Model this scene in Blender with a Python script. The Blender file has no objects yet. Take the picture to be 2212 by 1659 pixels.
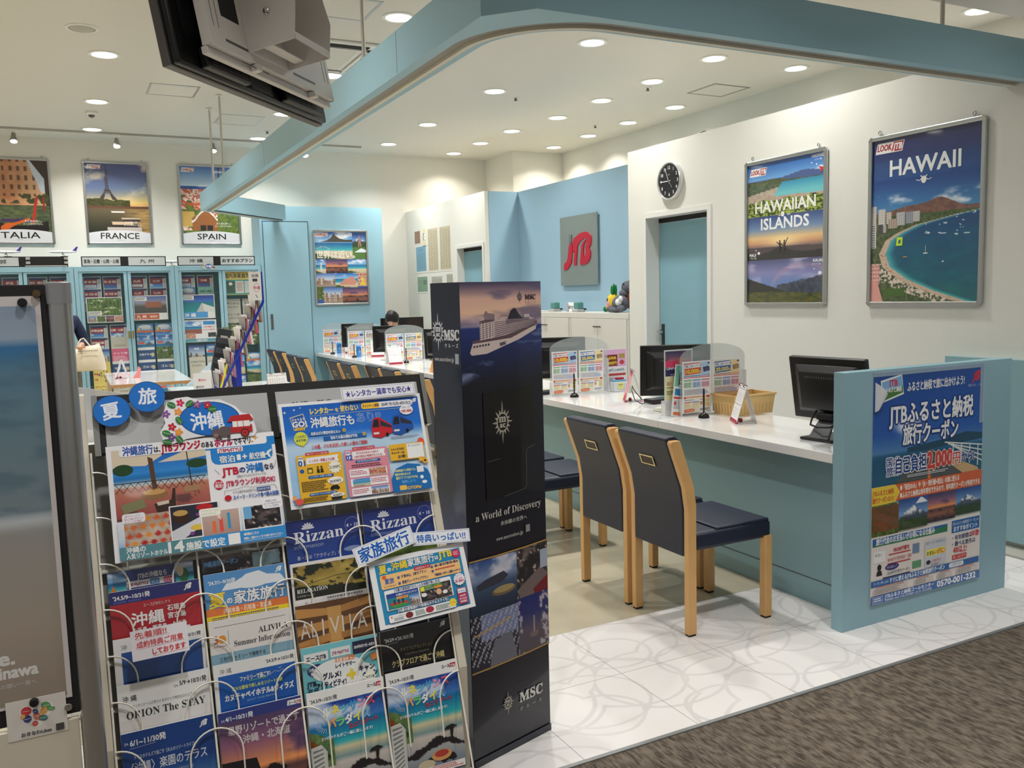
import bpy, bmesh, math, random
import numpy as np
from mathutils import Vector, Matrix, geometry
C = bpy.context.scene.collection
S = bpy.context.scene
PI = math.pi
# ---------------------------------------------------------------- camera
def cam_matrix(yaw, pitch, roll):
    cy, sy, cp, sp = math.cos(yaw), math.sin(yaw), math.cos(pitch), math.sin(pitch)
    fwd = Vector((sy*cp, cy*cp, -sp)); right = Vector((cy, -sy, 0)); up = right.cross(fwd)
    r2 = math.cos(roll)*right + math.sin(roll)*up; u2 = -math.sin(roll)*right + math.cos(roll)*up
    return Matrix((r2, u2, -fwd)).transposed()
cd = bpy.data.cameras.new('camera'); cam = bpy.data.objects.new('camera', cd); C.objects.link(cam)
cd.sensor_width = 36; cd.lens = 1870.36/2212*36; cd.clip_start = .05; cd.clip_end = 100
cam.matrix_world = Matrix.Translation((0, 0, 1.5)) @ cam_matrix(math.radians(27.1247), math.radians(5.9209), math.radians(-1.508)).to_4x4()
S.camera = cam
# ---------------------------------------------------------------- world and exposure
w = bpy.data.worlds.new('world'); S.world = w; w.use_nodes = True
w.node_tree.nodes['Background'].inputs[0].default_value = (1, .97, .92, 1)
w.node_tree.nodes['Background'].inputs[1].default_value = .30
S.view_settings.view_transform = 'Standard'; S.view_settings.look = 'None'
S.view_settings.gamma = 1; S.view_settings.use_curve_mapping = False
S.view_settings.exposure = 0.08
S.cycles.max_bounces = 7; S.cycles.diffuse_bounces = 4; S.cycles.glossy_bounces = 3; S.cycles.transmission_bounces = 4; S.cycles.transparent_max_bounces = 8
LAMP = 6.0        # radiance of a downlight lens
LAMPW = 17.5      # power of the beam of one downlight
SPOTW = 26.0
CEIL = 3.55
# ---------------------------------------------------------------- helpers
def lin(c):
    return tuple(((v/255)/12.92 if v/255 <= .04045 else ((v/255+.055)/1.055)**2.4) for v in c[:3])+(1,)
MATS = {}
def mat(name, c, rough=.5, metal=0, noise=0, nscale=30, bump=0, bscale=60, coat=0, trans=0, emit=0, alpha=1, spec=.5):
    if name in MATS: return MATS[name]
    m = bpy.data.materials.new(name); m.use_nodes = True; nt = m.node_tree; b = nt.nodes['Principled BSDF']
    col = lin(c); b.inputs['Base Color'].default_value = col; b.inputs['Roughness'].default_value = rough
    b.inputs['Metallic'].default_value = metal; b.inputs['Coat Weight'].default_value = coat
    b.inputs['Transmission Weight'].default_value = trans; b.inputs['Alpha'].default_value = alpha
    b.inputs['Specular IOR Level'].default_value = spec
    if emit:
        b.inputs['Emission Color'].default_value = col; b.inputs['Emission Strength'].default_value = emit
    if noise or bump:
        tc = nt.nodes.new('ShaderNodeTexCoord'); n = nt.nodes.new('ShaderNodeTexNoise')
        n.inputs['Scale'].default_value = nscale; n.inputs['Detail'].default_value = 4
        nt.links.new(tc.outputs['Object'], n.inputs['Vector'])
        if noise:
            mx = nt.nodes.new('ShaderNodeMix'); mx.data_type = 'RGBA'
            mx.inputs[6].default_value = tuple(v*(1-noise) for v in col[:3])+(1,)
            mx.inputs[7].default_value = tuple(min(1, v*(1+noise)) for v in col[:3])+(1,)
            nt.links.new(n.outputs['Fac'], mx.inputs[0]); nt.links.new(mx.outputs[2], b.inputs['Base Color'])
        if bump:
            n2 = nt.nodes.new('ShaderNodeTexNoise'); n2.inputs['Scale'].default_value = bscale
            nt.links.new(tc.outputs['Object'], n2.inputs['Vector'])
            bp = nt.nodes.new('ShaderNodeBump'); bp.inputs['Strength'].default_value = bump; bp.inputs['Distance'].default_value = .002
            nt.links.new(n2.outputs['Fac'], bp.inputs['Height']); nt.links.new(bp.outputs[0], b.inputs['Normal'])
    MATS[name] = m; return m
def printmat(name, rough, coat=0):
    m = bpy.data.materials.new(name); m.use_nodes = True; nt = m.node_tree; b = nt.nodes['Principled BSDF']
    a = nt.nodes.new('ShaderNodeVertexColor'); a.layer_name = 'Col'
    nt.links.new(a.outputs[0], b.inputs['Base Color']); b.inputs['Roughness'].default_value = rough
    b.inputs['Coat Weight'].default_value = coat; b.inputs['Coat Roughness'].default_value = .04
    return m
PAPER = printmat('printed_paper', .5); GLOSS = printmat('glossy_print', .35, .5); POSTER = printmat('framed_print', .4, 1.0)
def setp(o, label=None, cat=None, group=None, kind=None):
    if label: o['label'] = label
    if cat: o['category'] = cat
    if group: o['group'] = group
    if kind: o['kind'] = kind
    return o
def thing(name, label, cat, loc=(0, 0, 0), rz=0, group=None, mtx=None):
    o = bpy.data.objects.new(name, None); o.empty_display_size = .1; C.objects.link(o)
    o.location = loc; o.rotation_euler = (0, 0, rz)
    if mtx is not None: o.matrix_world = mtx
    return setp(o, label, cat, group)
def dup(r, loc=None, rz=None, label=None, group=None, mtx=None):
    n = r.copy(); C.objects.link(n)
    if loc is not None: n.location = loc
    if rz is not None: n.rotation_euler = (0, 0, rz)
    if mtx is not None: n.matrix_world = mtx
    if label: n['label'] = label
    if group: n['group'] = group
    for ch in list(r.children):
        c = ch.copy(); C.objects.link(c); c.parent = n
        for g in list(ch.children):
            d = g.copy(); C.objects.link(d); d.parent = c
    return n
class MB:
    def __init__(s): s.v = []; s.f = []
    def add(s, vs, fs):
        k = len(s.v); s.v += [tuple(p) for p in vs]; s.f += [tuple(i+k for i in f) for f in fs]; return s
    def box(s, x0, y0, z0, x1, y1, z1, m=None):
        vs = [Vector(p) for p in ((x0,y0,z0),(x1,y0,z0),(x1,y1,z0),(x0,y1,z0),(x0,y0,z1),(x1,y0,z1),(x1,y1,z1),(x0,y1,z1))]
        if m is not None: vs = [m @ p for p in vs]
        return s.add(vs, [(0,3,2,1),(4,5,6,7),(0,1,5,4),(1,2,6,5),(2,3,7,6),(3,0,4,7)])
    def prism(s, pts, a, b, axis='y', m=None):
        """closed 2D outline swept from a to b along axis; pts (x,z) for y, (y,z) for x, (x,y) for z"""
        def P(p, t): return Vector({'y': (p[0], t, p[1]), 'x': (t, p[0], p[1]), 'z': (p[0], p[1], t)}[axis])
        n = len(pts); vs = [P(p, a) for p in pts]+[P(p, b) for p in pts]
        if m is not None: vs = [m @ p for p in vs]
        tri = geometry.tessellate_polygon([[Vector((p[0], p[1], 0)) for p in pts]])
        fs = [tuple(t) for t in tri]+[tuple(i+n for i in reversed(t)) for t in tri]
        fs += [(i, (i+1) % n, (i+1) % n+n, i+n) for i in range(n)]
        return s.add(vs, fs)
    def lathe(s, prof, c=(0, 0, 0), n=24, m=None, cap=True):
        """profile (r,z) around z through c"""
        vs = []; fs = []
        for r, z in prof:
            for i in range(n):
                a = 2*PI*i/n; p = Vector((c[0]+r*math.cos(a), c[1]+r*math.sin(a), c[2]+z)); vs.append(m @ p if m is not None else p)
        for j in range(len(prof)-1):
            for i in range(n):
                k = (i+1) % n; fs.append((j*n+i, j*n+k, (j+1)*n+k, (j+1)*n+i))
        if cap: fs.append(tuple(reversed(range(n)))); fs.append(tuple(range((len(prof)-1)*n, len(prof)*n)))
        return s.add(vs, fs)
    def tube(s, pts, r, n=8, closed=False):
        pts = [Vector(p) for p in pts]; N = len(pts); vs = []; fs = []
        up = None
        for i, p in enumerate(pts):
            a = pts[(i-1) % N] if (closed or i > 0) else p; b = pts[(i+1) % N] if (closed or i < N-1) else p
            t = (b-a).normalized()
            if up is None: up = Vector((0, 0, 1)) if abs(t.z) < .9 else Vector((1, 0, 0))
            x = t.cross(up).normalized(); y = x.cross(t).normalized(); up = y
            rr = r[i] if isinstance(r, (list, tuple)) else r
            for k in range(n):
                q = 2*PI*k/n; vs.append(p+x*rr*math.cos(q)+y*rr*math.sin(q))
        for i in range(N if closed else N-1):
            j = (i+1) % N
            for k in range(n): l = (k+1) % n; fs.append((i*n+k, i*n+l, j*n+l, j*n+k))
        if not closed: fs += [tuple(reversed(range(n))), tuple(range((N-1)*n, N*n))]
        return s.add(vs, fs)
    def ball(s, c, rx, ry=None, rz=None, n=16, k=10, m=None):
        ry = ry or rx; rz = rz or rx; vs = []; fs = []
        for j in range(k+1):
            t = PI*j/k
            for i in range(n):
                a = 2*PI*i/n; p = Vector((rx*math.sin(t)*math.cos(a), ry*math.sin(t)*math.sin(a), rz*math.cos(t)))
                if m is not None: p = m @ p
                vs.append(p+Vector(c))
        for j in range(k):
            for i in range(n): l = (i+1) % n; fs.append((j*n+i, (j+1)*n+i, (j+1)*n+l, j*n+l))
        return s.add(vs, fs)
    def build(s, name, m, parent=None, bevel=0, smooth=False, seg=2, label=None, sub=0):
        me = bpy.data.meshes.new(name); me.from_pydata(s.v, [], s.f); me.materials.append(m)
        bm = bmesh.new(); bm.from_mesh(me); bmesh.ops.remove_doubles(bm, verts=bm.verts, dist=1e-5)
        bmesh.ops.recalc_face_normals(bm, faces=bm.faces); bm.to_mesh(me); bm.free()
        o = bpy.data.objects.new(name, me); C.objects.link(o)
        if parent is not None: o.parent = parent
        if bevel:
            b = o.modifiers.new('bevel', 'BEVEL'); b.width = bevel; b.segments = seg; b.limit_method = 'ANGLE'; b.angle_limit = .6
        if sub: q = o.modifiers.new('sub', 'SUBSURF'); q.levels = sub; q.render_levels = sub
        if smooth:
            for p in me.polygons: p.use_smooth = True
            if smooth == 2: me.set_sharp_from_angle(angle=.7)
        if label: o['label'] = label
        return o
def struct(name, mb, m, **k):
    o = mb.build(name, m, **k)
    if not k.get('parent'): o['kind'] = 'structure'
    return o
# ---------------------------------------------------------------- lettering
TG = {}
SERIF = {}
for i, ch in enumerate('ABCDEFGHIJKLMNOPQRSTUVWXYZ'): SERIF[ch] = chr(0x1D400+i)
for i, ch in enumerate('abcdefghijklmnopqrstuvwxyz'): SERIF[ch] = chr(0x1D41A+i)
def textgeo(t):
    if t in TG: return TG[t]
    c = bpy.data.curves.new('t', 'FONT'); c.body = t; c.size = 1; c.resolution_u = 2
    o = bpy.data.objects.new('t', c); C.objects.link(o); dg = bpy.context.evaluated_depsgraph_get()
    e = o.evaluated_get(dg); m = e.to_mesh()
    v = np.array([tuple(p.co[:2]) for p in m.vertices]).reshape(-1, 2); m.calc_loop_triangles(); f = [tuple(q.vertices) for q in m.loop_triangles]
    e.to_mesh_clear(); bpy.data.objects.remove(o); bpy.data.curves.remove(c)
    TG[t] = (v, f); return TG[t]
# ---------------------------------------------------------------- flat printed artwork
class Art:
    def __init__(s, w, h, bg=(240, 240, 240), eps=4e-5):
        s.w, s.h, s.eps = w, h, eps; s.V = []; s.F = []; s.K = []; s.n = 0; s.z = 0; s.bg = bg
        if bg: s.rect(0, 0, w, h, bg)
    def add(s, pts, faces, col, z=None):
        pts = np.asarray(pts, float).reshape(-1, 2); s.z += 1
        zz = np.full((len(pts), 1), -s.eps*s.z)
        s.V.append(np.hstack([pts, zz])); col = np.asarray(col, float)
        if col.ndim == 1: col = np.repeat(col[None, :3], len(pts), 0)
        s.K.append(col); s.F += [tuple(i+s.n for i in f) for f in faces]; s.n += len(pts); return s
    def rect(s, x0, y0, x1, y1, c, c2=None):
        k = [c, c, c2, c2] if c2 else c
        return s.add([(x0, y0), (x1, y0), (x1, y1), (x0, y1)], [(0, 3, 2, 1)], k)
    def poly(s, p, c):
        t = geometry.tessellate_polygon([[Vector((a, b, 0)) for a, b in p]]); return s.add(p, [tuple(q) for q in t], c)
    def rrect(s, x0, y0, x1, y1, r, c):
        p = []
        for cx, cy, a in ((x1-r, y0+r, -90), (x1-r, y1-r, 0), (x0+r, y1-r, 90), (x0+r, y0+r, 180)):
            p += [(cx+r*math.cos(math.radians(a+q)), cy+r*math.sin(math.radians(a+q))) for q in (0, 30, 60, 90)]
        return s.poly(p, c)
    def ell(s, cx, cy, rx, ry, c, n=28, rot=0):
        q = [(rx*math.cos(2*PI*i/n), ry*math.sin(2*PI*i/n)) for i in range(n)]; a, b = math.cos(rot), math.sin(rot)
        return s.add([(cx+x*a-y*b, cy+x*b+y*a) for x, y in q], [tuple(range(n))], c)
    def burst(s, cx, cy, r0, r1, n, c, rot=0):
        return s.poly([(cx+(r1 if i % 2 else r0)*math.sin(rot+PI*i/n), cy-(r1 if i % 2 else r0)*math.cos(rot+PI*i/n)) for i in range(2*n)], c)
    def line(s, p, wd, c):
        vs = []; fs = []
        for (x0, y0), (x1, y1) in zip(p[:-1], p[1:]):
            l = math.hypot(x1-x0, y1-y0) or 1; nx, ny = -(y1-y0)/l*wd/2, (x1-x0)/l*wd/2; k = len(vs)
            vs += [(x0+nx, y0+ny), (x1+nx, y1+ny), (x1-nx, y1-ny), (x0-nx, y0-ny)]; fs.append((k, k+1, k+2, k+3))
        return s.add(vs, fs, c)
    def img(s, x0, y0, x1, y1, fn, nx, ny, **k):
        u, v = np.meshgrid(np.linspace(0, 1, nx+1), np.linspace(0, 1, ny+1))
        c = np.clip(fn(u, v, **k), 0, 255).reshape(-1, 3)
        pts = np.stack([x0+(x1-x0)*u, y0+(y1-y0)*v], -1).reshape(-1, 2)
        m = nx+1; return s.add(pts, [(j*m+i, (j+1)*m+i, (j+1)*m+i+1, j*m+i+1) for j in range(ny) for i in range(nx)], c)
    def text(s, t, x, y, size, c, a='l', w=None, rot=0, b=0, oc=None, ow=0, serif=False, slant=0, sx=1):
        """baseline at (x,y); size is the em; w fits the width; b thickens; oc/ow outline"""
        b = min(b, size*(.026 if any('\u4e00' <= q <= '\u9fff' for q in t) else .045))
        if serif: t = ''.join(SERIF.get(q, q) for q in t)
        v, f = textgeo(t)
        if not len(v): return s
        x0, x1 = v[:, 0].min(), v[:, 0].max(); k = sx*size
        if w: k = w/(x1-x0)
        X = (v[:, 0]-x0)*k; Y = -v[:, 1]*size; wd = (x1-x0)*k
        X = X-{'l': 0, 'c': wd/2, 'r': wd}[a]-Y*slant
        def put(dx, dy, col):
            A, B = X+dx, Y+dy; r = math.radians(rot); ca, sa = math.cos(r), math.sin(r)
            s.add(np.stack([x+A*ca+B*sa, y-A*sa+B*ca], -1), f, col)
        if oc is not None:
            for i in range(8): q = 2*PI*(i+.5)/8; put(ow*math.cos(q), ow*math.sin(q), oc); s.z -= .6
        if b:
            for dx, dy in ((b*.8, b*.8), (-b*.8, -b*.8), (b*.8, -b*.8), (-b*.8, b*.8)): put(dx, dy, c); s.z -= .6
        put(0, 0, c); return s
    def fine(s, x0, y0, x1, y1, rows, c, seed=1, fill=.6):
        """rows of tiny printing too small to read"""
        r = random.Random(seed); dy = (y1-y0)/rows; vs = []; fs = []
        for j in range(rows):
            x = x0; ym = y0+dy*j
            end = x1-(x1-x0)*r.random()*.25
            while x < end:
                l = dy*(.4+.8*r.random()); k = len(vs); e = min(x+l, x1); vs += [(x, ym), (e, ym), (e, ym+dy*fill), (x, ym+dy*fill)]; fs.append((k, k+1, k+2, k+3)); x += l+dy*.22
        return s.add(vs, fs, c)
    def build(s, name, W, H, m=None, parent=None, mtx=None, th=.0015, back=None, label=None):
        V = np.vstack(s.V); V = np.stack([V[:, 0]/s.w*W, V[:, 2], (s.h-V[:, 1])/s.h*H], -1); F = list(s.F); K = np.vstack(s.K)
        if th:
            k = len(V); bx = np.array([(0,0,0),(W,0,0),(W,th,0),(0,th,0),(0,0,H),(W,0,H),(W,th,H),(0,th,H)], float)
            V = np.vstack([V, bx]); F += [tuple(i+k for i in q) for q in ((0,3,2,1),(4,5,6,7),(0,1,5,4),(1,2,6,5),(2,3,7,6),(3,0,4,7))]
            K = np.vstack([K, np.repeat(np.array([back or s.bg or (235, 235, 235)], float)[:, :3], 8, 0)])
        me = bpy.data.meshes.new(name); me.from_pydata(V.tolist(), [], F); me.materials.append(m or PAPER)
        at = me.color_attributes.new('Col', 'BYTE_COLOR', 'CORNER')
        li = np.zeros(len(me.loops), dtype=np.int32); me.loops.foreach_get('vertex_index', li)
        cc = np.ones((len(li), 4)); cc[:, :3] = np.clip(K[li]/255, 0, 1); at.data.foreach_set('color_srgb', cc.ravel())
        o = bpy.data.objects.new(name, me); C.objects.link(o)
        if parent is not None: o.parent = parent
        if mtx is not None: o.matrix_basis = mtx
        if label: o['label'] = label
        return o
# ---------------------------------------------------------------- room materials
def node_floor():
    m = bpy.data.materials.new('white_vinyl_tiles'); m.use_nodes = True; nt = m.node_tree; N = nt.nodes.new; L = nt.links.new
    b = nt.nodes['Principled BSDF']; b.inputs['Roughness'].default_value = .28
    tc = N('ShaderNodeTexCoord')
    def math_(op, a, c=None, d=None):
        n = N('ShaderNodeMath'); n.operation = op
        for i, q in enumerate((a, c, d)):
            if q is None: continue
            if isinstance(q, (int, float)): n.inputs[i].default_value = q
            else: L(q, n.inputs[i])
        return n.outputs[0]
    total = None
    for sc, rd, wd, off in ((1.9, .50, .015, 0.0), (2.6, .48, .020, 7.3), (1.5, .46, .012, 3.1), (2.2, .56, .015, 11.7)):
        mp = N('ShaderNodeMapping'); mp.inputs['Location'].default_value = (off, off*1.7, 0); mp.inputs['Scale'].default_value = (sc, sc*1.15, sc); L(tc.outputs['Object'], mp.inputs[0])
        nz = N('ShaderNodeTexNoise'); nz.inputs['Scale'].default_value = 1.3; L(mp.outputs[0], nz.inputs['Vector'])
        mxv = N('ShaderNodeMix'); mxv.data_type = 'VECTOR'; mxv.inputs[0].default_value = .10; L(mp.outputs[0], mxv.inputs[4]); L(nz.outputs['Color'], mxv.inputs[5])
        v = N('ShaderNodeTexVoronoi'); v.voronoi_dimensions = '2D'; v.inputs['Scale'].default_value = 1.0; L(mxv.outputs[1], v.inputs['Vector'])
        d = math_('ABSOLUTE', math_('SUBTRACT', v.outputs['Distance'], rd*.8))
        r = math_('LESS_THAN', d, wd)
        total = r if total is None else math_('MAXIMUM', total, r)
    nb = N('ShaderNodeTexNoise'); nb.inputs['Scale'].default_value = 3; nb.inputs['Detail'].default_value = 6; L(tc.outputs['Object'], nb.inputs['Vector'])
    k = math_('MULTIPLY', math_('MULTIPLY', total, .5), nb.outputs['Fac'])
    mx = N('ShaderNodeMix'); mx.data_type = 'RGBA'; mx.inputs[6].default_value = lin((233, 229, 226)); mx.inputs[7].default_value = lin((168, 163, 163)); L(k, mx.inputs[0])
    br = N('ShaderNodeTexBrick'); br.offset = 0; br.inputs['Scale'].default_value = 1; br.inputs['Brick Width'].default_value = .4635; br.inputs['Row Height'].default_value = .467
    br.inputs['Mortar Size'].default_value = .0016; br.inputs['Color1'].default_value = (1, 1, 1, 1); br.inputs['Color2'].default_value = (.965, .965, .97, 1); br.inputs['Mortar'].default_value = (.45, .44, .43, 1)
    mp = N('ShaderNodeMapping'); mp.inputs['Location'].default_value = (-1.853+.4635*10, -2.27+.467*10, 0); L(tc.outputs['Object'], mp.inputs[0]); L(mp.outputs[0], br.inputs['Vector'])
    mu = N('ShaderNodeMix'); mu.data_type = 'RGBA'; mu.blend_type = 'MULTIPLY'; mu.inputs[0].default_value = 1; L(mx.outputs[2], mu.inputs[6]); L(br.outputs['Color'], mu.inputs[7])
    L(mu.outputs[2], b.inputs['Base Color']); return m
def node_carpet():
    m = bpy.data.materials.new('ribbed_carpet'); m.use_nodes = True; nt = m.node_tree; N = nt.nodes.new; L = nt.links.new
    b = nt.nodes['Principled BSDF']; b.inputs['Roughness'].default_value = .95; b.inputs['Specular IOR Level'].default_value = .1
    tc = N('ShaderNodeTexCoord')
    def nz(sx, sy, s, dt=3):
        mp = N('ShaderNodeMapping'); mp.inputs['Scale'].default_value = (sx, sy, 1); L(tc.outputs['Object'], mp.inputs[0])
        n = N('ShaderNodeTexNoise'); n.inputs['Scale'].default_value = s; n.inputs['Detail'].default_value = dt; L(mp.outputs[0], n.inputs['Vector']); return n
    a = nz(1, .13, 190); c = nz(1, .40, 48)
    ad = N('ShaderNodeMath'); ad.operation = 'ADD'; L(a.outputs['Fac'], ad.inputs[0]); L(c.outputs['Fac'], ad.inputs[1])
    r = N('ShaderNodeValToRGB'); r.color_ramp.elements[0].position = .40; r.color_ramp.elements[0].color = lin((86, 77, 69)); r.color_ramp.elements[1].position = .60; r.color_ramp.elements[1].color = lin((142, 130, 116))
    h = N('ShaderNodeMath'); h.operation = 'MULTIPLY'; h.inputs[1].default_value = .5; L(ad.outputs[0], h.inputs[0]); L(h.outputs[0], r.inputs[0]); L(r.outputs[0], b.inputs['Base Color'])
    wv = N('ShaderNodeTexWave'); wv.inputs['Scale'].default_value = 75; wv.inputs['Distortion'].default_value = .6; wv.bands_direction = 'X'; L(tc.outputs['Object'], wv.inputs['Vector'])
    bp = N('ShaderNodeBump'); bp.inputs['Strength'].default_value = .8; bp.inputs['Distance'].default_value = .003; L(wv.outputs['Fac'], bp.inputs['Height']); L(bp.outputs[0], b.inputs['Normal'])
    return m
WALL = mat('warm_white_paint', (222, 219, 209), .7, noise=.02, nscale=2, bump=.15, bscale=220)
WALL2 = mat('cool_white_paint', (222, 221, 212), .6, noise=.025, nscale=1.5, bump=.15, bscale=220)
CEILM = mat('ceiling_paint', (210, 207, 198), .8, bump=.1, bscale=250)
BLUEW = mat('sky_blue_paint', (156, 190, 210), .6, noise=.02, nscale=2)
CYAN = mat('aqua_laminate', (150, 191, 207), .38, noise=.012, nscale=2)
TEAL = mat('teal_laminate', (140, 174, 181), .42, noise=.02, nscale=3)
DOORB = mat('door_blue', (128, 170, 182), .45)
ALU = mat('brushed_aluminium', (190, 192, 192), .32, 1.0, noise=.04, nscale=60)
STEEL = mat('polished_steel', (200, 200, 200), .15, 1.0)
WHITEP = mat('white_powder_coat', (225, 224, 218), .4)
BEIGEM = mat('beige_powder_coat', (205, 196, 178), .45)
BLACK = mat('black_plastic', (16, 16, 18), .35)
BLACKM = mat('black_matt', (18, 18, 19), .7)
GREYP = mat('light_grey_panel', (176, 176, 176), .5)
DGREY = mat('dark_grey_trim', (84, 84, 84), .5)
WORK = mat('white_gloss_laminate', (236, 235, 233), .12, coat=.4)
# ---------------------------------------------------------------- shell
struct('floor', MB().box(-8, 2.268, -.06, 6.72, 3.204, 0).box(3.067, 3.204, -.06, 6.72, 6.6, 0), node_floor())
struct('floor', MB().box(-8, 3.204, -.06, 3.067, 12.22, 0).box(3.067, 6.6, -.06, 6.72, 12.22, 0), mat('beige_marbled_vinyl', (194, 184, 160), .22, noise=.16, nscale=5))
struct('floor', MB().box(-8, -6, -.06, 6.72, 2.25, -.002), node_carpet())
struct('trim_1', MB().box(-8, 2.25, -.05, 6.72, 2.259, .003).box(-8, 2.2595, -.05, 6.72, 2.2675, .001), mat('threshold_metal', (150, 152, 152), .4, .6))
struct('ceiling', MB().box(-8, -6, CEIL, 6.82, 12.32, CEIL+.1), CEILM)
struct('wall_back', MB().box(-8, 12.22, 0, 5.89, 12.32, CEIL), WALL)
struct('wall_right_upper', MB().box(6.72, -6, 0, 6.82, 11.29, CEIL).box(5.89, 11.29, 0, 6.82, 11.39, CEIL).box(5.89, 11.39, 0, 5.99, 12.32, CEIL), WALL)
struct('trim_2', MB().box(4.9, 3.3, 3.46, 6.72, 4.22, CEIL), mat('grey_soffit', (150, 150, 148), .7))
PT = 2.738
struct('wall_right', MB().box(4.6, .6, 0, 4.78, 5.48, PT).box(4.6, 6.31, 0, 4.78, 6.58, PT).box(4.6, 5.48, 2.135, 4.78, 6.31, PT).box(4.78, 6.40, 0, 5.02, 6.58, PT), WALL2)
struct('wall_recess', MB().box(5.02, 6.4, 0, 5.14, 9.51, PT).box(4.62, 9.51, 0, 5.14, 9.56, PT), BLUEW)
struct('wall_far_right', MB().box(4.57, 9.515, 0, 4.70, 9.60, PT).box(4.57, 10.37, 0, 4.70, 12.22, PT).box(4.57, 9.60, 2.105, 4.70, 10.37, PT), WALL2)
# doors
def door(n, x, y0, y1, z1, xl):
    f = struct(f'door_{n}', MB().box(xl, y0+.01, .01, xl+.035, y1-.012, z1-.05), DOORB)
    fr = MB()
    t = .035
    fr.box(x-.012, y0-t, 0, x+.13, y0+.006, z1+t).box(x-.012, y1-.006, 0, x+.13, y1+t, z1+t).box(x-.012, y0+.006, z1-.006, x+.13, y1-.006, z1+t)
    fr.build('door_frame', WHITEP, f)
    MB().box(xl-.001, y0, z1-.045, xl+.03, y1, z1-.002).build('door_closer_gap', BLACKM, f)
    h = MB().box(xl-.006, y1-.075, .93, xl, y1-.035, 1.20).build('door_handle', mat('dark_handle_plate', (70, 66, 60), .4, .6), f)
    MB().lathe([(.012, 0), (.022, .02), (.022, .045), (.0, .05)], (0, 0, 0), 16, Matrix.Translation((xl-.006, y1-.055, 1.13)) @ Matrix.Rotation(-PI/2, 4, 'Y')).build('door_knob', STEEL, h, smooth=2)
    return f
door(1, 4.6, 5.48, 6.31, 2.135, 4.735)
door(2, 4.57, 9.60, 10.37, 2.105, 4.66)
# aqua storage block at the far end with a flush door
struct('wall_far_blue', MB().box(2.345, 11.70, 0, 4.02, 12.22, PT), CYAN)
d3 = struct('door_3', MB().box(2.385, 11.688, .02, 2.972, 11.70, 2.53), CYAN)
MB().box(2.425, 11.680, 1.12, 2.455, 11.689, 1.32).build('door_pull', DGREY, d3)
struct('trim_3', MB().box(2.379, 11.694, 0, 2.385, 11.7005, 2.54).box(2.972, 11.694, 0, 2.980, 11.7005, 2.54).box(2.385, 11.694, 2.53, 2.972, 11.7005, 2.54), BLACKM)
struct('wall_low_panel', MB().box(4.55, 1.2, .07, 4.6, 3.33, 1.075), TEAL)
struct('baseboard_right', MB().box(4.575, 1.2, 0, 4.6, 3.33, .07).prism([(4.60, .0), (4.50, .0), (4.50, .012), (4.575, .045), (4.6, .06)], 1.2, 3.33, 'y'), mat('grey_cove', (170, 170, 160), .5))
# ---------------------------------------------------------------- aqua overhead fascia
fs = thing('overhead_fascia', 'aqua blue fascia beam hung from the ceiling around the counter area', 'beam', (0, 0, 0))
outer = [(4.59, 2.88), (1.62, 2.88), (1.467, 3.04), (1.467, 10.56), (2.53, 11.69)]
def offset(p, d):
    q = []
    for i in range(len(p)):
        n = []
        for a, b in ((i-1, i), (i, i+1)):
            if a < 0 or b >= len(p): continue
            v = Vector(p[b])-Vector(p[a]); v.normalize(); n.append(Vector((v.y, -v.x)))
        if len(n) == 1: q.append(Vector(p[i])+n[0]*d)
        else: m = (n[0]+n[1]).normalized(); q.append(Vector(p[i])+m*(d/max(.3, m.dot(n[0]))))
    return [tuple(v) for v in q]
def ribbon(mb, a, b, z0, z1):
    for i in range(len(a)-1):
        q = [a[i], a[i+1], b[i+1], b[i]]
        mb.add([(x, y, z0) for x, y in q]+[(x, y, z1) for x, y in q], [(0, 1, 2, 3), (7, 6, 5, 4), (0, 4, 5, 1), (1, 5, 6, 2), (2, 6, 7, 3), (3, 7, 4, 0)])
    return mb
ribbon(MB(), outer, offset(outer, .05), 2.54, PT).build('fascia_board', CYAN, fs)
def rounded(off, r):
    """track line inside the beam, its near corner rounded"""
    p = offset(outer, off); pts = [p[0]]
    cx, cy = 1.467+off+r, 2.88+off+r
    pts += [(cx+r*math.cos(a), cy+r*math.sin(a)) for a in [(-90-i*90/16)*PI/180 for i in range(17)]]
    return pts+[p[3], p[4]]
ribbon(MB(), rounded(.05, .52), rounded(.105, .46), 2.548, 2.60).build('fascia_soffit', mat('grey_soffit_board', (150, 148, 142), .6), fs)
c1 = MB(); a_, b_ = offset(outer, .05), rounded(.05, .52)
c1.add([(1.62, 2.93, 2.541), (1.517, 3.04, 2.541)]+[(x, y, 2.541) for x, y in b_[1:18]]+[(2.2, 2.93, 2.541), (1.517, 3.6, 2.541)], [(0,)+tuple([19]+list(range(2, 19))+[20, 1])])
c1.build('corner_soffit', CYAN, fs)
ribbon(MB(), rounded(.105, .46), rounded(.128, .44), 2.535, 2.56).build('curtain_track', mat('cream_track', (214, 208, 190), .4), fs)
ribbon(MB(), rounded(.128, .44), rounded(.136, .43), 2.540, 2.565).build('track_slot', BLACKM, fs)
ribbon(MB(), rounded(.136, .43), rounded(.18, .39), 2.548, PT).build('inner_board', CYAN, fs)
for x, y in ((1.52, 9.86), (1.52, 9.2), (1.52, 6.2), (3.92, 2.93), (2.2, 2.93), (1.52, 4.6)):
    h = MB().tube([(x, y, PT-.02), (x, y, CEIL)], .011, 10).build('hanging_rod', mat('satin_rod', (200, 196, 186), .3, .6), fs, smooth=2)
    MB().lathe([(.035, 0), (.03, .012)], (x, y, CEIL-.012), 16).build('rod_flange', WHITEP, h)
for y in (7.0, 3.96): MB().box(1.4665, y, 2.545, 1.468, y+.003, PT-.003).build('panel_joint', DGREY, fs)
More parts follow.
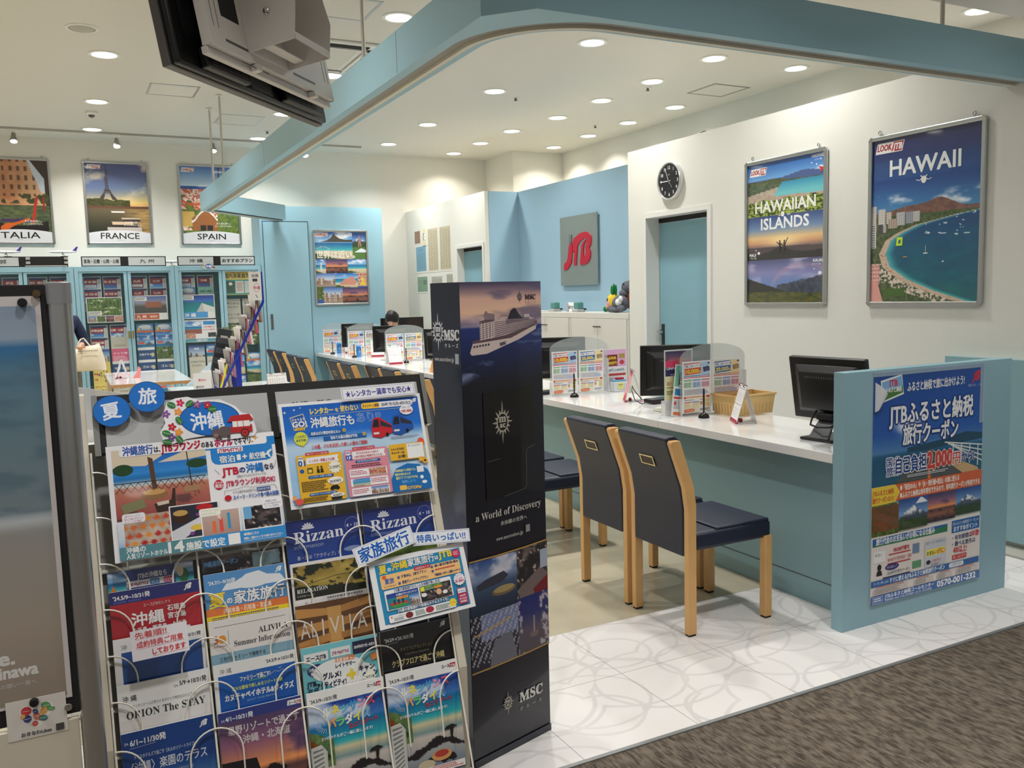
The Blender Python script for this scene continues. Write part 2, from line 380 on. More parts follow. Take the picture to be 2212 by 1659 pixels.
# ---------------------------------------------------------------- ceiling fittings
LENS = mat('lamp_lens', (255, 252, 244), .4, emit=LAMP)
dl = thing('downlight', 'round recessed ceiling downlight', 'ceiling light', (0, 0, CEIL))
MB().lathe([(.125, 0), (.125, -.006), (.098, -.008), (.095, 0)], (0, 0, 0), 32, cap=False).build('trim_ring', WHITEP, dl, smooth=2)
MB().lathe([(.097, -.001), (.097, -.004)], (0, 0, 0), 32).build('lens', LENS, dl)
spots = [(4.03, 6.25, 'lone downlight nearest the fascia corner, inside the beam'), (4.03, 8.08, 'second downlight in the left lane inside the fascia beam'), (4.03, 9.9, 'third downlight in the left lane inside the fascia beam'), (4.03, 11.32, 'last downlight of the left lane, nearest the back wall'),
 (5.32, 6.26, 'nearest downlight of the middle lane above the clock wall'), (5.31, 7.16, 'second downlight of the middle lane above the clock wall'), (5.30, 8.06, 'third downlight of the middle lane above the blue recess'), (5.31, 9.01, 'fourth downlight of the middle lane above the blue recess'),
 (5.18, 9.94, 'fifth downlight of the middle lane, before the far right wall'), (5.18, 10.86, 'sixth downlight of the middle lane toward the back wall'), (5.17, 11.75, 'farthest small downlight by the back wall corner'),
 (6.29, 6.24, 'nearest downlight of the right lane beside the ceiling hatch'), (6.28, 8.05, 'second downlight of the right lane by the upper wall'), (6.29, 8.98, 'third downlight of the right lane by the upper wall'), (6.30, 9.9, 'fourth downlight of the right lane by the upper wall'), (6.31, 10.83, 'farthest downlight of the right lane by the upper wall'),
 (2.34, 6.24, 'large downlight beside the aqua beam near the square hatch'), (2.34, 8.06, 'downlight beside the air conditioner cassette'), (2.31, 9.88, 'downlight peeping below the television edge'), (2.34, 11.45, 'downlight near the track, right of the hanging rods'),
 (.44, 8.06, 'nearest downlight on the left, below the ceiling speaker'), (.44, 9.91, 'middle downlight on the left above the smoke detector'), (.44, 11.47, 'farthest downlight on the left beside the lighting track'), (6.33, 4.42, 'downlight at the upper right above the beam')]
for x in (.44, 2.34, 4.03): spots.append((x, 4.4, None))
for x in (.44, 2.34, 4.03): spots.append((x, 1.3, None))  # unseen front row, added to brighten the front of the fascia beam
spots += [(-1.4, 1.6, None)]  # unseen lamp, added to lift the television bracket out of the dark
for x in (-1.5, -3.4):
    for y in (.4, 4.4, 6.24, 8.06, 9.9, 11.45): spots.append((x, y, None))
spots += [(6.3, 2.5, None), (4.03, -2.6, None), (.44, -2.6, None)]
BEAM = bpy.data.lights.new('lamp_beam', 'AREA'); BEAM.shape = 'DISK'; BEAM.size = .18; BEAM.spread = math.radians(125); BEAM.energy = LAMPW; BEAM.color = (1, .99, .97)
BEAM2 = BEAM.copy(); BEAM2.energy = LAMPW*.55; BEAM2.color = (1, .95, .86)
for i, (x, y, lb) in enumerate(spots):
    o = dl if i == 0 else dup(dl)
    lo = bpy.data.objects.new('lamp_beam', BEAM2 if x > 5 and y > 6 else BEAM); C.objects.link(lo); lo.location = (x, y, CEIL-.012)
    o.location = (x, y, CEIL); o['label'] = lb or 'round ceiling downlight added out of view, over the shop and mall floor'; o['group'] = 'recessed downlights in the ceiling'
def hatch(name, lab, x0, x1, y0, y1, c, wd=.02):
    t = thing(name, lab, 'ceiling panel', ((x0+x1)/2, (y0+y1)/2, CEIL)); a, b = (x1-x0)/2, (y1-y0)/2
    MB().box(-a, -b, -.004, a, -b+wd, 0).box(-a, b-wd, -.004, a, b, 0).box(-a, -b+wd, -.004, -a+wd, b-wd, 0).box(a-wd, -b+wd, -.004, a, b-wd, 0).build('rim', c, t)
    MB().box(-a+wd, -b+wd, -.002, a-wd, b-wd, 0).build('cover', CEILM, t); return t
hatch('access_hatch', 'small flush access hatch in the left ceiling beyond the television', .86, 1.31, 8.92, 9.40, ALU)
hatch('access_hatch', 'flush access hatch crossed by the hanging rods near the lighting track', 1.68, 2.16, 10.1, 10.66, ALU)
hatch('access_hatch', 'square access hatch outlined in the ceiling above the clock wall', 5.965, 6.43, 7.0, 7.45, mat('hatch_grey', (130, 124, 112), .5))
hatch('access_hatch', 'square hatch beside the largest downlight at the top edge', 1.7, 2.13, 5.96, 6.43, ALU)
ac = thing('air_conditioner', 'ceiling cassette air conditioner partly behind the television and beam', 'air conditioner', (2.0, 7.42, CEIL))
MB().box(-.48, -.48, -.025, .48, .48, 0).build('casing', WHITEP, ac, bevel=.01)
MB().box(-.3, -.3, -.034, .3, .3, -.025).build('grille', mat('ac_grille', (205, 202, 190), .5), ac, bevel=.006)
MB().box(-.36, -.44, -.03, .36, -.37, -.0255).box(-.36, .37, -.03, .36, .44, -.0255).box(-.44, -.36, -.03, -.37, .36, -.0255).box(.37, -.36, -.03, .44, .36, -.0255).build('air_slot', BLACKM, ac)
for k in range(4): MB().box(-.34, -.375, -.045, .34, -.345, -.032, Matrix.Rotation(k*PI/2, 4, 'Z')).build('louvre', WHITEP, ac, bevel=.004)
sp = thing('ceiling_speaker', 'round white ceiling speaker at the upper left', 'speaker', (.264, 7.36, CEIL))
MB().lathe([(.115, 0), (.112, -.008), (.095, -.01), (.095, -.004)], (0, 0, 0), 32, cap=False).build('rim', WHITEP, sp, smooth=2)
MB().lathe([(.095, -.003), (.08, -.012), (.0, -.014)], (0, 0, 0), 32).build('grille', mat('speaker_mesh', (176, 172, 160), .7), sp, smooth=2)
sm = thing('smoke_detector', 'small white smoke detector on the left ceiling', 'smoke detector', (.405, 10.45, CEIL))
MB().lathe([(.06, 0), (.06, -.02), (.045, -.035)], (0, 0, 0), 24).build('base', WHITEP, sm, smooth=2)
MB().lathe([(.03, -.035), (.03, -.05), (.012, -.062)], (0, 0, 0), 16).build('sensor', mat('sensor_grey', (90, 88, 80), .5), sm, smooth=2)
sk = thing('sprinkler', 'tiny ceiling sprinkler', 'sprinkler', (3.118, 7.93, CEIL))
MB().lathe([(.035, 0), (.033, -.006)], (0, 0, 0), 20).build('flange', WHITEP, sk)
MB().lathe([(.012, -.006), (.010, -.025), (.02, -.027), (.019, -.031)], (0, 0, 0), 12).build('head', DGREY, sk, smooth=2)
for i, (x, y, lb) in enumerate([(3.118, 7.93, 'small ceiling sprinkler beside the aqua beam'), (4.368, 8.27, 'small ceiling sprinkler right of the second inner downlight'), (5.43, 7.40, 'small ceiling sprinkler near the second middle downlight'), (2.345, 10.93, 'small ceiling sprinkler near the hanging rods'), (6.0, 9.27, 'small ceiling sprinkler in the far right ceiling')]):
    o = sk if i == 0 else dup(sk)
    o.location = (x, y, CEIL); o['label'] = lb; o['group'] = 'ceiling sprinklers'
tr = thing('lighting_track', 'slim lighting track along the back of the ceiling', 'track', (1.6, 11.62, CEIL))
MB().box(-2.3, -.017, -.022, 2.14, .017, 0).build('rail', mat('track_grey', (168, 164, 156), .5), tr)
tl = thing('track_spotlight', 'small white track spotlight', 'spotlight', (0, 0, 0))
MB().box(-.05, -.015, -.045, .05, .015, -.022).build('adapter', WHITEP, tl)
hd = MB().lathe([(.018, .05), (.024, .04), (.026, .0), (.044, -.05), (.042, -.06)], (0, 0, 0), 20, Matrix.Translation((0, 0, -.11)) @ Matrix.Rotation(-.45, 4, 'X')).build('head', mat('spot_head', (150, 148, 140), .3, .5), tl, smooth=2)
MB().tube([(0, 0, -.04), (.03, 0, -.07), (.03, 0, -.11)], .004).build('bracket', WHITEP, tl)
MB().lathe([(.036, -.058), (.036, -.061)], (0, 0, 0), 20, Matrix.Translation((0, 0, -.11)) @ Matrix.Rotation(-.45, 4, 'X')).build('lamp', mat('spot_lens', (255, 240, 215), .4, emit=12), tl)
for i, (x, lb) in enumerate([(-.376, 'track spotlight at the far left end of the track'), (.70, 'track spotlight between the first two hanging posters'), (1.81, 'track spotlight behind the hanging rods'), (2.97, 'track spotlight right of the rods, washing the bare wall')]):
    o = tl if i == 0 else dup(tl)
    o.location = (x, 11.62, CEIL); o['label'] = lb; o['group'] = 'track spotlights'
    ld = bpy.data.lights.new('spot_beam', 'SPOT'); ld.energy = SPOTW; ld.spot_size = math.radians(62); ld.spot_blend = .8; ld.color = (1, .93, .82); ld.shadow_soft_size = .03
    lo = bpy.data.objects.new('spot_beam', ld); C.objects.link(lo); lo.location = (x, 11.60, CEIL-.18)
    dr = Vector((0, .42, -1)); lo.rotation_euler = dr.to_track_quat('-Z', 'Y').to_euler()
# ---------------------------------------------------------------- procedural pictures
def vn(x, y, seed=0):
    xi, yi = np.floor(x).astype(np.int64), np.floor(y).astype(np.int64); fx, fy = x-xi, y-yi
    fx = fx*fx*(3-2*fx); fy = fy*fy*(3-2*fy)
    def h(a, b):
        n = (a*374761393+b*668265263+seed*1442695041) & 0xffffffff; n = ((n ^ (n >> 13))*1274126177) & 0xffffffff; return ((n ^ (n >> 16)) & 0xffff)/65535.0
    return (h(xi, yi)*(1-fx)+h(xi+1, yi)*fx)*(1-fy)+(h(xi, yi+1)*(1-fx)+h(xi+1, yi+1)*fx)*fy
def fb(x, y, seed=0, o=4):
    t = 0; a = .5
    for i in range(o): t = t+a*vn(x*2**i, y*2**i, seed+i*17); a *= .5
    return t/(1-.5**o)
def cc(*c): return np.array(c, float)
def mixc(a, b, m): return a*(1-m[..., None])+b*m[..., None]
def sm(e0, e1, x): t = np.clip((x-e0)/(e1-e0), 0, 1); return t*t*(3-2*t)
def ramp(v, st):
    ps = [p for p, _ in st]; return np.stack([np.interp(v, ps, [c[i] for _, c in st]) for i in range(3)], -1)
def hard(m): return m.astype(float)
def clouds(c, u, v, amt, seed, sx=3, sy=6, col=(240, 240, 245)): return mixc(c, cc(*col), amt*sm(.5, .75, fb(u*sx, v*sy, seed, 5)))
def p_hawaii(u, v):
    c = ramp(v, [(0, (28, 36, 92)), (.25, (24, 66, 136)), (.45, (70, 140, 190))])
    c = clouds(c, u, v, sm(.33, .37, v)*(1-sm(.42, .45, v)), 3, 4, 14)
    mt = .455-.055*np.exp(-((u-.66)/.13)**2)-.03*np.exp(-((u-.4)/.2)**2)-.01*fb(u*14, u*0, 5)
    c = mixc(c, mixc(cc(96, 66, 62)+0*c, cc(150, 110, 96), fb(u*40, v*60, 8)), hard(v > mt))
    c = mixc(c, mixc(cc(38, 66, 30)+0*c, cc(110, 120, 80), fb(u*60, v*90, 9)), hard(v > .47+.0*u))
    B = np.interp(v, [.47, .50, .54, .58, .62, .70, .78, .86, .93, 1.0], [1.15, .80, .46, .30, .20, .145, .19, .36, .60, .92])
    w = u-B
    sea = ramp(v, [(.48, (10, 70, 128)), (.62, (8, 96, 128)), (.85, (14, 108, 118)), (1, (24, 120, 108))])
    sea = mixc(sea, cc(8, 60, 110), .5*fb(u*9, v*30, 12)); sea = mixc(sea, cc(90, 190, 190), (1-sm(0, .10, w))*.8)
    sea = mixc(sea, cc(225, 240, 245), hard((fb(u*20, v*120, 15) > .74) & (u > .5) & (v < .62)))
    land = mixc(cc(34, 58, 30)+0*c, cc(120, 128, 90), fb(u*50, v*60, 20))
    land = mixc(land, cc(224, 206, 190), hard((fb(u*60, v*80, 22) > .52) & (w > -.30) & (v > .76)))
    sand = mixc(cc(206, 184, 160)+0*c, cc(190, 120, 110), hard((fb(u*110, v*140, 24) > .66)))
    wd = np.interp(v, [.5, .62, .8, 1], [.03, .055, .075, .10])
    c = mixc(c, land, hard((v > .5) & (w < 0) | (v > .56) & (w < 0))); c = mixc(c, sand, hard((w < 0) & (w > -wd) & (v > .48))); c = mixc(c, sea, hard((w >= 0) & (v > .485)))
    return c
def p_isl1(u, v):
    c = ramp(v, [(0, (24, 80, 160)), (.35, (120, 175, 225))]); c = clouds(c, u, v, sm(.2, .3, v)*hard(u > .6), 2, 3, 12)
    c = mixc(c, cc(70, 90, 140), hard(v > .33-.07*np.exp(-((u-.75)/.2)**2))); c = mixc(c, mixc(cc(34, 50, 24)+0*c, cc(120, 120, 70), fb(u*30, v*40, 4)), hard(v > .36+.06*(u-.3)-.08*np.exp(-((u-.38)/.12)**2)*fb(u*20, v*0, 4)))
    sea = ramp(v, [(.38, (40, 130, 170)), (.6, (110, 190, 195))]); c = mixc(c, sea, hard((v > .40) & (u > .45-.5*(v-.45)) & (v < .63+.05*u)))
    sand = mixc(cc(206, 184, 160)+0*c, cc(160, 140, 120), fb(u*30, v*30, 7)); c = mixc(c, sand, hard(((v > .47) & (u < .45-.5*(v-.45)+0) & (v < .70) & (v > .47+.25*(.5-u))) | ((v >= .63+.05*u) & (v < .72))))
    return mixc(c, mixc(cc(40, 62, 14)+0*c, cc(160, 175, 70), hard(fb(u*45, v*45, 9) > .5)), hard(v > .72+.03*np.sin(u*20)))
def p_isl2(u, v):
    c = ramp(v, [(0, (36, 66, 128)), (.3, (110, 140, 176)), (.5, (230, 190, 130)), (.62, (205, 150, 110)), (.72, (120, 96, 96))])
    c = mixc(c, cc(255, 225, 160), np.exp(-((u-.48)/.2)**2-((v-.58)/.12)**2)*.9)
    c = mixc(c, cc(70, 56, 62), hard(v > .74-.06*fb(u*4, u*0, 3))); return mixc(c, cc(20, 18, 24), hard(v > .86-.12*np.exp(-((u-.45)/.14)**2)-.03*fb(u*12, u*0, 6)))
def p_isl3(u, v):
    c = ramp(v, [(0, (70, 76, 120)), (.3, (130, 130, 180)), (.6, (90, 130, 190))]); c = clouds(c, u, v, .7, 4, 3, 5, (200, 190, 215))
    r = np.hypot(u-.75, (v-.75)*.7); c = mixc(c, cc(200, 150, 170), .35*np.exp(-((r-.42)/.03)**2))
    m = .35+.5*np.abs(u-1)**1.0*.6+.10*fb(u*14, u*0, 5); c = mixc(c, mixc(cc(24, 30, 48)+0*c, cc(84, 96, 110), fb(u*40, v*14, 6)), hard((v > m) & (u > .4)))
    c = mixc(c, cc(22, 26, 30), hard(v > .42+.6*u)); return mixc(c, mixc(cc(26, 44, 20)+0*c, cc(120, 110, 30), fb(u*18, v*24, 8)), hard(v > .70+.12*fb(u*6, u*0, 9)))
def p_italia(u, v):
    c = mixc(cc(206, 150, 106)+0*ramp(v, [(0, (0, 0, 0)), (1, (0, 0, 0))]), cc(168, 100, 66), fb(u*9, v*14, 2)); c = mixc(c, cc(222, 190, 150), sm(.3, .9, u)*.6)
    win = hard((np.mod(u*9+.2, 1) < .38) & (np.mod(v*8+.3, 1) < .55) & (v < .5) & (u < .8)); c = mixc(c, cc(70, 44, 34), win*.75)
    c = mixc(c, cc(196, 208, 222), hard(u > .70+.42*v-.02*np.mod(v*30, 1)) * hard(v < .45)); c = mixc(c, cc(46, 30, 26), hard(u > .93-.2*hard(v < .25)*(.25-v)*4+.0*v))
    c = mixc(c, mixc(cc(30, 40, 18)+0*c, cc(90, 96, 40), fb(u*30, v*30, 5)), hard((v > .46) & (fb(u*8, v*8, 6) > .55) & (v < .60)))
    water = mixc(cc(28, 50, 40)+0*c, cc(120, 120, 70), fb(u*12, v*50, 8)); c = mixc(c, water, hard(v > .62))
    d = v-(.97-.9*np.clip(u-.02, 0, 1)*0)-0
    hull = (v > .80+.10*np.sin((u-.05)*3.2)-.22*np.exp(-((u-.05)/.05)**2)) & (u < .95); c = mixc(c, cc(20, 15, 18), hard(hull))
    c = mixc(c, cc(60, 44, 84), hard((v > .80) & (v < .85) & (u > .25) & (u < .75)))
    c = mixc(c, cc(204, 92, 32), hard(np.abs(v-(1.02-.32*u)) < .018+.03*np.exp(-((u-.32)/.08)**2)) * hard((u > .24) & (u < .68)))
    c = mixc(c, cc(178, 38, 24), hard(np.abs(u-(.80-.22*(v-.5))) < .022) * hard((v > .5) & (v < .86))); return mixc(c, cc(150, 30, 22), hard(np.abs(u-.90) < .012) * hard((v > .5) & (v < .7)))
def p_france(u, v):
    c = ramp(v, [(0, (62, 66, 120)), (.35, (120, 138, 170)), (.55, (232, 200, 120)), (.64, (220, 130, 70))]); c = mixc(c, cc(60, 80, 130), (1-sm(.2, .9, u))*.4*(1-sm(.4, .6, v)))
    c = clouds(c, u+.6*v, v, .75, 8, 3, 5, (244, 222, 186)); x = np.abs(u-.33-.03*v)
    t = np.clip((v-.03)/.49, 0, 1); wd = .009+.026*t+.12*np.clip(t-.62, 0, 1)**1.5*4.4; lat = (np.mod(v*46, 1) < .7) | (x > wd*.6)
    c = mixc(c, cc(62, 48, 44), hard((x < wd) & (v > .03) & (v < .52) & lat & ~((t > .80) & (x < wd*.45))))
    c = mixc(c, cc(62, 48, 44), hard((x < .06) & (np.abs(v-.385) < .006)))
    tr = v > .53-.07*(1-u)*fb(u*9, u*0, 3)-.0; c = mixc(c, mixc(cc(20, 26, 10)+0*c, cc(96, 96, 30), fb(u*26, v*40, 4)), hard(tr & (u < .70)))
    c = mixc(c, cc(96, 60, 44), hard((v > .60) & (v < .64)))
    c = mixc(c, mixc(ramp(v, [(.63, (96, 84, 60)), (1, (30, 34, 24))]), cc(206, 160, 96), np.clip(sm(.35, 1, u)*.9*fb(u*8, v*60, 6)+.25*sm(.5, 1, u), 0, 1)), hard(v > .64))
    b = lambda x0, x1, y0, y1: hard((u > x0+(v-y0)*.2) & (u < x1) & (v > y0) & (v < y1))
    for a, k in (((.38, .60, .675, .70), (220, 210, 200)), ((.30, .86, .90, .98), (186, 176, 170)), ((.36, .80, .86, .905), (40, 34, 34)), ((.38, .72, .825, .865), (206, 176, 150)), ((.54, .84, .77, .79), (190, 170, 150)), ((.56, .84, .79, .825), (60, 50, 46))): c = mixc(c, cc(*k), b(*a))
    return c
def p_spain(u, v):
    c = ramp(v, [(0, (60, 100, 165)), (.15, (130, 165, 205)), (.28, (190, 210, 226))]); c = mixc(c, cc(30, 84, 160), hard((v > .29) & (v < .33)))
    city = mixc(cc(220, 180, 160)+0*c, cc(190, 90, 66), hard(vn(u*26, v*40, 3) > .45)); city = mixc(city, cc(235, 225, 215), hard(vn(u*40+7, v*50, 5) > .7)); c = mixc(c, city, hard(v > .33))
    g = mixc(cc(40, 70, 24)+0*c, cc(140, 150, 60), fb(u*30, v*40, 6)); c = mixc(c, g, hard((fb(u*7, v*9, 7) > .56) & (v > .42)))
    c = mixc(c, cc(205, 90, 50), hard((np.abs(v-.5-.06*np.sin(u*7)) < .018)))
    c = mixc(c, cc(196, 160, 84), hard((u < .22) & (v > .66) & (v < .88))); x = np.abs(u-.42)
    roof = v > .70-.06*np.cos(x*14)*hard(x < .2)+.5*np.clip(x-.14, 0, 1); c = mixc(c, cc(150, 92, 46), hard(roof & (x < .24) & (v < .97))); c = mixc(c, cc(235, 230, 226), hard((np.abs(v-(.70-.06*np.cos(x*14)+.5*np.clip(x-.14, 0, 1))) < .014) & (x < .25)))
    c = mixc(c, cc(40, 30, 30), hard((x < .11) & (v > .86) & (v < .97) & (np.abs(x-.0) > .008))); c = mixc(c, g, hard((u > .62) & (v > .68))); c = mixc(c, g, hard(v > .94))
    return mixc(c, cc(50, 50, 60), hard((np.abs(u-.68) < .012) & (v < .16)))
def p_beach(u, v, seed=0, sun=0):
    c = ramp(v, [(0, (40, 100, 185)), (.38, (150, 200, 232)), (.42, (20, 96, 160)), (.66, (60, 180, 190)), (.72, (220, 206, 176)), (1, (196, 176, 140))])
    c = clouds(c, u, v, 1-sm(.3, .4, v), seed+2, 3, 7); return mixc(c, mixc(cc(30, 56, 26)+0*c, cc(100, 120, 60), fb(u*20, v*20, seed)), hard(v > .75+.3*u+.1*fb(u*8, v*0, seed+1)))
def p_sunset(u, v, seed=0):
    c = ramp(v, [(0, (50, 48, 96)), (.3, (150, 96, 120)), (.5, (236, 150, 90)), (.56, (90, 60, 60)), (.75, (150, 90, 70)), (1, (36, 26, 36))]); c = clouds(c, u, v, 1-sm(.4, .5, v), seed, 3, 8, (90, 66, 100))
    return mixc(c, cc(20, 16, 22), hard(fb(u*7, v*14, seed+4) > .62)*hard(v > .5))
def p_green(u, v, seed=0): return mixc(mixc(cc(26, 44, 20)+0*ramp(v, [(0, (0,)*3), (1, (0,)*3)]), cc(130, 150, 60), fb(u*12, v*12, seed)), cc(220, 225, 180), sm(.66, .8, fb(u*5, v*7, seed+3)))
def p_city(u, v, seed=0):
    c = ramp(v, [(0, (70, 110, 180)), (.4, (190, 205, 225)), (1, (150, 130, 110))]); h = .25+.4*vn(np.floor(u*9), u*0, seed); m = v > h
    b = mixc(cc(150, 110, 90)+0*c, cc(210, 196, 180), vn(np.floor(u*9), u*0, seed+3)); b = mixc(b, cc(60, 56, 66), hard((np.mod(u*36, 1) < .4) & (np.mod(v*24, 1) < .5))*.6); return mixc(c, b, hard(m & (v < .85)))
def p_food(u, v, seed=0):
    c = mixc(cc(228, 214, 200)+0*ramp(v, [(0, (0,)*3), (1, (0,)*3)]), cc(150, 120, 100), fb(u*5, v*5, seed)); k = vn(np.floor(u*5+.5*np.mod(np.floor(v*4), 2)), np.floor(v*4), seed)
    d = np.hypot(np.mod(u*5+.5*np.mod(np.floor(v*4), 2), 1)-.5, np.mod(v*4, 1)-.5); return mixc(c, mixc(cc(178, 30, 40)+0*c, cc(226, 150, 60), k), hard(d < .34))
def p_dark(u, v, seed=0):
    c = mixc(cc(26, 24, 32)+0*ramp(v, [(0, (0,)*3), (1, (0,)*3)]), cc(120, 104, 100), sm(.4, .8, fb(u*7, v*9, seed))); return mixc(c, cc(210, 190, 170), hard(fb(u*24, v*20, seed+5) > .74))
def p_snow(u, v, seed=0):
    c = ramp(v, [(0, (36, 70, 140)), (.5, (120, 160, 205))]); m = .25+.6*np.abs(u-.5)+.08*fb(u*9, u*0, seed); c = mixc(c, mixc(cc(60, 70, 90)+0*c, cc(235, 238, 245), sm(.4, .55, fb(u*14, v*14, seed))*(1-sm(.45, .6, v))), hard(v > m))
    return mixc(c, mixc(cc(24, 46, 26)+0*c, cc(70, 90, 40), fb(u*18, v*20, seed+2)), hard(v > .62+.1*fb(u*5, u*0, seed+1)))
PIC = dict(beach=p_beach, sunset=p_sunset, green=p_green, city=p_city, food=p_food, dark=p_dark, snow=p_snow)
def pic(a, k, x0, y0, x1, y1, n=24, seed=1):
    asp = abs((y1-y0)/(x1-x0)); return a.img(x0, y0, x1, y1, PIC[k], n, max(3, int(n*asp)), seed=seed)
# ---- emblems -------------------------------------------------------------
def jtb(a, x, y, h, c, plain=False):
    """letters J T B joined, sloping; (x,y) lower left, h cap height"""
    k = h/100
    def P(l): return [(x+(px+ (100-py)*.18)*k, y-(100-py)*k) for px, py in l]
    z = a.z
    a.poly(P([(22, 38), (40, 20), (40, 84), (34, 104), (22, 116), (4, 122), (2, 104), (14, 98), (22, 84)]), c); a.z = z
    a.poly(P([(40, 22), (62, 6), (84, 0), (104, 2), (116, 12), (118, 26), (112, 42), (104, 50), (112, 58), (114, 74), (106, 92), (90, 100), (70, 100), (70, 40), (80, 32), (88, 28), (88, 20), (78, 22), (64, 34), (64, 100), (48, 100), (48, 44), (40, 48)]), c); a.z = z
    return a
def jtb_hole(a, x, y, h, bg):
    k = h/100
    for l in ([(84, 30), (94, 24), (96, 34), (92, 44), (84, 47)], [(84, 56), (92, 54), (95, 66), (92, 76), (84, 80)]): a.poly([(x+(px+(100-py)*.18)*k, y-(100-py)*k) for px, py in l], bg)
def look(a, x, y, h):
    """white and red sloping travel-brand tag, (x,y) top left"""
    s = h*.25; w1, w2 = h*1.75, h*2.9
    a.poly([(x+s, y), (x+w2+s, y), (x+w2, y+h), (x, y+h)], (236, 232, 230)); a.poly([(x+w1+s, y+h*.07), (x+w2+s-h*.08, y+h*.07), (x+w2-h*.08, y+h*.93), (x+w1, y+h*.93)], (168, 32, 44))
    a.text('LOOK', x+h*.22, y+h*.74, h*.8, (160, 30, 42), w=h*1.5, b=h*.03, slant=.15); a.text('JTB', x+w1+h*.16, y+h*.76, h*.8, (240, 236, 234), w=h*.92, b=h*.03, slant=.2)
def rosette(a, cx, cy, r, c, bg, hollow=True):
    """sixteen-pointed compass star with a ringed m/sc monogram"""
    for i in range(16):
        l = (1.0 if i % 8 == 0 else .78 if i % 4 == 0 else .72 if i % 2 == 0 else .62)*r; t = i*PI/8; wd = .085
        tip = (cx+l*math.sin(t)*.82, cy-l*math.cos(t)); b = [(cx+.42*r*math.sin(t+q)*.82, cy-.42*r*math.cos(t+q)) for q in (-.17, .17)]
        z = a.z; a.poly([tip, b[1], b[0]], c); a.z = z
        if hollow and i % 2 == 0:
            z = a.z; a.z += 1; e = (cx+l*.82*math.sin(t)*.82, cy-l*.82*math.cos(t)); g = (cx+.46*r*math.sin(t)*.82, cy-.46*r*math.cos(t)); g2 = (cx+.44*r*math.sin(t+.11)*.82, cy-.44*r*math.cos(t+.11)); a.poly([e, g2, g], bg); a.z = z
    a.z += 2; a.ell(cx, cy, .40*r*.86, .44*r, c); a.ell(cx, cy, .35*r*.86, .39*r, bg)
    a.text('m', cx, cy-.01*r, .50*r, c, 'c', w=.44*r, b=.012*r, serif=True); a.text('sc', cx, cy+.24*r, .36*r, c, 'c', w=.32*r, b=.02*r)
# ---- framed posters ------------------------------------------------------
def F(x, y, z, face='y', tilt=0, rz=0):
    """frame for flat art: 'y' faces -Y, 'x' faces -X"""
    a = {'y': 0, 'x': -PI/2}[face]+math.radians(rz)
    return Matrix.Translation((x, y, z)) @ Matrix.Rotation(a, 4, 'Z') @ Matrix.Rotation(-math.radians(tilt), 4, 'X')
def framed(name, label, art, W, H, mtx, hooks=True):
    t = thing(name, label, 'poster', mtx=mtx); b = .028
    p = art.build('print', W-2*b+.01, H-2*b+.01, POSTER, t, Matrix.Translation((b-.005, -.006, b-.005)))
    for nm, q in (('frame_rail', (b*.8, 0, W-b*.8, b)), ('frame_rail', (b*.8, H-b, W-b*.8, H)), ('frame_rail', (0, b*.8, b, H-b*.8)), ('frame_rail', (W-b, b*.8, W, H-b*.8))):
        MB().box(q[0], -.020, q[1], q[2], 0, q[3]).build(nm, ALU, t, bevel=.005)
    for x, z in ((0, 0), (W-b, 0), (0, H-b), (W-b, H-b)):
        sx = 1 if x == 0 else -1; sz = 1 if z == 0 else -1; cx = x+(b if sx > 0 else 0); cz = z+(b if sz > 0 else 0)
        pts = [(cx, cz)]+[(cx-sx*(b+.001)*math.cos(k*PI/12), cz-sz*(b+.001)*math.sin(k*PI/12)) for k in range(7)]
        MB().prism(pts, -.0215, 0, 'y').build('corner_cap', STEEL, t, bevel=.003)
    MB().box(b*.5, -.004, b*.5, W-b*.5, 0, H-b*.5).build('backing', WHITEP, t)
    if hooks:
        for x in (W*.10, W*.90):
            MB().tube([(x, -.006, H-.005)]+[(x+.010*math.sin(q), -.010, H+.020-.012*math.cos(q)) for q in np.linspace(0, 2*PI*.85, 9)], .0032, 6).build('hook', STEEL, t, smooth=2)
    return t
def title(a, y0, t, jp, w):
    W = a.w; pts = [(0, a.h)]+[(W*q, y0+(2*q-1)**2*a.h*.035) for q in np.linspace(0, 1, 15)]+[(W, a.h)]
    a.poly(pts, (214, 213, 216)); a.text(t, W/2, 131.5, 15, (22, 22, 24), 'c', w=w, b=.22); a.text(jp, W/2, 135, 2.6, (60, 60, 60), 'c')
def mk_country(fn, t, jp, w, tag=True):
    a = Art(100, 139); a.img(0, 0, 100, 123, fn, 110, 140)
    if tag: look(a, 3, 3, 7.5)
    a.text('まだ見ぬ旅へ。', 72, 104, 4, (235, 232, 226), 'c'); a.text('きっと好きになる。', 72, 108.6, 3.6, (235, 232, 226), 'c'); title(a, 116.5, t, jp, w); return a
YB = 12.218
framed('framed_poster', 'framed travel poster of a canal and gondola reading ITALIA', mk_country(p_italia, 'ITALIA', 'イタリア', 62, False), .77, 1.04, F(-.805, YB, 2.258))
framed('framed_poster', 'framed travel poster of an iron tower by a river reading FRANCE', mk_country(p_france, 'FRANCE', 'フランス', 62), .77, 1.04, F(.318, YB, 2.256))
framed('framed_poster', 'framed travel poster of a seaside city reading SPAIN', mk_country(p_spain, 'SPAIN', 'スペイン', 50), .77, 1.05, F(1.433, YB, 2.254))
a = Art(100, 139); a.img(0, 0, 100, 139, p_hawaii, 170, 230); look(a, 3, 3, 9)
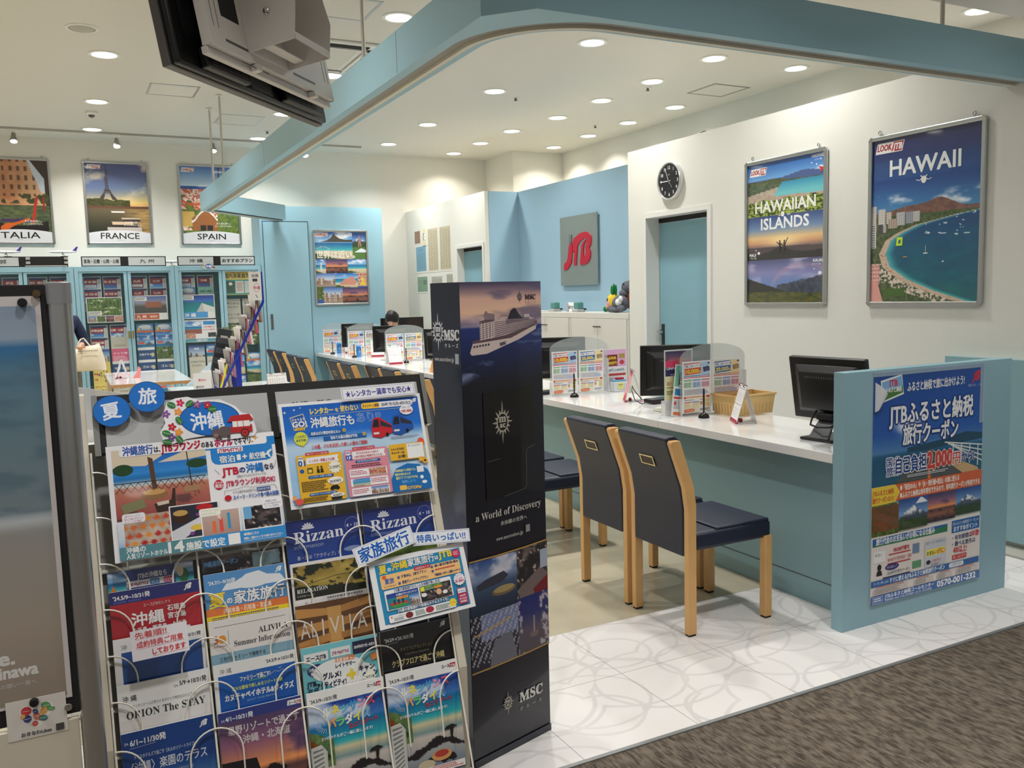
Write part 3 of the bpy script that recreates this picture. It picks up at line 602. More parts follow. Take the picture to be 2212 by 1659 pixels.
def tower(a, x0, y0, x1, y1, c, d, cols=4, rows=12):
    a.rect(x0, y0, x1, y1, c); vs = []; fs = []
    for j in range(rows):
        for i in range(cols): k = len(vs); X = x0+(x1-x0)*(i+.2)/cols; Y = y0+(y1-y0)*(j+.25)/rows; u = (x1-x0)/cols*.6; v = (y1-y0)/rows*.5; vs += [(X, Y), (X+u, Y), (X+u, Y+v), (X, Y+v)]; fs.append((k, k+1, k+2, k+3))
    a.add(vs, fs, d)
for q in ((0, 56, 5, 72, (222, 214, 206)), (7, 59, 14, 77, (226, 220, 212)), (15, 62, 20, 72, (220, 210, 200)), (25, 63, 33, 74, (206, 204, 206)), (34, 63.5, 41, 73, (168, 170, 180)), (41, 63.5, 47, 72, (214, 210, 206)), (17, 68, 26, 76, (196, 176, 160)), (7, 72, 12, 80, (90, 84, 84)), (12, 73, 15, 79, (200, 196, 192))): tower(a, *q, tuple(int(v*.62) for v in q[4]))
tower(a, 0, 72, 5, 92, (226, 224, 222), (60, 60, 66), 1, 13); tower(a, 0, 106, 9, 123, (232, 178, 170), (190, 120, 116), 4, 5); a.poly([(0, 120), (7, 121), (13, 139), (0, 139)], (226, 160, 150)); a.rect(14, 127, 34, 134, (70, 104, 44))
a.text('HAWAII', 50, 32, 19, (240, 240, 238), 'c', w=64, b=.45); a.ell(50, 38.5, 2.4, 3.0, (235, 235, 235)); a.line([(43, 38), (46, 39), (48, 37.5)], .6, (235, 235, 235)); a.line([(57, 38), (54, 39), (52, 37.5)], .6, (235, 235, 235)); a.line([(47, 35), (49, 37)], .9, (235, 235, 235)); a.line([(53, 35), (51, 37)], .9, (235, 235, 235))
a.poly([(26, 84), (31.5, 84), (31, 91), (25, 91)], (205, 235, 40)); a.poly([(27.6, 86), (29.6, 86), (29.3, 89.3), (27.2, 89.3)], (14, 98, 118)); a.line([(53, 98), (53, 92)], .35, (230, 230, 230)); a.line([(51, 98.6), (55, 98.6)], .9, (236, 236, 236)); a.line([(32, 101), (36, 100.6)], .8, (200, 150, 90)); a.line([(68, 106), (69.5, 106)], 1, (240, 240, 240))
framed('framed_poster', 'large framed poster reading HAWAII over a curving city beach', a, .79, 1.052, F(4.598, 3.924, 1.364, 'x'))
a = Art(100, 139); a.img(0, 0, 100, 53, p_isl1, 110, 60); a.img(0, 53, 100, 96, p_isl2, 90, 50); a.img(0, 96, 100, 139, p_isl3, 100, 46); look(a, 3, 5, 7.5)
a.text('HAWAIIAN', 50, 49, 15.5, (238, 238, 232), 'c', w=78, b=.4); a.text('ISLANDS', 50, 66, 15.5, (240, 240, 238), 'c', w=62, b=.4); a.ell(48, 52.5, 2.2, 2.6, (235, 235, 235)); a.line([(42, 53), (46, 54)], .6, (235, 235, 235)); a.line([(54, 54), (58, 53)], .6, (235, 235, 235))
a.text('HAWAII', 98, 4.5, 4, (240, 240, 240), 'r', b=.12); a.text('ハワイ島', 96, 7.5, 2.2, (240, 240, 240), 'r'); a.text('MAUI', 3, 92, 4, (240, 240, 240), b=.12); a.text('マウイ島', 4, 94.6, 2.2, (240, 240, 240)); a.text('KAUAI', 98, 100.5, 4, (240, 240, 240), 'r', b=.12); a.text('カウアイ島', 96, 103.5, 2.2, (240, 240, 240), 'r')
for x, y, r in ((84, 9, .8), (90, 11, .9), (95, 14, 2.2), (16, 89, 1.8), (12, 86, .7), (95, 111, 2), (88, 107, .8)): a.ell(x, y, r, r*.8, (235, 236, 240))
a.poly([(93, 13), (99, 15), (95, 19)], (190, 40, 40))
for x in (44.5, 50.5): a.ell(x, 78.6, .9, 1.1, (24, 18, 22)); a.poly([(x-1.4, 80), (x+1.4, 80), (x+1, 85), (x+1.6, 90), (x+.5, 90), (x, 86), (x-.8, 90), (x-1.8, 90), (x-1, 85)], (24, 18, 22))
a.line([(43.5, 81), (40, 79)], .8, (24, 18, 22)); a.line([(45.8, 81), (49, 83)], .8, (24, 18, 22)); a.line([(51.5, 81), (55, 75.5)], .8, (24, 18, 22))
framed('framed_poster', 'framed poster reading HAWAIIAN ISLANDS with beach, sunset and mountain photos', a, .787, 1.062, F(4.598, 5.048, 1.363, 'x'))
a = Art(100, 139, (60, 90, 150)); pic(a, 'beach', 0, 0, 73, 53, 60, 3); a.poly([(24, 17), (32, 12), (37, 3), (40, 7), (48, 13), (60, 16), (73, 15), (73, 20), (10, 20)], (70, 66, 56)); pic(a, 'snow', 73, 5, 100, 30, 20, 5); a.poly([(84, 29), (86.5, 6), (87.2, 6), (91, 29), (88.5, 29), (87, 22), (86, 29)], (170, 120, 96)); a.rect(73, 30, 100, 53, (84, 120, 50)); a.poly([(76, 40), (90, 32), (100, 36), (100, 40)], (226, 232, 240))
for k, q, sd in (('beach', (0, 53, 20, 80), 11), ('sunset', (20, 53, 62, 80), 7), ('beach', (62, 53, 100, 80), 8), ('city', (0, 80, 37, 106), 9), ('beach', (37, 80, 80, 108), 15), ('food', (80, 80, 100, 106), 4), ('green', (0, 106, 16, 130), 3), ('city', (14, 108, 50, 139), 12), ('sunset', (50, 108, 100, 139), 19)): pic(a, k, *q, 22, sd)
a.poly([(44, 103), (54, 92), (62, 90), (70, 86), (78, 95), (76, 103)], (206, 140, 120)); a.poly([(83, 104), (90, 93), (98, 104)], (232, 196, 60)); a.ell(90, 92, 3, 3, (232, 196, 60)); a.poly([(9, 76), (10, 60), (12, 58), (13, 76)], (210, 214, 220)); look(a, 2, 2, 8)
a.text('世界は近い。', 3, 50, 16, (242, 240, 228), w=74, b=.55)
for i, ch in enumerate('ルックJTBなら'): a.text(ch, 4+i*3.2, 34-3.5*math.sin(i/7*PI), 4, (235, 235, 235), rot=24-8*i)
framed('framed_poster', 'framed travel collage poster hanging on the blue block at the far end', a, .77, 1.02, F(3.03, 11.698, 1.412))
# ---------------------------------------------------------------- wall clock, logo plate, notices
ck = thing('wall_clock', 'round black faced wall clock with silver rim above the blue door', 'clock', (4.6, 5.945, 2.407)); R = Matrix.Rotation(-PI/2, 4, 'Y')
MB().lathe([(.158, 0), (.158, .03), (.152, .04), (.145, .038), (.143, .028)], (0, 0, 0), 48, R, cap=False).build('rim', mat('clock_rim', (214, 214, 212), .3, .5), ck, smooth=2)
a = Art(100, 100, None); a.ell(50, 50, 50, 50, (24, 24, 27), 48)
for i in range(12):
    t = (i+1)*PI/6; a.text(str(i+1), 50+38*math.sin(t), 50-38*math.cos(t)+4.4, 13, (228, 228, 228), 'c', b=.25)
for i in range(60): t = i*PI/30; a.line([(50+46*math.sin(t), 50-46*math.cos(t)), (50+48*math.sin(t), 50-48*math.cos(t))], .6, (200, 200, 200))
a.text('ART', 50, 34, 5, (220, 220, 220), 'c')
fc = a.build('dial', .29, .29, GLOSS, ck, F(-.028, .145, -.145, 'x'), th=0)
def hand(nm, ang, l, w, x, c): MB().box(-.001, -w, -l*.18, .001, w, l, Matrix.Translation((x, 0, 0)) @ Matrix.Rotation(math.radians(ang), 4, 'X')).build(nm, c, ck)
WH = mat('hand_white', (235, 235, 235), .5)
hand('hour_hand', 144, .075, .004, -.031, BLACK); hand('minute_hand', 270, .115, .003, -.033, WH); hand('hour_hand', 144, .07, .0025, -.032, mat('hand_grey', (150, 150, 150), .5)); hand('second_hand', 335, .12, .0015, -.035, WH)
MB().lathe([(.008, .03), (.008, .04)], (0, 0, 0), 16, R).build('hub', STEEL, ck)
lp = thing('logo_plate', 'satin metal plate with raised red sloping letters on the blue wall', 'sign', mtx=F(5.0, 8.465, 1.578, 'x'))
MB().box(0, -.012, 0, .76, 0, .752).build('plate', mat('satin_plate', (158, 168, 162), .35, .55), lp, bevel=.002)
for x, z in ((.03, .03), (.73, .03), (.03, .72), (.73, .72)): MB().lathe([(.009, 0), (.009, .006), (.006, .009)], (0, 0, 0), 12, Matrix.Translation((x, -.012, z)) @ Matrix.Rotation(PI/2, 4, 'X')).build('stud', STEEL, lp, smooth=2)
RED = mat('signal_red', (186, 24, 52), .4)
def raised(pts, nm, m=RED):
    # digitised from the plate: x 0..1 of plate width, z 0..1 from the bottom
    MB().prism([(x*.76, z*.752) for x, z in pts], -.022, -.011, 'y').build(nm, m, lp, bevel=.0015)
raised([(.345, .625), (.355, .55), (.345, .42), (.33, .33), (.27, .28), (.20, .235), (.12, .22), (.115, .26), (.125, .325), (.19, .345), (.225, .40), (.245, .50), (.25, .53), (.27, .575)], 'letter_j')
raised([(.375, .60), (.385, .655), (.42, .68), (.56, .735), (.70, .75), (.79, .735), (.855, .685), (.87, .62), (.845, .555), (.805, .52), (.84, .47), (.84, .40), (.80, .335), (.71, .29), (.57, .285), (.565, .33), (.60, .56), (.64, .60), (.72, .635), (.71, .61), (.665, .56), (.655, .49), (.66, .40), (.70, .41), (.72, .47), (.71, .52), (.725, .555), (.745, .60), (.745, .645), (.68, .66), (.56, .615), (.50, .56), (.475, .40), (.46, .285), (.395, .285), (.40, .36), (.415, .50), (.38, .475), (.37, .48)], 'letter_t_b')
MB().prism([(x*.76, z*.752) for x, z in ((.27, .735), (.345, .735), (.33, .625), (.26, .565))], -.022, -.011, 'y').build('letter_tip', mat('letter_silver', (150, 150, 152), .3, .7), lp)
def notice(lab, y0, z1, y1, z0, bg, seed, kind='text', fr=(228, 226, 218)):
    W, H = y0-y1, z1-z0; a = Art(100, 100*H/W, fr); b = 5; a.rect(b, b, 100-b, a.h-b, bg)
    ink = tuple(int(v*.72) for v in bg)
    if kind == 'dense':
        for c in range(4): a.fine(b+2+c*22, b+8, b+20+c*22, a.h-b-3, int(34*H/.6), ink, seed+c)
        a.text('旅行業約款', b+4, b+6, 6, ink)
    elif kind == 'text': a.text('登録票', 50, b+16, 12, ink, 'c'); a.fine(b+8, b+24, 92, a.h-b-6, 14, ink, seed, .35)
    elif kind == 'wood': a.rect(b, b, 100-b, a.h-b, (122, 84, 56)); a.rect(26, 24, 74, a.h-24, (134, 94, 62)); a.text('認定', 50, a.h*.5, 14, (86, 58, 40), 'c')
    elif kind == 'round': a.ell(50, a.h*.42, 42, 50, (222, 208, 110)); a.ell(50, a.h*.42, 32, 38, (240, 240, 236)); a.ell(46, a.h*.42, 22, 28, (30, 36, 80)); a.ell(56, a.h*.42, 20, 22, (240, 240, 236)); a.text('e', 58, a.h*.48, 30, (60, 70, 130), 'c'); a.fine(20, a.h*.88, 80, a.h*.95, 2, ink, 3)
    elif kind == 'card': a.text('登録', 30, 26, 12, ink, 'c'); a.rect(56, 16, 88, 32, ink); a.fine(12, 42, 88, a.h-10, 9, tuple(int(v*.9) for v in bg), seed, .3)
    o = a.build('notice', W, H, GLOSS, mtx=F(4.568, y0, z0, 'x'), th=.012); setp(o, lab, 'notice'); return o
notice('small wooden plaque, top left of the notices on the far wall', 11.885, 2.44, 11.65, 2.245, (122, 84, 56), 1, 'wood')
notice('round yellow emblem notice beside the wooden plaque', 11.60, 2.43, 11.40, 2.20, (236, 232, 214), 2, 'round')
notice('tall cream sheet of dense printed rules, left of the pair', 11.385, 2.445, 10.995, 1.83, (206, 192, 158), 3, 'dense')
notice('tall cream sheet of dense printed rules, nearer the far door', 10.965, 2.44, 10.56, 1.83, (206, 192, 158), 7, 'dense')
notice('blue printed certificate under the wooden plaque', 11.86, 2.225, 11.44, 1.835, (92, 158, 186), 11)
notice('green printed certificate below the blue certificate', 11.84, 1.80, 11.42, 1.545, (106, 150, 120), 13, 'card')
notice('grey framed rate sheet half hidden behind the cruise display', 11.30, 1.79, 10.88, 1.50, (190, 186, 170), 15, 'dense')
notice('narrow framed sheet beside the frame of the far door', 10.76, 1.80, 10.53, 1.50, (190, 186, 170), 19, 'dense')
# ---------------------------------------------------------------- service counters
def counter(lab, X, y0, y1, jt=None):
    t = thing('service_counter', lab, 'counter', (X, y0, 0)); L = y1-y0
    MB().box(.167, .0, 0, .19, L, .735).box(.19, 0, 0, .60, .03, .735).box(.19, L-.03, 0, .60, L, .735).build('front_panel', TEAL, t)
    MB().box(.165, 0, .118, .1675, L, .122).build('kick_joint', DGREY, t)
    return t
def worktop(lab, X, y0, y1):
    o = MB().box(0, 0, .735, .64, y1-y0, .778).build('worktop', WORK, bevel=.003); o.location = (X, y0, 0); setp(o, lab, 'worktop'); return o
counter('aqua service counter front nearest the end panel and the two front chairs', 2.90, 2.66, 6.9)
worktop('white glossy worktop beside the end panel, holding the nearest monitor and basket', 2.90, 2.65, 3.89)
worktop('white glossy worktop behind the two front chairs, holding two acrylic stands', 2.90, 3.893, 6.9)
counter('aqua service counter front at the far end by the blue block', 3.0, 6.92, 11.685)
worktop('white glossy worktop of the far counter reaching the blue block', 3.0, 6.92, 11.685)
ep = MB().box(2.899, 2.585, 0, 4.02, 2.645, 1.133).build('end_panel', mat('end_panel_laminate', (138, 174, 186), .42, noise=.03, nscale=3), bevel=.0015); setp(ep, 'aqua counter end panel with the large blue coupon poster on its face', 'panel')
# ---------------------------------------------------------------- chairs
WOOD = mat('beech_wood', (214, 168, 108), .42, noise=.12, nscale=14); NAVY = mat('navy_leatherette', (21, 30, 52), .45, bump=.12, bscale=160)
def make_chair():
    t = thing('dining_chair', 'navy leatherette chair with beech frame', 'chair')
    for sy in (-1, 1):
        y0, y1 = (sy*.212, sy*.180) if sy > 0 else (-.212, -.180)
        prof = [(-.236, .008), (-.236, .56), (-.252, .66), (-.325, .858), (-.318, .868), (-.276, .868), (-.204, .66), (-.192, .58), (-.192, .008)]
        l = MB().prism(prof, min(y0, y1), max(y0, y1), 'y').build('leg', WOOD, t, bevel=.004)
        MB().box(-.232, min(y0, y1)+.003, 0, -.196, max(y0, y1)-.003, .009).build('foot_pad', BLACKM, l)
        l = MB().box(.198, min(y0, y1)-.004, .008, .238, max(y0, y1)+.004, .385).build('leg', WOOD, t, bevel=.004)
        MB().box(.202, min(y0, y1), 0, .234, max(y0, y1), .009).build('foot_pad', BLACKM, l)
    MB().box(-.19, -.205, .372, .243, .205, .452).build('seat', NAVY, t, bevel=.018, seg=3, smooth=2)
    MB().box(-.07, -.198, .445, .236, .198, .462).build('seat_pad', NAVY, t, bevel=.012, seg=3, smooth=2)
    bp = [(-.240, .352), (-.240, .56), (-.256, .66), (-.331, .872), (-.318, .882), (-.276, .882), (-.262, .870), (-.196, .66), (-.186, .58), (-.186, .352)]
    MB().prism(bp, -.179, .179, 'y').build('backrest', NAVY, t, bevel=.007, seg=3, smooth=2)
    m = Matrix.Translation((-.2915, 0, .757)) @ Matrix.Rotation(math.radians(-19.5), 4, 'Y')
    h = MB(); h.box(-.004, -.05, -.024, .003, .05, -.018, m).box(-.004, -.05, .018, .003, .05, .024, m).box(-.004, -.05, -.018, .003, -.043, .018, m).box(-.004, .043, -.018, .003, .05, .018, m)
    hd = h.build('handle', mat('brass_nickel', (212, 200, 160), .25, 1.0), t, bevel=.001)
    MB().box(-.0015, -.043, -.018, .003, .043, .018, m).build('handle_recess', mat('recess_dark', (60, 52, 40), .4, .5), hd)
    return t
ch = make_chair()
CH = [(2.54, 3.092, 0, 'nearest navy chair, fully visible in front of the end panel'), (2.54, 3.552, 0, 'second navy chair, tight behind the nearest one'),
 (2.53, 4.43, 0, 'navy chair half hidden behind the cruise display, its seat showing'), (2.53, 4.89, 1, 'navy chair beyond the half hidden one by the cruise display'),
 (2.72, 6.35, 0, 'navy chair between the brochure rack and the cruise display, handle showing'), (2.79, 7.2, 0, 'navy chair back just above the rack header, third pair, nearer one'), (2.79, 7.645, 0, 'navy chair back just above the rack header, third pair, farther one'),
 (2.69, 8.13, 0, 'navy chair with visible handle, second pair from the blue block, nearer one'), (2.68, 8.575, 0, 'navy chair, second pair from the blue block, farther one'),
 (2.56, 9.42, 0, 'nearest of the four navy chairs lined up before the blue block'), (2.56, 9.865, 0, 'second of the four navy chairs lined up before the blue block'), (2.61, 10.70, 0, 'third of the four navy chairs lined up before the blue block'), (2.60, 11.15, 0, 'farthest navy chair, closest to the blue block')]
for i, (x, y, r, lb) in enumerate(CH):
    o = ch if i == 0 else dup(ch)
    o.location = (x, y, 0); o.rotation_euler = (0, 0, math.radians(r)); o['label'] = lb; o['group'] = 'navy chairs along the service counter'
# ---------------------------------------------------------------- monitors
def make_monitor(name='monitor', W=.42, H=.305, z=.105, tilt=8):
    t = thing(name, '', 'monitor'); m = Matrix.Translation((0, 0, z)) @ Matrix.Rotation(-math.radians(tilt), 4, 'X').inverted()
    m = Matrix.Translation((0, 0, z)) @ Matrix.Rotation(math.radians(tilt), 4, 'X')
    MB().box(-W/2, -.008, 0, W/2, .022, H, m).build('bezel', BLACK, t, bevel=.006, seg=3)
    MB().box(-W/2+.016, .0221, .016, W/2-.016, .0228, H-.016, m).build('screen', mat('screen_glass', (40, 46, 58), .1), t)
    rc = MB(); q = [(-W/2+.03, .03), (W/2-.03, .03), (W/2-.03, H-.03), (-W/2+.03, H-.03)]; q2 = [(-W/2+.075, .06), (W/2-.075, .06), (W/2-.075, H-.07), (-W/2+.075, H-.07)]
    rc.add([m @ Vector((x, -.008, zz)) for x, zz in q]+[m @ Vector((x, -.045, zz)) for x, zz in q2], [(0, 1, 5, 4), (1, 2, 6, 5), (2, 3, 7, 6), (3, 0, 4, 7), (4, 5, 6, 7), (3, 2, 1, 0)])
    b = rc.build('rear_cover', BLACK, t, bevel=.008, seg=3, smooth=2)
    v = MB()
    for k in range(16): v.box(-.10+k*.0135, -.046, H-.092, -.094+k*.0135, -.043, H-.082, m)
    v.build('vents', DGREY, b)
    MB().box(-.045, -.06, .015, .045, -.03, .045, m).build('port_block', BLACKM, b, bevel=.004)
    return t, m
m3, mm = make_monitor(z=.088, tilt=10)
nk = MB(); nk.add([(-.04, -.03, .11), (.04, -.03, .11), (.04, -.015, .12), (-.04, -.015, .12), (-.055, -.115, .004), (.055, -.115, .004), (.055, -.095, .004), (-.055, -.095, .004)], [(0, 1, 5, 4), (1, 2, 6, 5), (2, 3, 7, 6), (3, 0, 4, 7), (0, 3, 2, 1), (4, 5, 6, 7)])
nk.build('neck', mat('monitor_stand_grey', (60, 60, 62), .4), m3, bevel=.003)
MB().box(-.09, -.125, 0, .09, .10, .014).build('base', BLACK, m3, bevel=.006)
MB().tube([(-.06, -.04, .13), (-.075, -.055, .09), (-.055, -.09, .07), (.0, -.11, .065), (.06, -.10, .07), (.10, -.05, .10)], .0045, 8).build('cable', BLACKM, m3, smooth=2)
m3.location = (3.20, 2.925, .778); m3.rotation_euler = (0, 0, math.radians(-84)); setp(m3, 'black monitor seen from behind, next to the aqua end panel', 'monitor', 'monitors on the counters')
m2, mm = make_monitor(z=.09, tilt=3)
MB().lathe([(.016, .02), (.016, .10)], (0, -.03, 0), 16).build('neck', mat('neck_grey', (120, 122, 124), .35, .3), m2, smooth=2)
MB().box(-.055, -.11, .0, .055, .03, .032).build('base', BLACK, m2, bevel=.008, seg=3)
MB().lathe([(.125, 0), (.13, .004), (.125, .009)], (0, 0, -.0005), 40).build('base_plate', mat('cream_plastic', (212, 208, 188), .4), m2, smooth=2)
m2['label'] = 'black monitor seen from behind, in the middle of the near counter before the door'; m2['group'] = 'monitors on the counters'
m2.location = (3.24, 4.17, .7785); m2.rotation_euler = (0, 0, math.radians(-27))
for x, y, r, lb in ((3.23, 5.56, -27, 'black monitor half hidden behind the cruise display and first acrylic stand'), (3.36, 9.62, -18, 'black monitor in front of the seated clerk on the far counter'), (3.39, 11.0, -14, 'farthest black monitor, near the blue block'), (3.34, 8.05, -60, 'black monitor edge peeping out left of the cruise display')):
    dup(m2, (x, y, .7785), math.radians(r), lb)
# ---------------------------------------------------------------- flyers in acrylic stands
ACR = mat('clear_acrylic', (196, 204, 204), .08, alpha=.30)
ACR2 = mat('frosted_acrylic', (232, 232, 232), .3, alpha=.62)
def make_holder():
    t = thing('acrylic_stand', '', 'flyer stand'); W = .48
    arc = [(0, .006), (W, .006), (W, .325)]+[(W/2+W/2*math.cos(a), .325+.083*math.sin(a)) for a in np.linspace(0, PI, 25)[1:-1]]+[(0, .325)]
    MB().prism(arc, .006, .009, 'y').build('back_plate', ACR, t)
    MB().box(-.004, -.012, 0, W+.004, .05, .004).build('foot', ACR2, t)
    MB().box(0, -.008, .004, .004, .02, .10).build('side_clip', ACR2, t); MB().box(W-.004, -.008, .004, W, .04, .24).build('side_clip', ACR2, t)
    return t
hl = make_holder()
def campaign(c, num, bg):
    a = Art(100, 141, (244, 243, 240)); a.rect(3, 3, 97, 42, bg)
    a.poly([(5, 5), (66, 3), (67, 36), (8, 38)], (236, 236, 236)); a.poly([(6, 6), (65, 4), (66, 34), (9, 37)], c); a.poly([(8, 9), (66, 6), (62, 12), (66, 17), (8, 19)], (244, 242, 240))
    a.text('新規ご入会キャンペーン', 11, 16.5, 7.5, (40, 60, 130), w=52, b=.15, rot=2); a.text(num, 12, 33, 15, (250, 226, 90), w=45, b=.5, rot=2, oc=tuple(int(v*.6) for v in c), ow=.6); a.text('円', 58, 32, 7, (250, 226, 90), b=.2)
    a.poly([(72, 18), (92, 15), (94, 27), (75, 31)], (60, 60, 96) if bg[2] > 200 else (150, 118, 84)); a.poly([(78, 20), (96, 17), (97, 28), (80, 30)], (84, 84, 120) if bg[2] > 200 else (176, 148, 110)); a.rect(89, 5, 96, 9, (60, 56, 96))
    a.fine(6, 39, 66, 42, 1, (90, 110, 150), 3); a.text('カンタン入会', 68, 41, 4.5, (200, 60, 40), w=28)
    a.rect(3, 43, 97, 45, (214, 70, 70))
    for x0, x1, k in ((5, 33, (188, 222, 190)), (36, 64, (176, 204, 240)), (67, 95, (240, 186, 200))):
        a.rect(x0, 47, x1, 72, (250, 250, 250)); a.rect(x0, 49, x1, 54, tuple(int(v*.85) for v in k)); a.rect(x0, 56, x0+13, 72, k); a.rect(x0+15, 56, x1, 72, k); a.fine(x0+1, 58, x1-1, 71, 5, tuple(int(v*.62) for v in k), x0)
    a.fine(6, 76, 94, 92, 7, (176, 180, 190), 5); a.rect(62, 82, 88, 90, (186, 192, 226)); a.rect(5, 95, 95, 101, (240, 222, 190)); a.rect(5, 95, 12, 101, (200, 60, 50)); a.rect(84, 95, 95, 101, (200, 60, 50)); a.fine(14, 96, 82, 100, 1, (206, 90, 60), 8)
    a.fine(6, 104, 45, 107, 1, (120, 130, 150), 9); a.rect(6, 110, 32, 112, (206, 80, 60)); a.rect(35, 110, 58, 112, (70, 120, 180))
    for x0 in (6, 35): a.rect(x0, 114, x0+24, 126, (248, 238, 196)); a.fine(x0+1, 115, x0+23, 125, 4, (200, 186, 130), x0)
    a.ell(66, 115, 4, 5, (206, 150, 96)); a.rrect(80, 104, 94, 112, 2, (226, 206, 120)); a.rrect(80, 115, 94, 124, 2, (226, 206, 120)); a.fine(62, 104, 78, 108, 1, (190, 90, 120), 12)
    a.poly([(6, 130), (36, 128), (44, 132.5), (36, 138), (6, 138)], (232, 120, 60)); a.text('お申し込み', 12, 135.5, 4.6, (250, 240, 220), w=24); a.fine(62, 130, 94, 136, 2, (120, 120, 130), 14); return a
f1 = campaign((204, 84, 50), '10,000', (176, 208, 236)).build('flyer', .206, .30, GLOSS, th=.001); f2 = campaign((44, 102, 176), '20,000', (238, 222, 168)).build('flyer', .206, .30, GLOSS, th=.001)
HL = [(3.095, 3.93, 0, 'nearest acrylic stand, in front of the middle monitor'), (2.99, 5.24, 0, 'second acrylic stand, right beside the cruise display'), (3.17, 9.28, 0, 'acrylic stand in front of the clerk'), (3.12, 10.58, 0, 'acrylic stand between the two hand gel bottles'), (3.03, 11.42, 0, 'farthest acrylic stand against the blue block')]
for i, (x, y, r, lb) in enumerate(HL):
    o = hl if i == 0 else dup(hl)
    o.location = (x, y, .7785); o['label'] = 'clear arched ' + lb; o['group'] = 'acrylic flyer stands on the counters'
    for k, (f, nm) in enumerate(((f1, 'orange 10,000 yen'), (f2, 'blue 20,000 yen'))):
        q = f if i == 0 else f.copy()
        if i: C.objects.link(q)
        q.matrix_basis = F(x+.013+k*.222, y+.0035, .790); setp(q, f'{nm} flyer in the {lb}', 'flyer', 'campaign flyers in the acrylic stands')
# pens on domed bases
pn = thing('pen_stand', '', 'pen stand')
MB().lathe([(.031, 0), (.031, .006), (.026, .018), (.014, .027), (.006, .03)], (0, 0, 0), 28).build('base', mat('gloss_black', (10, 10, 11), .08), pn, smooth=2)
MB().lathe([(.0045, .025), (.0055, .09), (.0055, .155), (.004, .165)], (0, 0, 0), 14).build('pen', BLACK, pn, smooth=2)
PN = [(3.165, 3.815, 'black pen on a domed base by the nearest acrylic stand'), (3.107, 5.12, 'black pen on a domed base by the stand beside the cruise display'), (3.31, 9.0, 'black pen on a domed base right of the flip calendar on the far counter'), (3.127, 10.33, 'black pen on a domed base left of the nearer gel bottle'), (3.10, 11.2, 'black pen on a domed base left of the farthest gel bottle')]
for i, (x, y, lb) in enumerate(PN):
    o = pn if i == 0 else dup(pn)
    o.location = (x, y, .7785); o['label'] = lb; o['group'] = 'pens on domed bases'
# hand gel bottles
gb = thing('gel_bottle', '', 'bottle')
MB().lathe([(.028, 0), (.031, .004), (.031, .125), (.022, .14), (.012, .145)], (0, 0, 0), 24).build('body', mat('gel_blue', (40, 130, 200), .15, coat=.5), gb, smooth=2)
a = Art(60, 100, (16, 84, 164)); a.rect(0, 0, 60, 100, (16, 60, 150), (40, 150, 220)); a.text('手指用', 30, 48, 12, (235, 240, 245), 'c', b=.5); a.text('アルコール', 30, 64, 10, (235, 240, 245), 'c', b=.4); a.ell(30, 18, 6, 5, (220, 230, 240))
a.build('front_label', .040, .095, GLOSS, gb, F(-.02, -.0318, .018), th=0)
MB().lathe([(.014, .143), (.014, .165), (.005, .168), (.005, .19), (.012, .192), (.012, .2)], (0, 0, 0), 16).box(-.045, -.006, .192, .004, .006, .202).build('pump', WHITEP, gb, smooth=2)
for i, (x, y, lb) in enumerate([(3.20, 10.38, 'blue pump bottle of hand gel, nearer of the two'), (3.21, 11.28, 'blue pump bottle of hand gel, farther of the two')]):
    o = gb if i == 0 else dup(gb)
    o.location = (x, y, .7785); o['label'] = lb; o['group'] = 'hand gel bottles'
# desk calendars
def make_cal(col=(244, 243, 242), strip=(176, 30, 56), pink=False):
    t = thing('desk_calendar', '', 'calendar'); w, h = .155, .20; tl = math.radians(16)
    a = Art(78, 100, col)
    if pink: pic(a, 'sunset', 0, 14, 78, 84, 20, 3); a.rect(0, 14, 78, 84, (214, 120, 130)); a.fine(6, 20, 72, 78, 7, (236, 190, 196), 4); a.rect(0, 84, 78, 100, (200, 60, 80)); a.rect(0, 0, 78, 14, (196, 70, 90))
    else:
        a.rect(0, 9, 78, 10.2, (120, 70, 84)); a.rect(0, 52, 78, 53.4, (120, 70, 84)); a.text('7', 39, 18, 7, (70, 70, 80), 'c'); a.text('8', 39, 60, 7, (70, 70, 80), 'c')
        for y0 in (22, 64):
            for r in range(5):
                for c in range(7): a.rect(8+c*9.4, y0+r*5.3, 11.6+c*9.4, y0+2.3+r*5.3, (200, 90, 90) if c == 0 else (170, 172, 180)); a.z -= 1
        a.rect(0, 94, 78, 100, strip)
    a.build('sheets', w, h, PAPER, t, Matrix.Translation((-w/2, -.06, .008)) @ Matrix.Rotation(-tl, 4, 'X'), th=.004)
    MB().box(-w/2, -.062, 0, w/2, -.05, .014).build('base_strip', mat('calendar_red', (170, 30, 54), .4), t, bevel=.002)
    pts = [(-.004, .192), (.012, .150), (.030, .09), (.045, .03), (.052, .0)]
    MB().prism(pts+[(x+.0015, z+.001) for x, z in reversed(pts)], -w/2+.004, w/2-.004, 'x').build('rear_leg', ACR2, t)
    MB().box(-w/2, -.052, 0, w/2, .052, .0015).build('foot', ACR2, t); MB().box(-.022, -.03, .0015, .022, -.012, .020).build('holder_tab', mat('tab_red', (150, 30, 50), .4), t, bevel=.003)
    for sx in (-.5, .3):
        for k in range(3): MB().tube([(sx*w*.8+k*.009+w*.04, -.006+.009*math.cos(q), .199+.008*math.sin(q)) for q in np.linspace(0, 2*PI, 10)], .0012, 5).build('ring', mat('ring_maroon', (90, 30, 44), .4), t)
    return t
c1 = make_cal(); c2 = make_cal(pink=True)
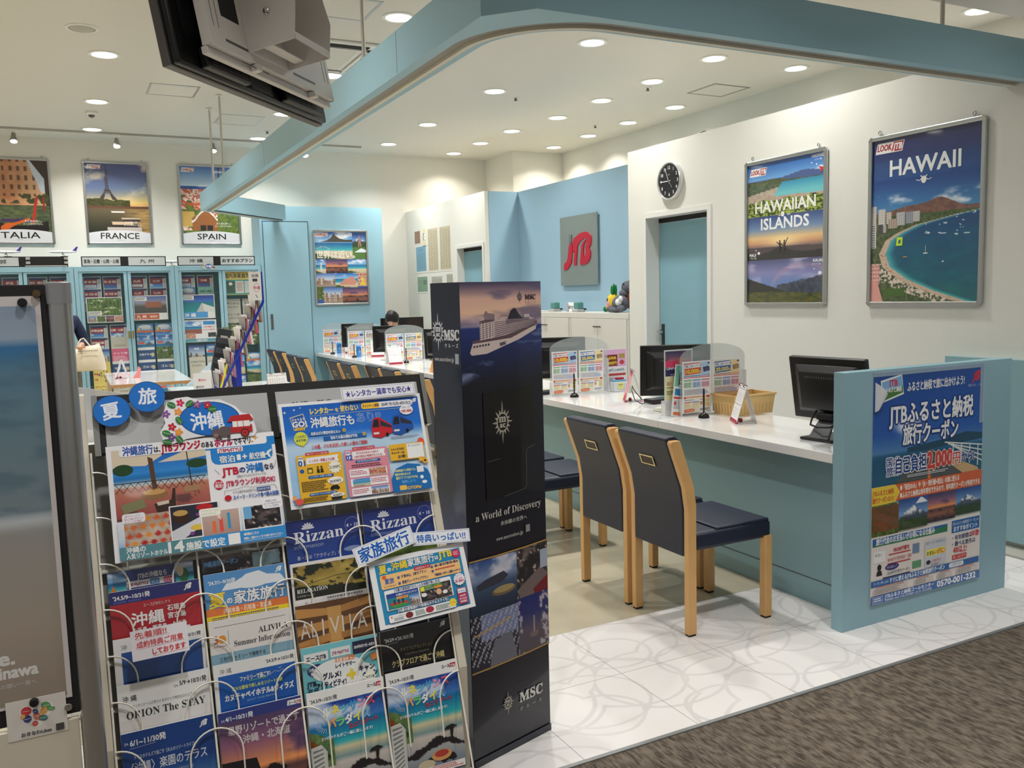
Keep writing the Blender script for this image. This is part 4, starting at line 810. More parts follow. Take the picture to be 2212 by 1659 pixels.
CL = [(c1, 3.235, 3.565, -120, 'white desk calendar seen side-on beside the tan basket'), (c2, 3.30, 4.69, -120, 'pink desk calendar seen side-on behind the nearest acrylic stand group'), (None, 3.16, 8.98, 4, 'white desk calendar in front of the clerk stand, facing the camera'), (None, 3.42, 10.30, -22, 'white desk calendar between the two far acrylic stands'), (None, 3.36, 11.30, 0, 'white desk calendar in front of the farthest acrylic stand')]
for ob, x, y, r, lb in CL:
    o = ob or dup(c1); o.location = (x, y, .7785); o.rotation_euler = (0, 0, math.radians(r)); o['label'] = lb; o['group'] = 'desk calendars'
# basket
bk = thing('basket', 'tan plastic basket with slotted sides on the near worktop', 'basket', (3.47, 3.83, .7785))
TAN = mat('tan_plastic', (222, 184, 122), .45)
def basket(t, W=.31, D=.19, H=.115):
    b = MB(); a0 = [(-W/2+.012, -D/2+.012), (W/2-.012, -D/2+.012), (W/2-.012, D/2-.012), (-W/2+.012, D/2-.012)]; a1 = [(-W/2, -D/2), (W/2, -D/2), (W/2, D/2), (-W/2, D/2)]; e = .004
    for i in range(4):
        j = (i+1) % 4; p, q, P, Q = Vector((*a0[i], 0)), Vector((*a0[j], 0)), Vector((*a1[i], H)), Vector((*a1[j], H)); nrm = (q-p).cross(P-p).normalized()*-e
        L = 11 if i % 2 == 0 else 7
        def at(s, z): return p.lerp(q, s).lerp(P.lerp(Q, s), z)
        def slab(s0, s1, z0, z1):
            v = [at(s0, z0), at(s1, z0), at(s1, z1), at(s0, z1)]; b.add(v+[k+nrm for k in v], [(0, 1, 2, 3), (7, 6, 5, 4), (0, 4, 5, 1), (1, 5, 6, 2), (2, 6, 7, 3), (3, 7, 4, 0)])
        slab(0, 1, .55, 1); slab(0, 1, 0, .06)
        for k in range(L): slab(k/L, (k+.82)/L if k < L-1 else 1, .06, .55)
    b.box(-W/2+.014, -D/2+.014, 0, W/2-.014, D/2-.014, .004); b.build('shell', TAN, t)
    r = MB(); r.box(-W/2-.006, -D/2-.006, H-.008, W/2+.006, -D/2+.003, H+.004).box(-W/2-.006, D/2-.003, H-.008, W/2+.006, D/2+.006, H+.004).box(-W/2-.006, -D/2+.003, H-.008, -W/2+.003, D/2-.003, H+.004).box(W/2-.003, -D/2+.003, H-.008, W/2+.006, D/2-.003, H+.004); r.build('rim', TAN, t, bevel=.002)
basket(bk)
fo = MB().box(-.12, -.06, 0, .12, .07, .006, Matrix.Translation((3.45, 3.83, .86)) @ Matrix.Rotation(.15, 4, 'X')).build('folder', mat('folder_red', (170, 30, 34), .5)); setp(fo, 'red folder lying in the tan basket', 'folder')
fp = MB().box(-.115, -.055, 0, .115, .06, .060, Matrix.Translation((3.455, 3.83, .7835))).build('paper_stack', mat('paper_white', (226, 222, 214), .6)); setp(fp, 'stack of white papers inside the tan basket', 'paper')
# extra flyers by the stands
a = Art(100, 141, (236, 236, 232)); a.img(4, 4, 96, 70, p_sunset, 30, 20, seed=4); a.rect(4, 30, 96, 48, (226, 60, 110)); a.rect(50, 24, 66, 48, (196, 120, 96)); a.rect(4, 48, 96, 72, (36, 26, 90)); a.text('UNIVERSE', 8, 54, 9, (240, 236, 240), w=60, b=.4); a.text('THE MOON', 20, 70, 6, (240, 236, 240), w=40)
a.rect(4, 74, 96, 137, (236, 232, 176)); a.ell(16, 92, 8, 6, (150, 60, 30)); a.ell(16, 92, 7, 5, (240, 230, 190)); a.text('夏の', 10.5, 95, 7, (190, 40, 30), b=.3); a.fine(8, 102, 60, 106, 1, (90, 80, 50), 3); a.fine(8, 112, 50, 124, 3, (90, 80, 50), 5)
u = a.build('flyer', .21, .297, GLOSS, mtx=F(3.02, 3.985, .862, rz=2), th=.001); setp(u, 'purple and pink flyer propped against the middle monitor', 'flyer')
sb = MB().box(3.03, 3.99, .7785, 3.22, 4.03, .864).build('sign_block', ACR2); setp(sb, 'low clear riser carrying the purple and pink flyer', 'stand')
a = Art(100, 141, (240, 240, 238)); a.rect(3, 3, 97, 60, (120, 196, 176)); a.rect(16, 20, 84, 58, (92, 52, 34)); a.rect(22, 24, 78, 36, (30, 110, 60)); a.text('新規ご入会', 24, 33, 8, (246, 220, 60), w=50, b=.3); a.text('4,600', 20, 52, 17, (250, 222, 60), w=52, b=.6); a.line([(40, 20), (42, 12), (58, 12), (60, 20)], 2, (40, 30, 24)); a.rrect(18, 54, 60, 58.5, 2, (250, 250, 250))
a.rect(6, 66, 34, 84, (40, 130, 180)); a.text('2,000円', 38, 80, 12, (60, 60, 70), w=46); a.rect(4, 88, 96, 94, (214, 70, 60)); a.fine(6, 98, 94, 122, 7, (150, 150, 156), 6); a.rrect(6, 102, 14, 110, 1, (206, 50, 50)); a.poly([(6, 130), (44, 127), (50, 132), (44, 138), (6, 138)], (226, 120, 70))
u = a.build('flyer', .21, .297, GLOSS, mtx=Matrix.Translation((3.035, 3.945, .786)) @ Matrix.Rotation(math.radians(10), 4, 'Y') @ Matrix.Rotation(math.radians(-4), 4, 'X'), th=.001); setp(u, 'green and brown 4,600 flyer peeping out left of the nearest stand', 'flyer')
a = Art(100, 141, (236, 232, 236)); a.rect(3, 3, 97, 62, (226, 176, 214)); a.rect(10, 20, 62, 60, (120, 40, 30)); a.text('入会特典', 14, 36, 11, (246, 214, 60), w=42, b=.4); a.text('1,000円', 12, 54, 13, (246, 222, 60), w=46, b=.5); a.rect(68, 18, 92, 34, (176, 150, 80)); a.ell(80, 48, 10, 8, (200, 60, 70)); a.text('500円 2,000円', 14, 78, 11, (40, 130, 150), w=74, b=.3); a.rect(4, 86, 96, 94, (190, 60, 56)); a.fine(8, 100, 92, 130, 8, (150, 150, 156), 6)
u = a.build('flyer', .21, .297, GLOSS, mtx=F(3.462, 5.30, .785), th=.001); setp(u, 'pink flyer standing right of the second acrylic stand', 'flyer')
nb = thing('memo_box', 'small white memo box with a yellow note, right of the second acrylic stand', 'memo box', (3.54, 5.2, .7785))
MB().box(-.058, -.02, 0, .058, .04, .07).build('box', mat('memo_white', (222, 226, 230), .4), nb, bevel=.003); MB().box(-.05, -.01, .0705, .05, .03, .085).build('card_stack', mat('card_blue', (120, 176, 206), .5), nb); MB().box(-.02, .0, .0855, .04, .03, .10).build('eraser', RED, nb, bevel=.003)
a = Art(60, 60, (236, 230, 140)); a.text('貸出用', 30, 24, 14, (40, 40, 40), 'c', b=.4); a.line([(12, 34), (46, 36)], 1.4, (60, 60, 60)); a.line([(14, 46), (40, 44)], 1.4, (60, 60, 60)); a.build('note', .05, .045, PAPER, nb, F(-.03, -.0215, .02), th=0)
cr = thing('card_reader', 'low black card reader with looped cable left of the middle monitor base', 'card reader', (3.37, 4.50, .7785))
MB().box(-.09, -.05, .004, .09, .05, .03).build('body', BLACK, cr, bevel=.006); MB().tube([(-.09, 0, .015), (-.15, -.02, .006), (-.19, .0, .03), (-.20, .02, .09), (-.19, .03, .12), (-.18, .02, .09), (-.13, .01, .03), (-.09, .02, .02)], .003, 6).build('cable', BLACKM, cr, smooth=2)
MB().box(-.06, .06, .0, .08, .16, .004).build('mouse_pad', mat('pad_pink', (220, 170, 190), .6), cr)
for k, (x, y, lb) in enumerate([(3.00, 5.40, 'black base unit at the worktop edge beside the cruise display'), (3.12, 5.95, 'second black base unit farther behind the cruise display edge')]):
    o = MB().box(-.10, -.045, 0, .10, .045, .026).build('card_terminal', BLACK, bevel=.008); o.location = (x, y, .7785); setp(o, lb, 'card terminal')
of = MB().prism([(-.03, 0), (.05, 0), (.035, .23)], -.1, .1, 'y').build('file_holder', mat('file_orange', (222, 150, 84), .5)); of.location = (3.10, 7.62, .7785); setp(of, 'orange wedge shaped file holder left of the cruise display', 'file holder')
# ---------------------------------------------------------------- coupon poster on the end panel
a = Art(100, 139, (236, 234, 230)); a.img(0, 0, 100, 68, lambda u, v: clouds(ramp(v, [(0, (16, 60, 140)), (.55, (30, 84, 170)), (.72, (80, 130, 180)), (.74, (20, 80, 120)), (1, (30, 90, 120))]), u, v, (1-sm(.3, .6, u))*sm(.3, .5, v)*(1-sm(.66, .72, v)), 6, 3, 6), 50, 34)
a.poly([(48, 50), (100, 48), (100, 44), (84, 42), (60, 45), (30, 47), (30, 50)], (24, 66, 92)); a.poly([(49, 50), (51, 50), (92, 72), (12, 72)], (84, 84, 84)); a.poly([(51, 50), (96, 66), (100, 72), (88, 72)], (206, 170, 120)); a.poly([(49.6, 52), (50.4, 52), (52, 72), (49, 72)], (230, 120, 50))
for k in range(4): a.line([(64+k*3, 47+k*1.2), (100, 52+k*3.4)], .8, (226, 226, 222))
for x in (72, 80, 88, 96): a.line([(x, 47+(x-64)*.12), (x, 56+(x-64)*.28)], .9, (226, 226, 222))
a.poly([(6, 5), (24, 2), (26, 14), (8, 18)], (232, 234, 226)); a.poly([(7, 6), (23.5, 3), (25, 9), (8, 12)], (120, 170, 214)); a.poly([(8, 12), (25, 9), (25.3, 13), (8.6, 17)], (70, 120, 50)); a.text('JTB', 13, 8.6, 5, (200, 30, 50), b=.3); a.text('ふるさと納税', 10, 12, 3.4, (240, 240, 236), w=14, b=.1)
a.text('ふるさと納税で旅に出かけよう!', 29, 12.5, 6.2, (226, 228, 230), w=52, b=.18, rot=1); jtb(a, 88, 10.5, 6.5, (200, 34, 60)); a.text('感動のそばに、いつも。', 85, 14, 2, (180, 190, 220), w=13)
a.text('JTBふるさと納税', 14, 31, 14, (236, 236, 236), w=76, b=.5, oc=(16, 44, 120), ow=1.3); a.text('旅行クーポン', 26, 44, 13, (236, 236, 236), w=50, b=.5, oc=(16, 44, 120), ow=1.3)
a.text('国内', 12, 56.5, 6, (30, 60, 140), b=.3, oc=(236, 236, 236), ow=.7); a.text('旅行', 12, 62, 6, (30, 60, 140), b=.3, oc=(236, 236, 236), ow=.7); a.text('自己負担', 20, 61, 11, (20, 50, 130), w=27, b=.5, oc=(236, 236, 236), ow=.9); a.text('2,000', 48, 61.5, 14, (206, 60, 50), w=23, b=.6, oc=(240, 238, 234), ow=1); a.text('円', 71.5, 61, 8.5, (206, 60, 50), b=.4, oc=(240, 238, 234), ow=.9); a.text('から!', 80, 60.5, 7, (30, 60, 140), w=12, b=.3, oc=(236, 236, 236), ow=.6); a.fine(30, 63.5, 74, 65.5, 2, (200, 205, 210), 5)
a.rect(0, 68, 100, 78, (214, 96, 50)); a.poly([(0, 68), (20, 68), (24, 73), (20, 78.5), (0, 79.5)], (236, 204, 60)); a.text('JTBふるさと納税', .5, 73, 3.6, (200, 80, 30), w=18, b=.12); a.text('旅行クーポンなら!', .5, 77.3, 3.6, (200, 80, 30), w=18, b=.12)
a.text('●「宿泊のみ」や「JR・飛行機+宿泊」の旅に使える', 24, 72.2, 3.9, (246, 240, 230), w=54, b=.1); a.text('●ふるさと納税は毎年寄付できるので、毎年旅行クーポンが利用できる', 24, 76.8, 3.9, (246, 240, 230), w=74, b=.1)
for k, q, sd in (('green', (0, 79, 23, 98), 5), ('snow', (23, 78, 49, 97), 6), ('sunset', (49, 78, 75, 96), 7), ('snow', (75, 78, 100, 95), 9)): pic(a, k, *q, 24, sd)
a.img(0, 80, 23, 95, lambda u, v: mixc(cc(150, 70, 30)+0*ramp(v, [(0, (0,)*3), (1, (0,)*3)]), cc(70, 70, 40), fb(u*9, v*9, 4)), 20, 12); a.poly([(38, 82), (42, 78.6), (44, 78.6), (49, 82)], (236, 238, 244))
a.rect(0, 98, 100, 139, (226, 219, 214)); a.rect(1, 99, 68, 104, (24, 96, 168)); a.poly([(1, 104), (1, 103), (40, 102), (68, 100), (68, 104)], (40, 120, 80)); a.text('旅行代金のお支払いがお得になる仕組み', 4, 102.8, 4.4, (236, 240, 240), w=52, b=.12); a.rect(72, 98, 99, 106, (24, 96, 168)); a.text('JTBふるさと納税旅行クーポンの', 73, 101, 2.4, (236, 240, 240), w=25); a.text('おすすめポイント', 74, 105, 3.8, (236, 240, 240), w=23, b=.1)
a.text('・有効期間は', 73, 110.5, 3.4, (40, 50, 110), b=.08); a.text('2年間!', 90, 110.5, 4.2, (200, 40, 60), b=.15, w=9); a.text('・選べる旅先は', 73, 114.5, 3.4, (40, 50, 110), b=.08); a.text('400以上!', 74, 119, 5, (200, 40, 60), w=13, b=.2); a.rrect(73, 120.3, 87, 123.4, .6, (196, 40, 50)); a.text('詳しくはコチラ!', 74, 122.7, 2.3, (240, 236, 230), w=12)
a.rect(2, 107, 12, 114, (236, 236, 236)); a.text('税金に', 3, 110, 2.2, (80, 80, 90)); a.ell(7, 117, 1.8, 2, (20, 20, 30)); a.poly([(4.4, 122), (5.2, 119), (8.8, 119), (9.6, 122)], (20, 20, 30)); a.text('100,000円寄付', 19, 109, 3, (196, 40, 60), w=14, b=.1); a.line([(15, 110.4), (34, 110.4)], .7, (196, 40, 60)); a.text('98,000円が翌年還付・控除', 14, 114.5, 2.6, (196, 40, 60), w=21); a.line([(14, 116), (34, 116)], .7, (196, 40, 60)); a.ell(18, 118, 6, 2, (40, 40, 110)); a.text('お礼の品として', 13.5, 118.7, 1.9, (230, 230, 240), w=9); a.text('30,000円分旅行クーポン', 14, 122.5, 2.4, (40, 40, 90), w=20); a.line([(10, 124), (34, 124)], .7, (40, 40, 90))
a.rect(36, 107, 42, 113, (110, 140, 170)); a.rect(36, 118, 44, 122.5, (90, 150, 110)); a.rrect(47, 107, 67, 124, 1, (202, 206, 216)); a.text('旅行クーポンを利用すると', 48, 109.6, 2, (70, 70, 90), w=18); a.rect(48.5, 113, 66, 117, (246, 232, 90)); a.text('お支払い', 49, 116.4, 3, (30, 30, 40), w=9, b=.1); a.text('0円に!', 58.5, 116.6, 3.8, (206, 50, 50), w=7, b=.15); a.ell(50.5, 121, 2, 1.4, (30, 30, 40)); a.text('2,000円の', 53, 121.6, 2.6, (196, 40, 60), w=9); a.text('自己負担で', 53, 123.8, 2, (70, 70, 90), w=8)
a.rect(0, 124.6, 99, 128.4, (24, 96, 168)); a.text('カンタン申し込み', 2, 127.2, 2.2, (236, 240, 240), w=13); a.text('すぐに使えるJTBふるさと納税旅行クーポン', 16, 127.6, 3.4, (236, 240, 240), w=50, b=.1); a.rrect(70, 125, 84, 127.9, 1.2, (236, 236, 236)); a.text('ご利用の流れ', 71.5, 127.1, 2, (40, 80, 150), w=11)
for x0, x1, s in ((2, 32, 3), (38, 55, 5), (59, 73, 7), (77, 98, 9)): a.rrect(x0, 130, x1, 133.6, .6, (204, 194, 190)); a.fine(x0+1, 130.5, x1-6, 133.4, 3, (120, 112, 112), s); a.fine(x0+2, 128.8, x1-2, 129.7, 1, (206, 110, 110), s+1)
a.rect(0, 134, 100, 139, (28, 92, 168)); a.text('JTBふるさと納税コールセンター', 12, 136.6, 2.9, (236, 240, 240), w=44, b=.1); a.text('営業時間 10:00~17:00 (年中無休 1月1日~3日は休業)', 12, 138.6, 1.7, (236, 240, 240), w=42); a.text('0570-001-232', 59, 138.2, 5.4, (236, 240, 240), w=37, b=.25); a.line([(1.5, 134.7), (10, 134.7), (10, 138.5), (1.5, 138.5), (1.5, 134.7)], .2, (226, 230, 236)); a.fine(2.5, 135.4, 9, 138, 2, (226, 230, 236), 3)
cp = thing('coupon_poster', 'large blue travel coupon poster taped to the end panel, corner curling', 'poster', mtx=F(3.068, 2.583, .092))
pp = a.build('sheet', .742, 1.03, GLOSS, cp, th=.001)
fl = MB(); n = 9
for k in range(n):
    t = k/(n-1); q = t*2.6; r = .02
    for x, z in ((0, .86), (0, .99)): s_ = x+.0; fl.v.append((.008+.045*t*(1 if z > .9 else .35), -.004-.035*math.sin(q*.9)*(1 if z > .9 else .4), z-.06*t*(1 if z > .9 else -.3)))
fl.f = [(2*k, 2*k+1, 2*k+3, 2*k+2) for k in range(n-1)]
fl.build('curled_corner', mat('paper_back', (226, 228, 232), .4), cp, smooth=True)
MB().box(0, -.0015, 1.012, .742, -.001, 1.034).box(.715, -.0015, .75, .745, -.001, 1.012).build('tape', mat('clear_tape', (190, 210, 226), .15, alpha=.35), cp)
# ---------------------------------------------------------------- brochure rack in the foreground
def KY(z): return 2.163+.348*(z-.46)
LEAN = math.degrees(math.atan(.348))
rk = thing('brochure_rack', 'white wire brochure rack with black header in the foreground', 'brochure rack', (0, 0, 0))
def sidepoly(): return [(2.158, .03), (2.158, .46), (2.405, 1.135), (2.452, 1.272), (2.50, 1.272), (2.46, 1.13), (2.36, .60), (2.34, .03)]
MB().prism(sidepoly(), .916, .940, 'x').build('side_frame', BEIGEM, rk, bevel=.002); MB().prism(sidepoly(), .006, .030, 'x').build('side_frame', BEIGEM, rk, bevel=.002)
for x in (.018, .928): MB().box(x-.012, 2.10, 0, x+.012, 2.55, .03).build('foot', BEIGEM, rk, bevel=.006)
bkp = MB(); bkp.prism([(KY(z)+.075, z) for z in (.06, 1.14)]+[(KY(z)+.079, z) for z in (1.14, .06)], .03, .916, 'x'); bkp.build('back_panel', mat('rack_grey', (150, 148, 142), .5), rk)
SEP = [.258, .475, .690]; ZL = [.455, .560, .661, .765, .869, .977, 1.084]
WIRE = mat('white_wire', (232, 228, 216), .3)
def wireloop(x, z, half=0):
    y = KY(z)-.006; r = .062; tl = math.radians(10)
    pts = []
    a0, a1 = {0: (0, 180), 1: (0, 90), -1: (90, 180)}[half]
    arc = [(x+r*math.cos(math.radians(q)), r*math.sin(math.radians(q))-r) for q in np.linspace(a0, a1, 15 if not half else 9)]
    L = [(arc[0][0], -.17)]+arc+([(arc[-1][0], -.17)] if half != 1 else [])
    if half == -1: L = arc+[(arc[-1][0], -.17)]
    if half == 1: L = [(arc[0][0], -.17)]+arc
    MB().tube([(a, y+b*math.sin(tl), z+b*math.cos(tl)) for a, b in L], .0022, 6).build('wire_loop', WIRE, rk, smooth=2)
for z in ZL:
    for x in SEP: wireloop(x, z)
    wireloop(.034, z, 1); wireloop(.912, z, -1)
for x in (.034, .258, .475, .690, .912): MB().tube([(x, KY(z)+.0045-.004, z) for z in (.12, .46, 1.13)], .0026, 8).build('upright_rod', WIRE, rk, smooth=2)
for z in ZL[:6]: MB().prism([(KY(z)-.0, z-.145), (KY(z)+.06, z-.145), (KY(z)+.06, z-.142), (KY(z)-.0, z-.142)], .032, .914, 'x').build('pocket_ledge', WHITEP, rk)
HM = Matrix.Translation((.058, KY(1.125), 1.125)) @ Matrix.Rotation(-math.radians(LEAN), 4, 'X')
hb = MB().box(0, 0, 0, .88, .022, .152, HM).build('header_board', BLACKM, rk, bevel=.002)
MB().box(.014, -.0015, .012, .425, .001, .128, HM).build('header_insert', GREYP, hb); MB().box(.447, -.0015, .012, .866, .001, .128, HM).build('header_insert', GREYP, hb)
MB().box(-.014, -.002, -.004, .0, .026, .153, HM).build('end_trim', ALU, hb); MB().box(.88, -.002, -.004, .894, .026, .153, HM).build('end_trim', ALU, hb)
a = Art(50, 10, None); a.text('沖縄・離島', 0, 8, 9, (26, 26, 26), w=48, b=.3); a.build('header_text', .12, .02, PAPER, hb, HM @ Matrix.Translation((.49, -.0018, .076)), th=0)
# ---- brochures -----------------------------------------------------------
ROWX = [.0475, .2675, .487, .703]
def brochure(lab, art, col, zt, dy=0, W=.209, H=.296, th=.006, m=None, tilt=10, dx=0, name='brochure', cat='brochure', rz=0):
    yt = KY(zt)-.0015+dy; t = math.radians(tilt)
    mt = Matrix.Translation((ROWX[col]+dx, yt-H*math.sin(t), zt-H*math.cos(t))) @ Matrix.Rotation(-t, 4, 'X') @ Matrix.Rotation(rz, 4, 'Y')
    o = art.build(name, W, H, m or GLOSS, mtx=mt, th=th, back=(225, 225, 225)); setp(o, lab, cat); return o
def A4(bg): return Art(100, 141, bg)
WT = (236, 236, 234)
# column 1
a = A4((20, 62, 130)); a.img(0, 44, 100, 141, lambda u, v: mixc(ramp(v, [(0, (24, 66, 136)), (.2, (60, 110, 160)), (.4, (30, 60, 70)), (.45, (24, 110, 140)), (1, (16, 80, 100))]), cc(24, 40, 30), hard((v > .30-.12*fb(u*3, u*0, 3)) & (v < .44+.1*u))), 40, 40)
a.text('24.', 3, 13, 4, WT); a.text('6/1~11/30発', 9, 15, 8.5, WT, w=38, b=.25, rot=1); a.line([(8, 18), (36, 16.5)], .25, WT); jtb(a, 84, 10.5, 7, WT); a.text('テラスホテルズで過ごす〈大人のリゾートライフ〉', 12, 30, 5, (196, 206, 220), w=66, b=.05); a.text('〈沖縄〉楽園のテラス', 8, 45, 13, (206, 212, 222), w=82, b=.15); a.text('美しく輝く海に、すべてが包まれる、くつろぎのひととき', 12, 54, 4.4, (190, 204, 222), w=62)
brochure('blue brochure in the lowest left pocket, dated 6/1 to 11/30', a, 0, .487)
a = A4(WT); a.img(0, 40, 100, 141, lambda u, v: mixc(cc(232, 228, 226)+0*ramp(v, [(0, (0,)*3), (1, (0,)*3)]), cc(60, 50, 46), sm(.2, .9, v)*hard(np.mod(np.arctan2(u-.42, v+.25)*26, 1) > .45+.25*(1-v))), 90, 50)
a.text("'24.", 60, 14, 4.5, (40, 40, 40)); a.text('5/9→10/31発', 67, 13, 7, (40, 40, 40), w=30, b=.25); a.text('沖 縄', 5, 19, 7.5, (50, 50, 56), w=15, b=.1); a.text('~オリオンビールが手がけるホテルで特別なひとときを~', 13, 27, 4.2, (110, 110, 110), w=72); a.text('ORION The STAY', 8, 39, 12, (50, 44, 42), w=86, serif=True)
brochure('white and brown brochure with rays, second pocket up on the left', a, 0, .591)
a = A4(WT); a.rect(8, 16, 96, 128, (26, 76, 150), (16, 56, 120)); a.text('沖', 8, 13, 7, (60, 60, 60)); a.text('10/31発', 80, 11, 5, (40, 40, 40), w=16, b=.2); a.text('ホテル日航アリビラ', 22, 60, 9.5, (206, 216, 230), w=64, b=.2); a.text('ヨミタンリゾート沖縄', 38, 67, 5, (190, 204, 226), w=34)
brochure('blue hotel brochure behind the handwritten notice card, left column', a, 0, .693)
a = A4((172, 36, 46)); a.rect(0, 0, 100, 15, (40, 44, 110)); a.img(0, 72, 100, 141, p_beach, 40, 26, seed=8); a.text("'24.5/9~10/31発", 4, 10, 6.5, WT, w=40, b=.2); a.rrect(4, 11.4, 18, 14, .6, (70, 76, 150)); a.rrect(20, 11.4, 34, 14, .6, (70, 76, 150)); jtb(a, 82, 9.5, 7, WT); a.text('エースJTBセレクト', 36, 22, 4.6, (226, 190, 190), w=30, b=.05); a.text('沖縄', 22, 42, 17, WT, w=36, b=.5); a.text('石垣島', 62, 31, 7.5, WT, w=20, b=.2); a.text('宮古島', 62, 40, 7.5, WT, w=20, b=.2); a.text('小浜島・西表島・久米島', 22, 51, 7, WT, w=60, b=.2); a.rrect(62, 52, 86, 60, 1.5, (226, 226, 226)); a.text('JTB MySTYLE', 64, 57.5, 4.4, (170, 40, 70), w=20, b=.15)
brochure('red island brochure with navy top band, fourth pocket up on the left', a, 0, .80)
def strip(kind, s):
    a = Art(100, 34, (50, 80, 140)); pic(a, 'beach' if kind != 2 else 'dark', 0, 0, 100, 34, 36, s); a.rect(22, 0, 78, 34, (52, 66, 130)) if kind != 2 else None
    if kind == 2: a.text('沖縄満喫クーポン', 2, 12, 8, (110, 160, 214), w=44, b=.35, oc=(20, 40, 80), ow=.5); a.rect(64, 2, 99, 20, (130, 160, 170)); a.text('JTB MySTYLE', 74, 5, 3.6, (236, 236, 236), w=20); a.text('人気スポット32ヵ所まわれる!', 44, 23, 5, (200, 200, 196), w=44)
    else:
        a.text('JTBの沖縄なら', 34, 12, 8, WT, w=34, b=.2); a.rect(21, 14, 76, 22, (232, 230, 232)); a.text('JTB MySTYLE', 22, 20.3, 5, (150, 40, 80), w=24, b=.2); a.rrect(48, 14.6, 59, 21.4, 1, (30, 120, 190)); a.text('宿泊', 49.5, 20, 4.4, WT, w=8); a.rrect(64, 14.6, 75, 21.4, 1, (206, 40, 110)); a.text('航空機', 64.6, 20, 4.4, WT, w=10); a.text('沖縄満喫クーポン', 34, 30, 6.5, (240, 160, 110), w=50, b=.2)
        a.ell(88, 16, 6, 9, (40, 110, 70)); a.ell(84, 10, 4, 7, (216, 196, 160)); a.poly([(6, 16), (10, 26), (2, 26)], (220, 120, 40))
    return a
def stripcard(lab, col, zt, kind, s, dx=0, W=.2): return brochure(lab, strip(kind, s), col, zt, dy=.012, W=W, H=.068, th=.0008, name='header_card', cat='card', dx=dx)
stripcard('blue header card above the red island brochure', 0, .842, 1, 3)
# column 2
a = A4((36, 30, 50)); a.img(0, 0, 100, 141, p_sunset, 60, 80, seed=21); a.rect(0, 0, 100, 12, (48, 60, 130)); a.text('24.', 3, 11, 4, WT); a.text('4/1~10/31発', 8, 11, 7, WT, w=32, b=.25, rot=0); a.poly([(82, 3), (100, 3), (99, 9), (81, 9)], WT); a.text('エース', 83, 8, 4.5, (30, 40, 60), w=9, b=.2); a.text('JTB', 92.4, 8, 4.5, (180, 30, 50), w=6, b=.2); a.text('星野リゾートで過ごす', 10, 27, 11, (206, 196, 200), w=84, b=.35); a.text('沖縄・北海道', 26, 40, 11, (206, 196, 200), w=56, b=.35); a.poly([(0, 58), (40, 60), (44, 76), (0, 80)], (22, 18, 24)); a.poly([(0, 100), (60, 92), (70, 141), (0, 141)], (24, 20, 26))
brochure('sunset resort brochure in the lowest pocket of the second column', a, 1, .483)
a = A4(WT); a.rect(5, 14, 97, 141, (18, 92, 178), (24, 70, 150)); a.text('沖 縄', 7, 11.5, 7, (70, 70, 76), w=14); a.text("'24.5/9→10/31発", 62, 9, 5.5, (50, 50, 56), w=34, b=.2); a.text('ファミリーで過ごす!', 30, 24, 6.5, (240, 236, 220), w=36, b=.3); a.rect(40, 25, 62, 26, (90, 170, 120)); a.text('広大な敷地で楽しめるリゾート体験', 20, 33.5, 5, (206, 216, 110), w=60, b=.15); a.text('カヌチャベイホテル&ヴィラズ', 11, 44, 8.5, WT, w=82, b=.35); a.text('SELECT YOUR RESORT', 36, 49, 3, (150, 190, 230), w=34); a.line([(66, 23), (72, 20), (76, 22), (82, 20), (86, 23)], .4, (190, 210, 236)); a.line([(76, 17), (78, 18), (80, 16.6)], .4, WT)
brochure('bright blue family resort brochure, second pocket up of the second column', a, 1, .592)
a = A4((230, 226, 222)); a.img(0, 40, 100, 141, lambda u, v: ramp(v, [(0, (130, 170, 190)), (.28, (150, 180, 194)), (.3, (40, 110, 130)), (.6, (70, 140, 150)), (1, (190, 200, 190))]), 20, 20); a.line([(6, 8), (92, 8)], .5, (60, 50, 50)); a.line([(22, 13), (22, 34)], .4, (60, 50, 50)); a.text('3', 5, 27, 13, (190, 90, 40), b=.3); a.ell(14.5, 23, 4.6, 4.6, (226, 150, 40)); a.burst(14.5, 23, 5.4, 4, 12, (226, 150, 40)); a.text('Anniversary', 4, 32, 3.4, (180, 80, 40), w=15); a.text('ALIVILA', 58, 23, 10, (50, 44, 44), w=36, serif=True); a.text('Summer Information', 28, 34, 9.5, (50, 44, 44), w=68, serif=True); a.text('三世代ファミリーで満喫する', 10, 49, 5.5, (60, 80, 96), w=54, b=.08); a.text('アリビラのサマーバケーション', 10, 57, 5.5, (60, 80, 96), w=60, b=.08); a.ell(80, 62, 3, 3.4, (60, 40, 36)); a.poly([(74, 72), (77, 64), (84, 64), (88, 72)], (60, 60, 90)); a.ell(54, 68, 3, 3, (50, 40, 36)); a.poly([(50, 74), (51, 70), (58, 70), (60, 74)], (30, 110, 130))
brochure('cream summer information brochure, third pocket up of the second column', a, 1, .694)
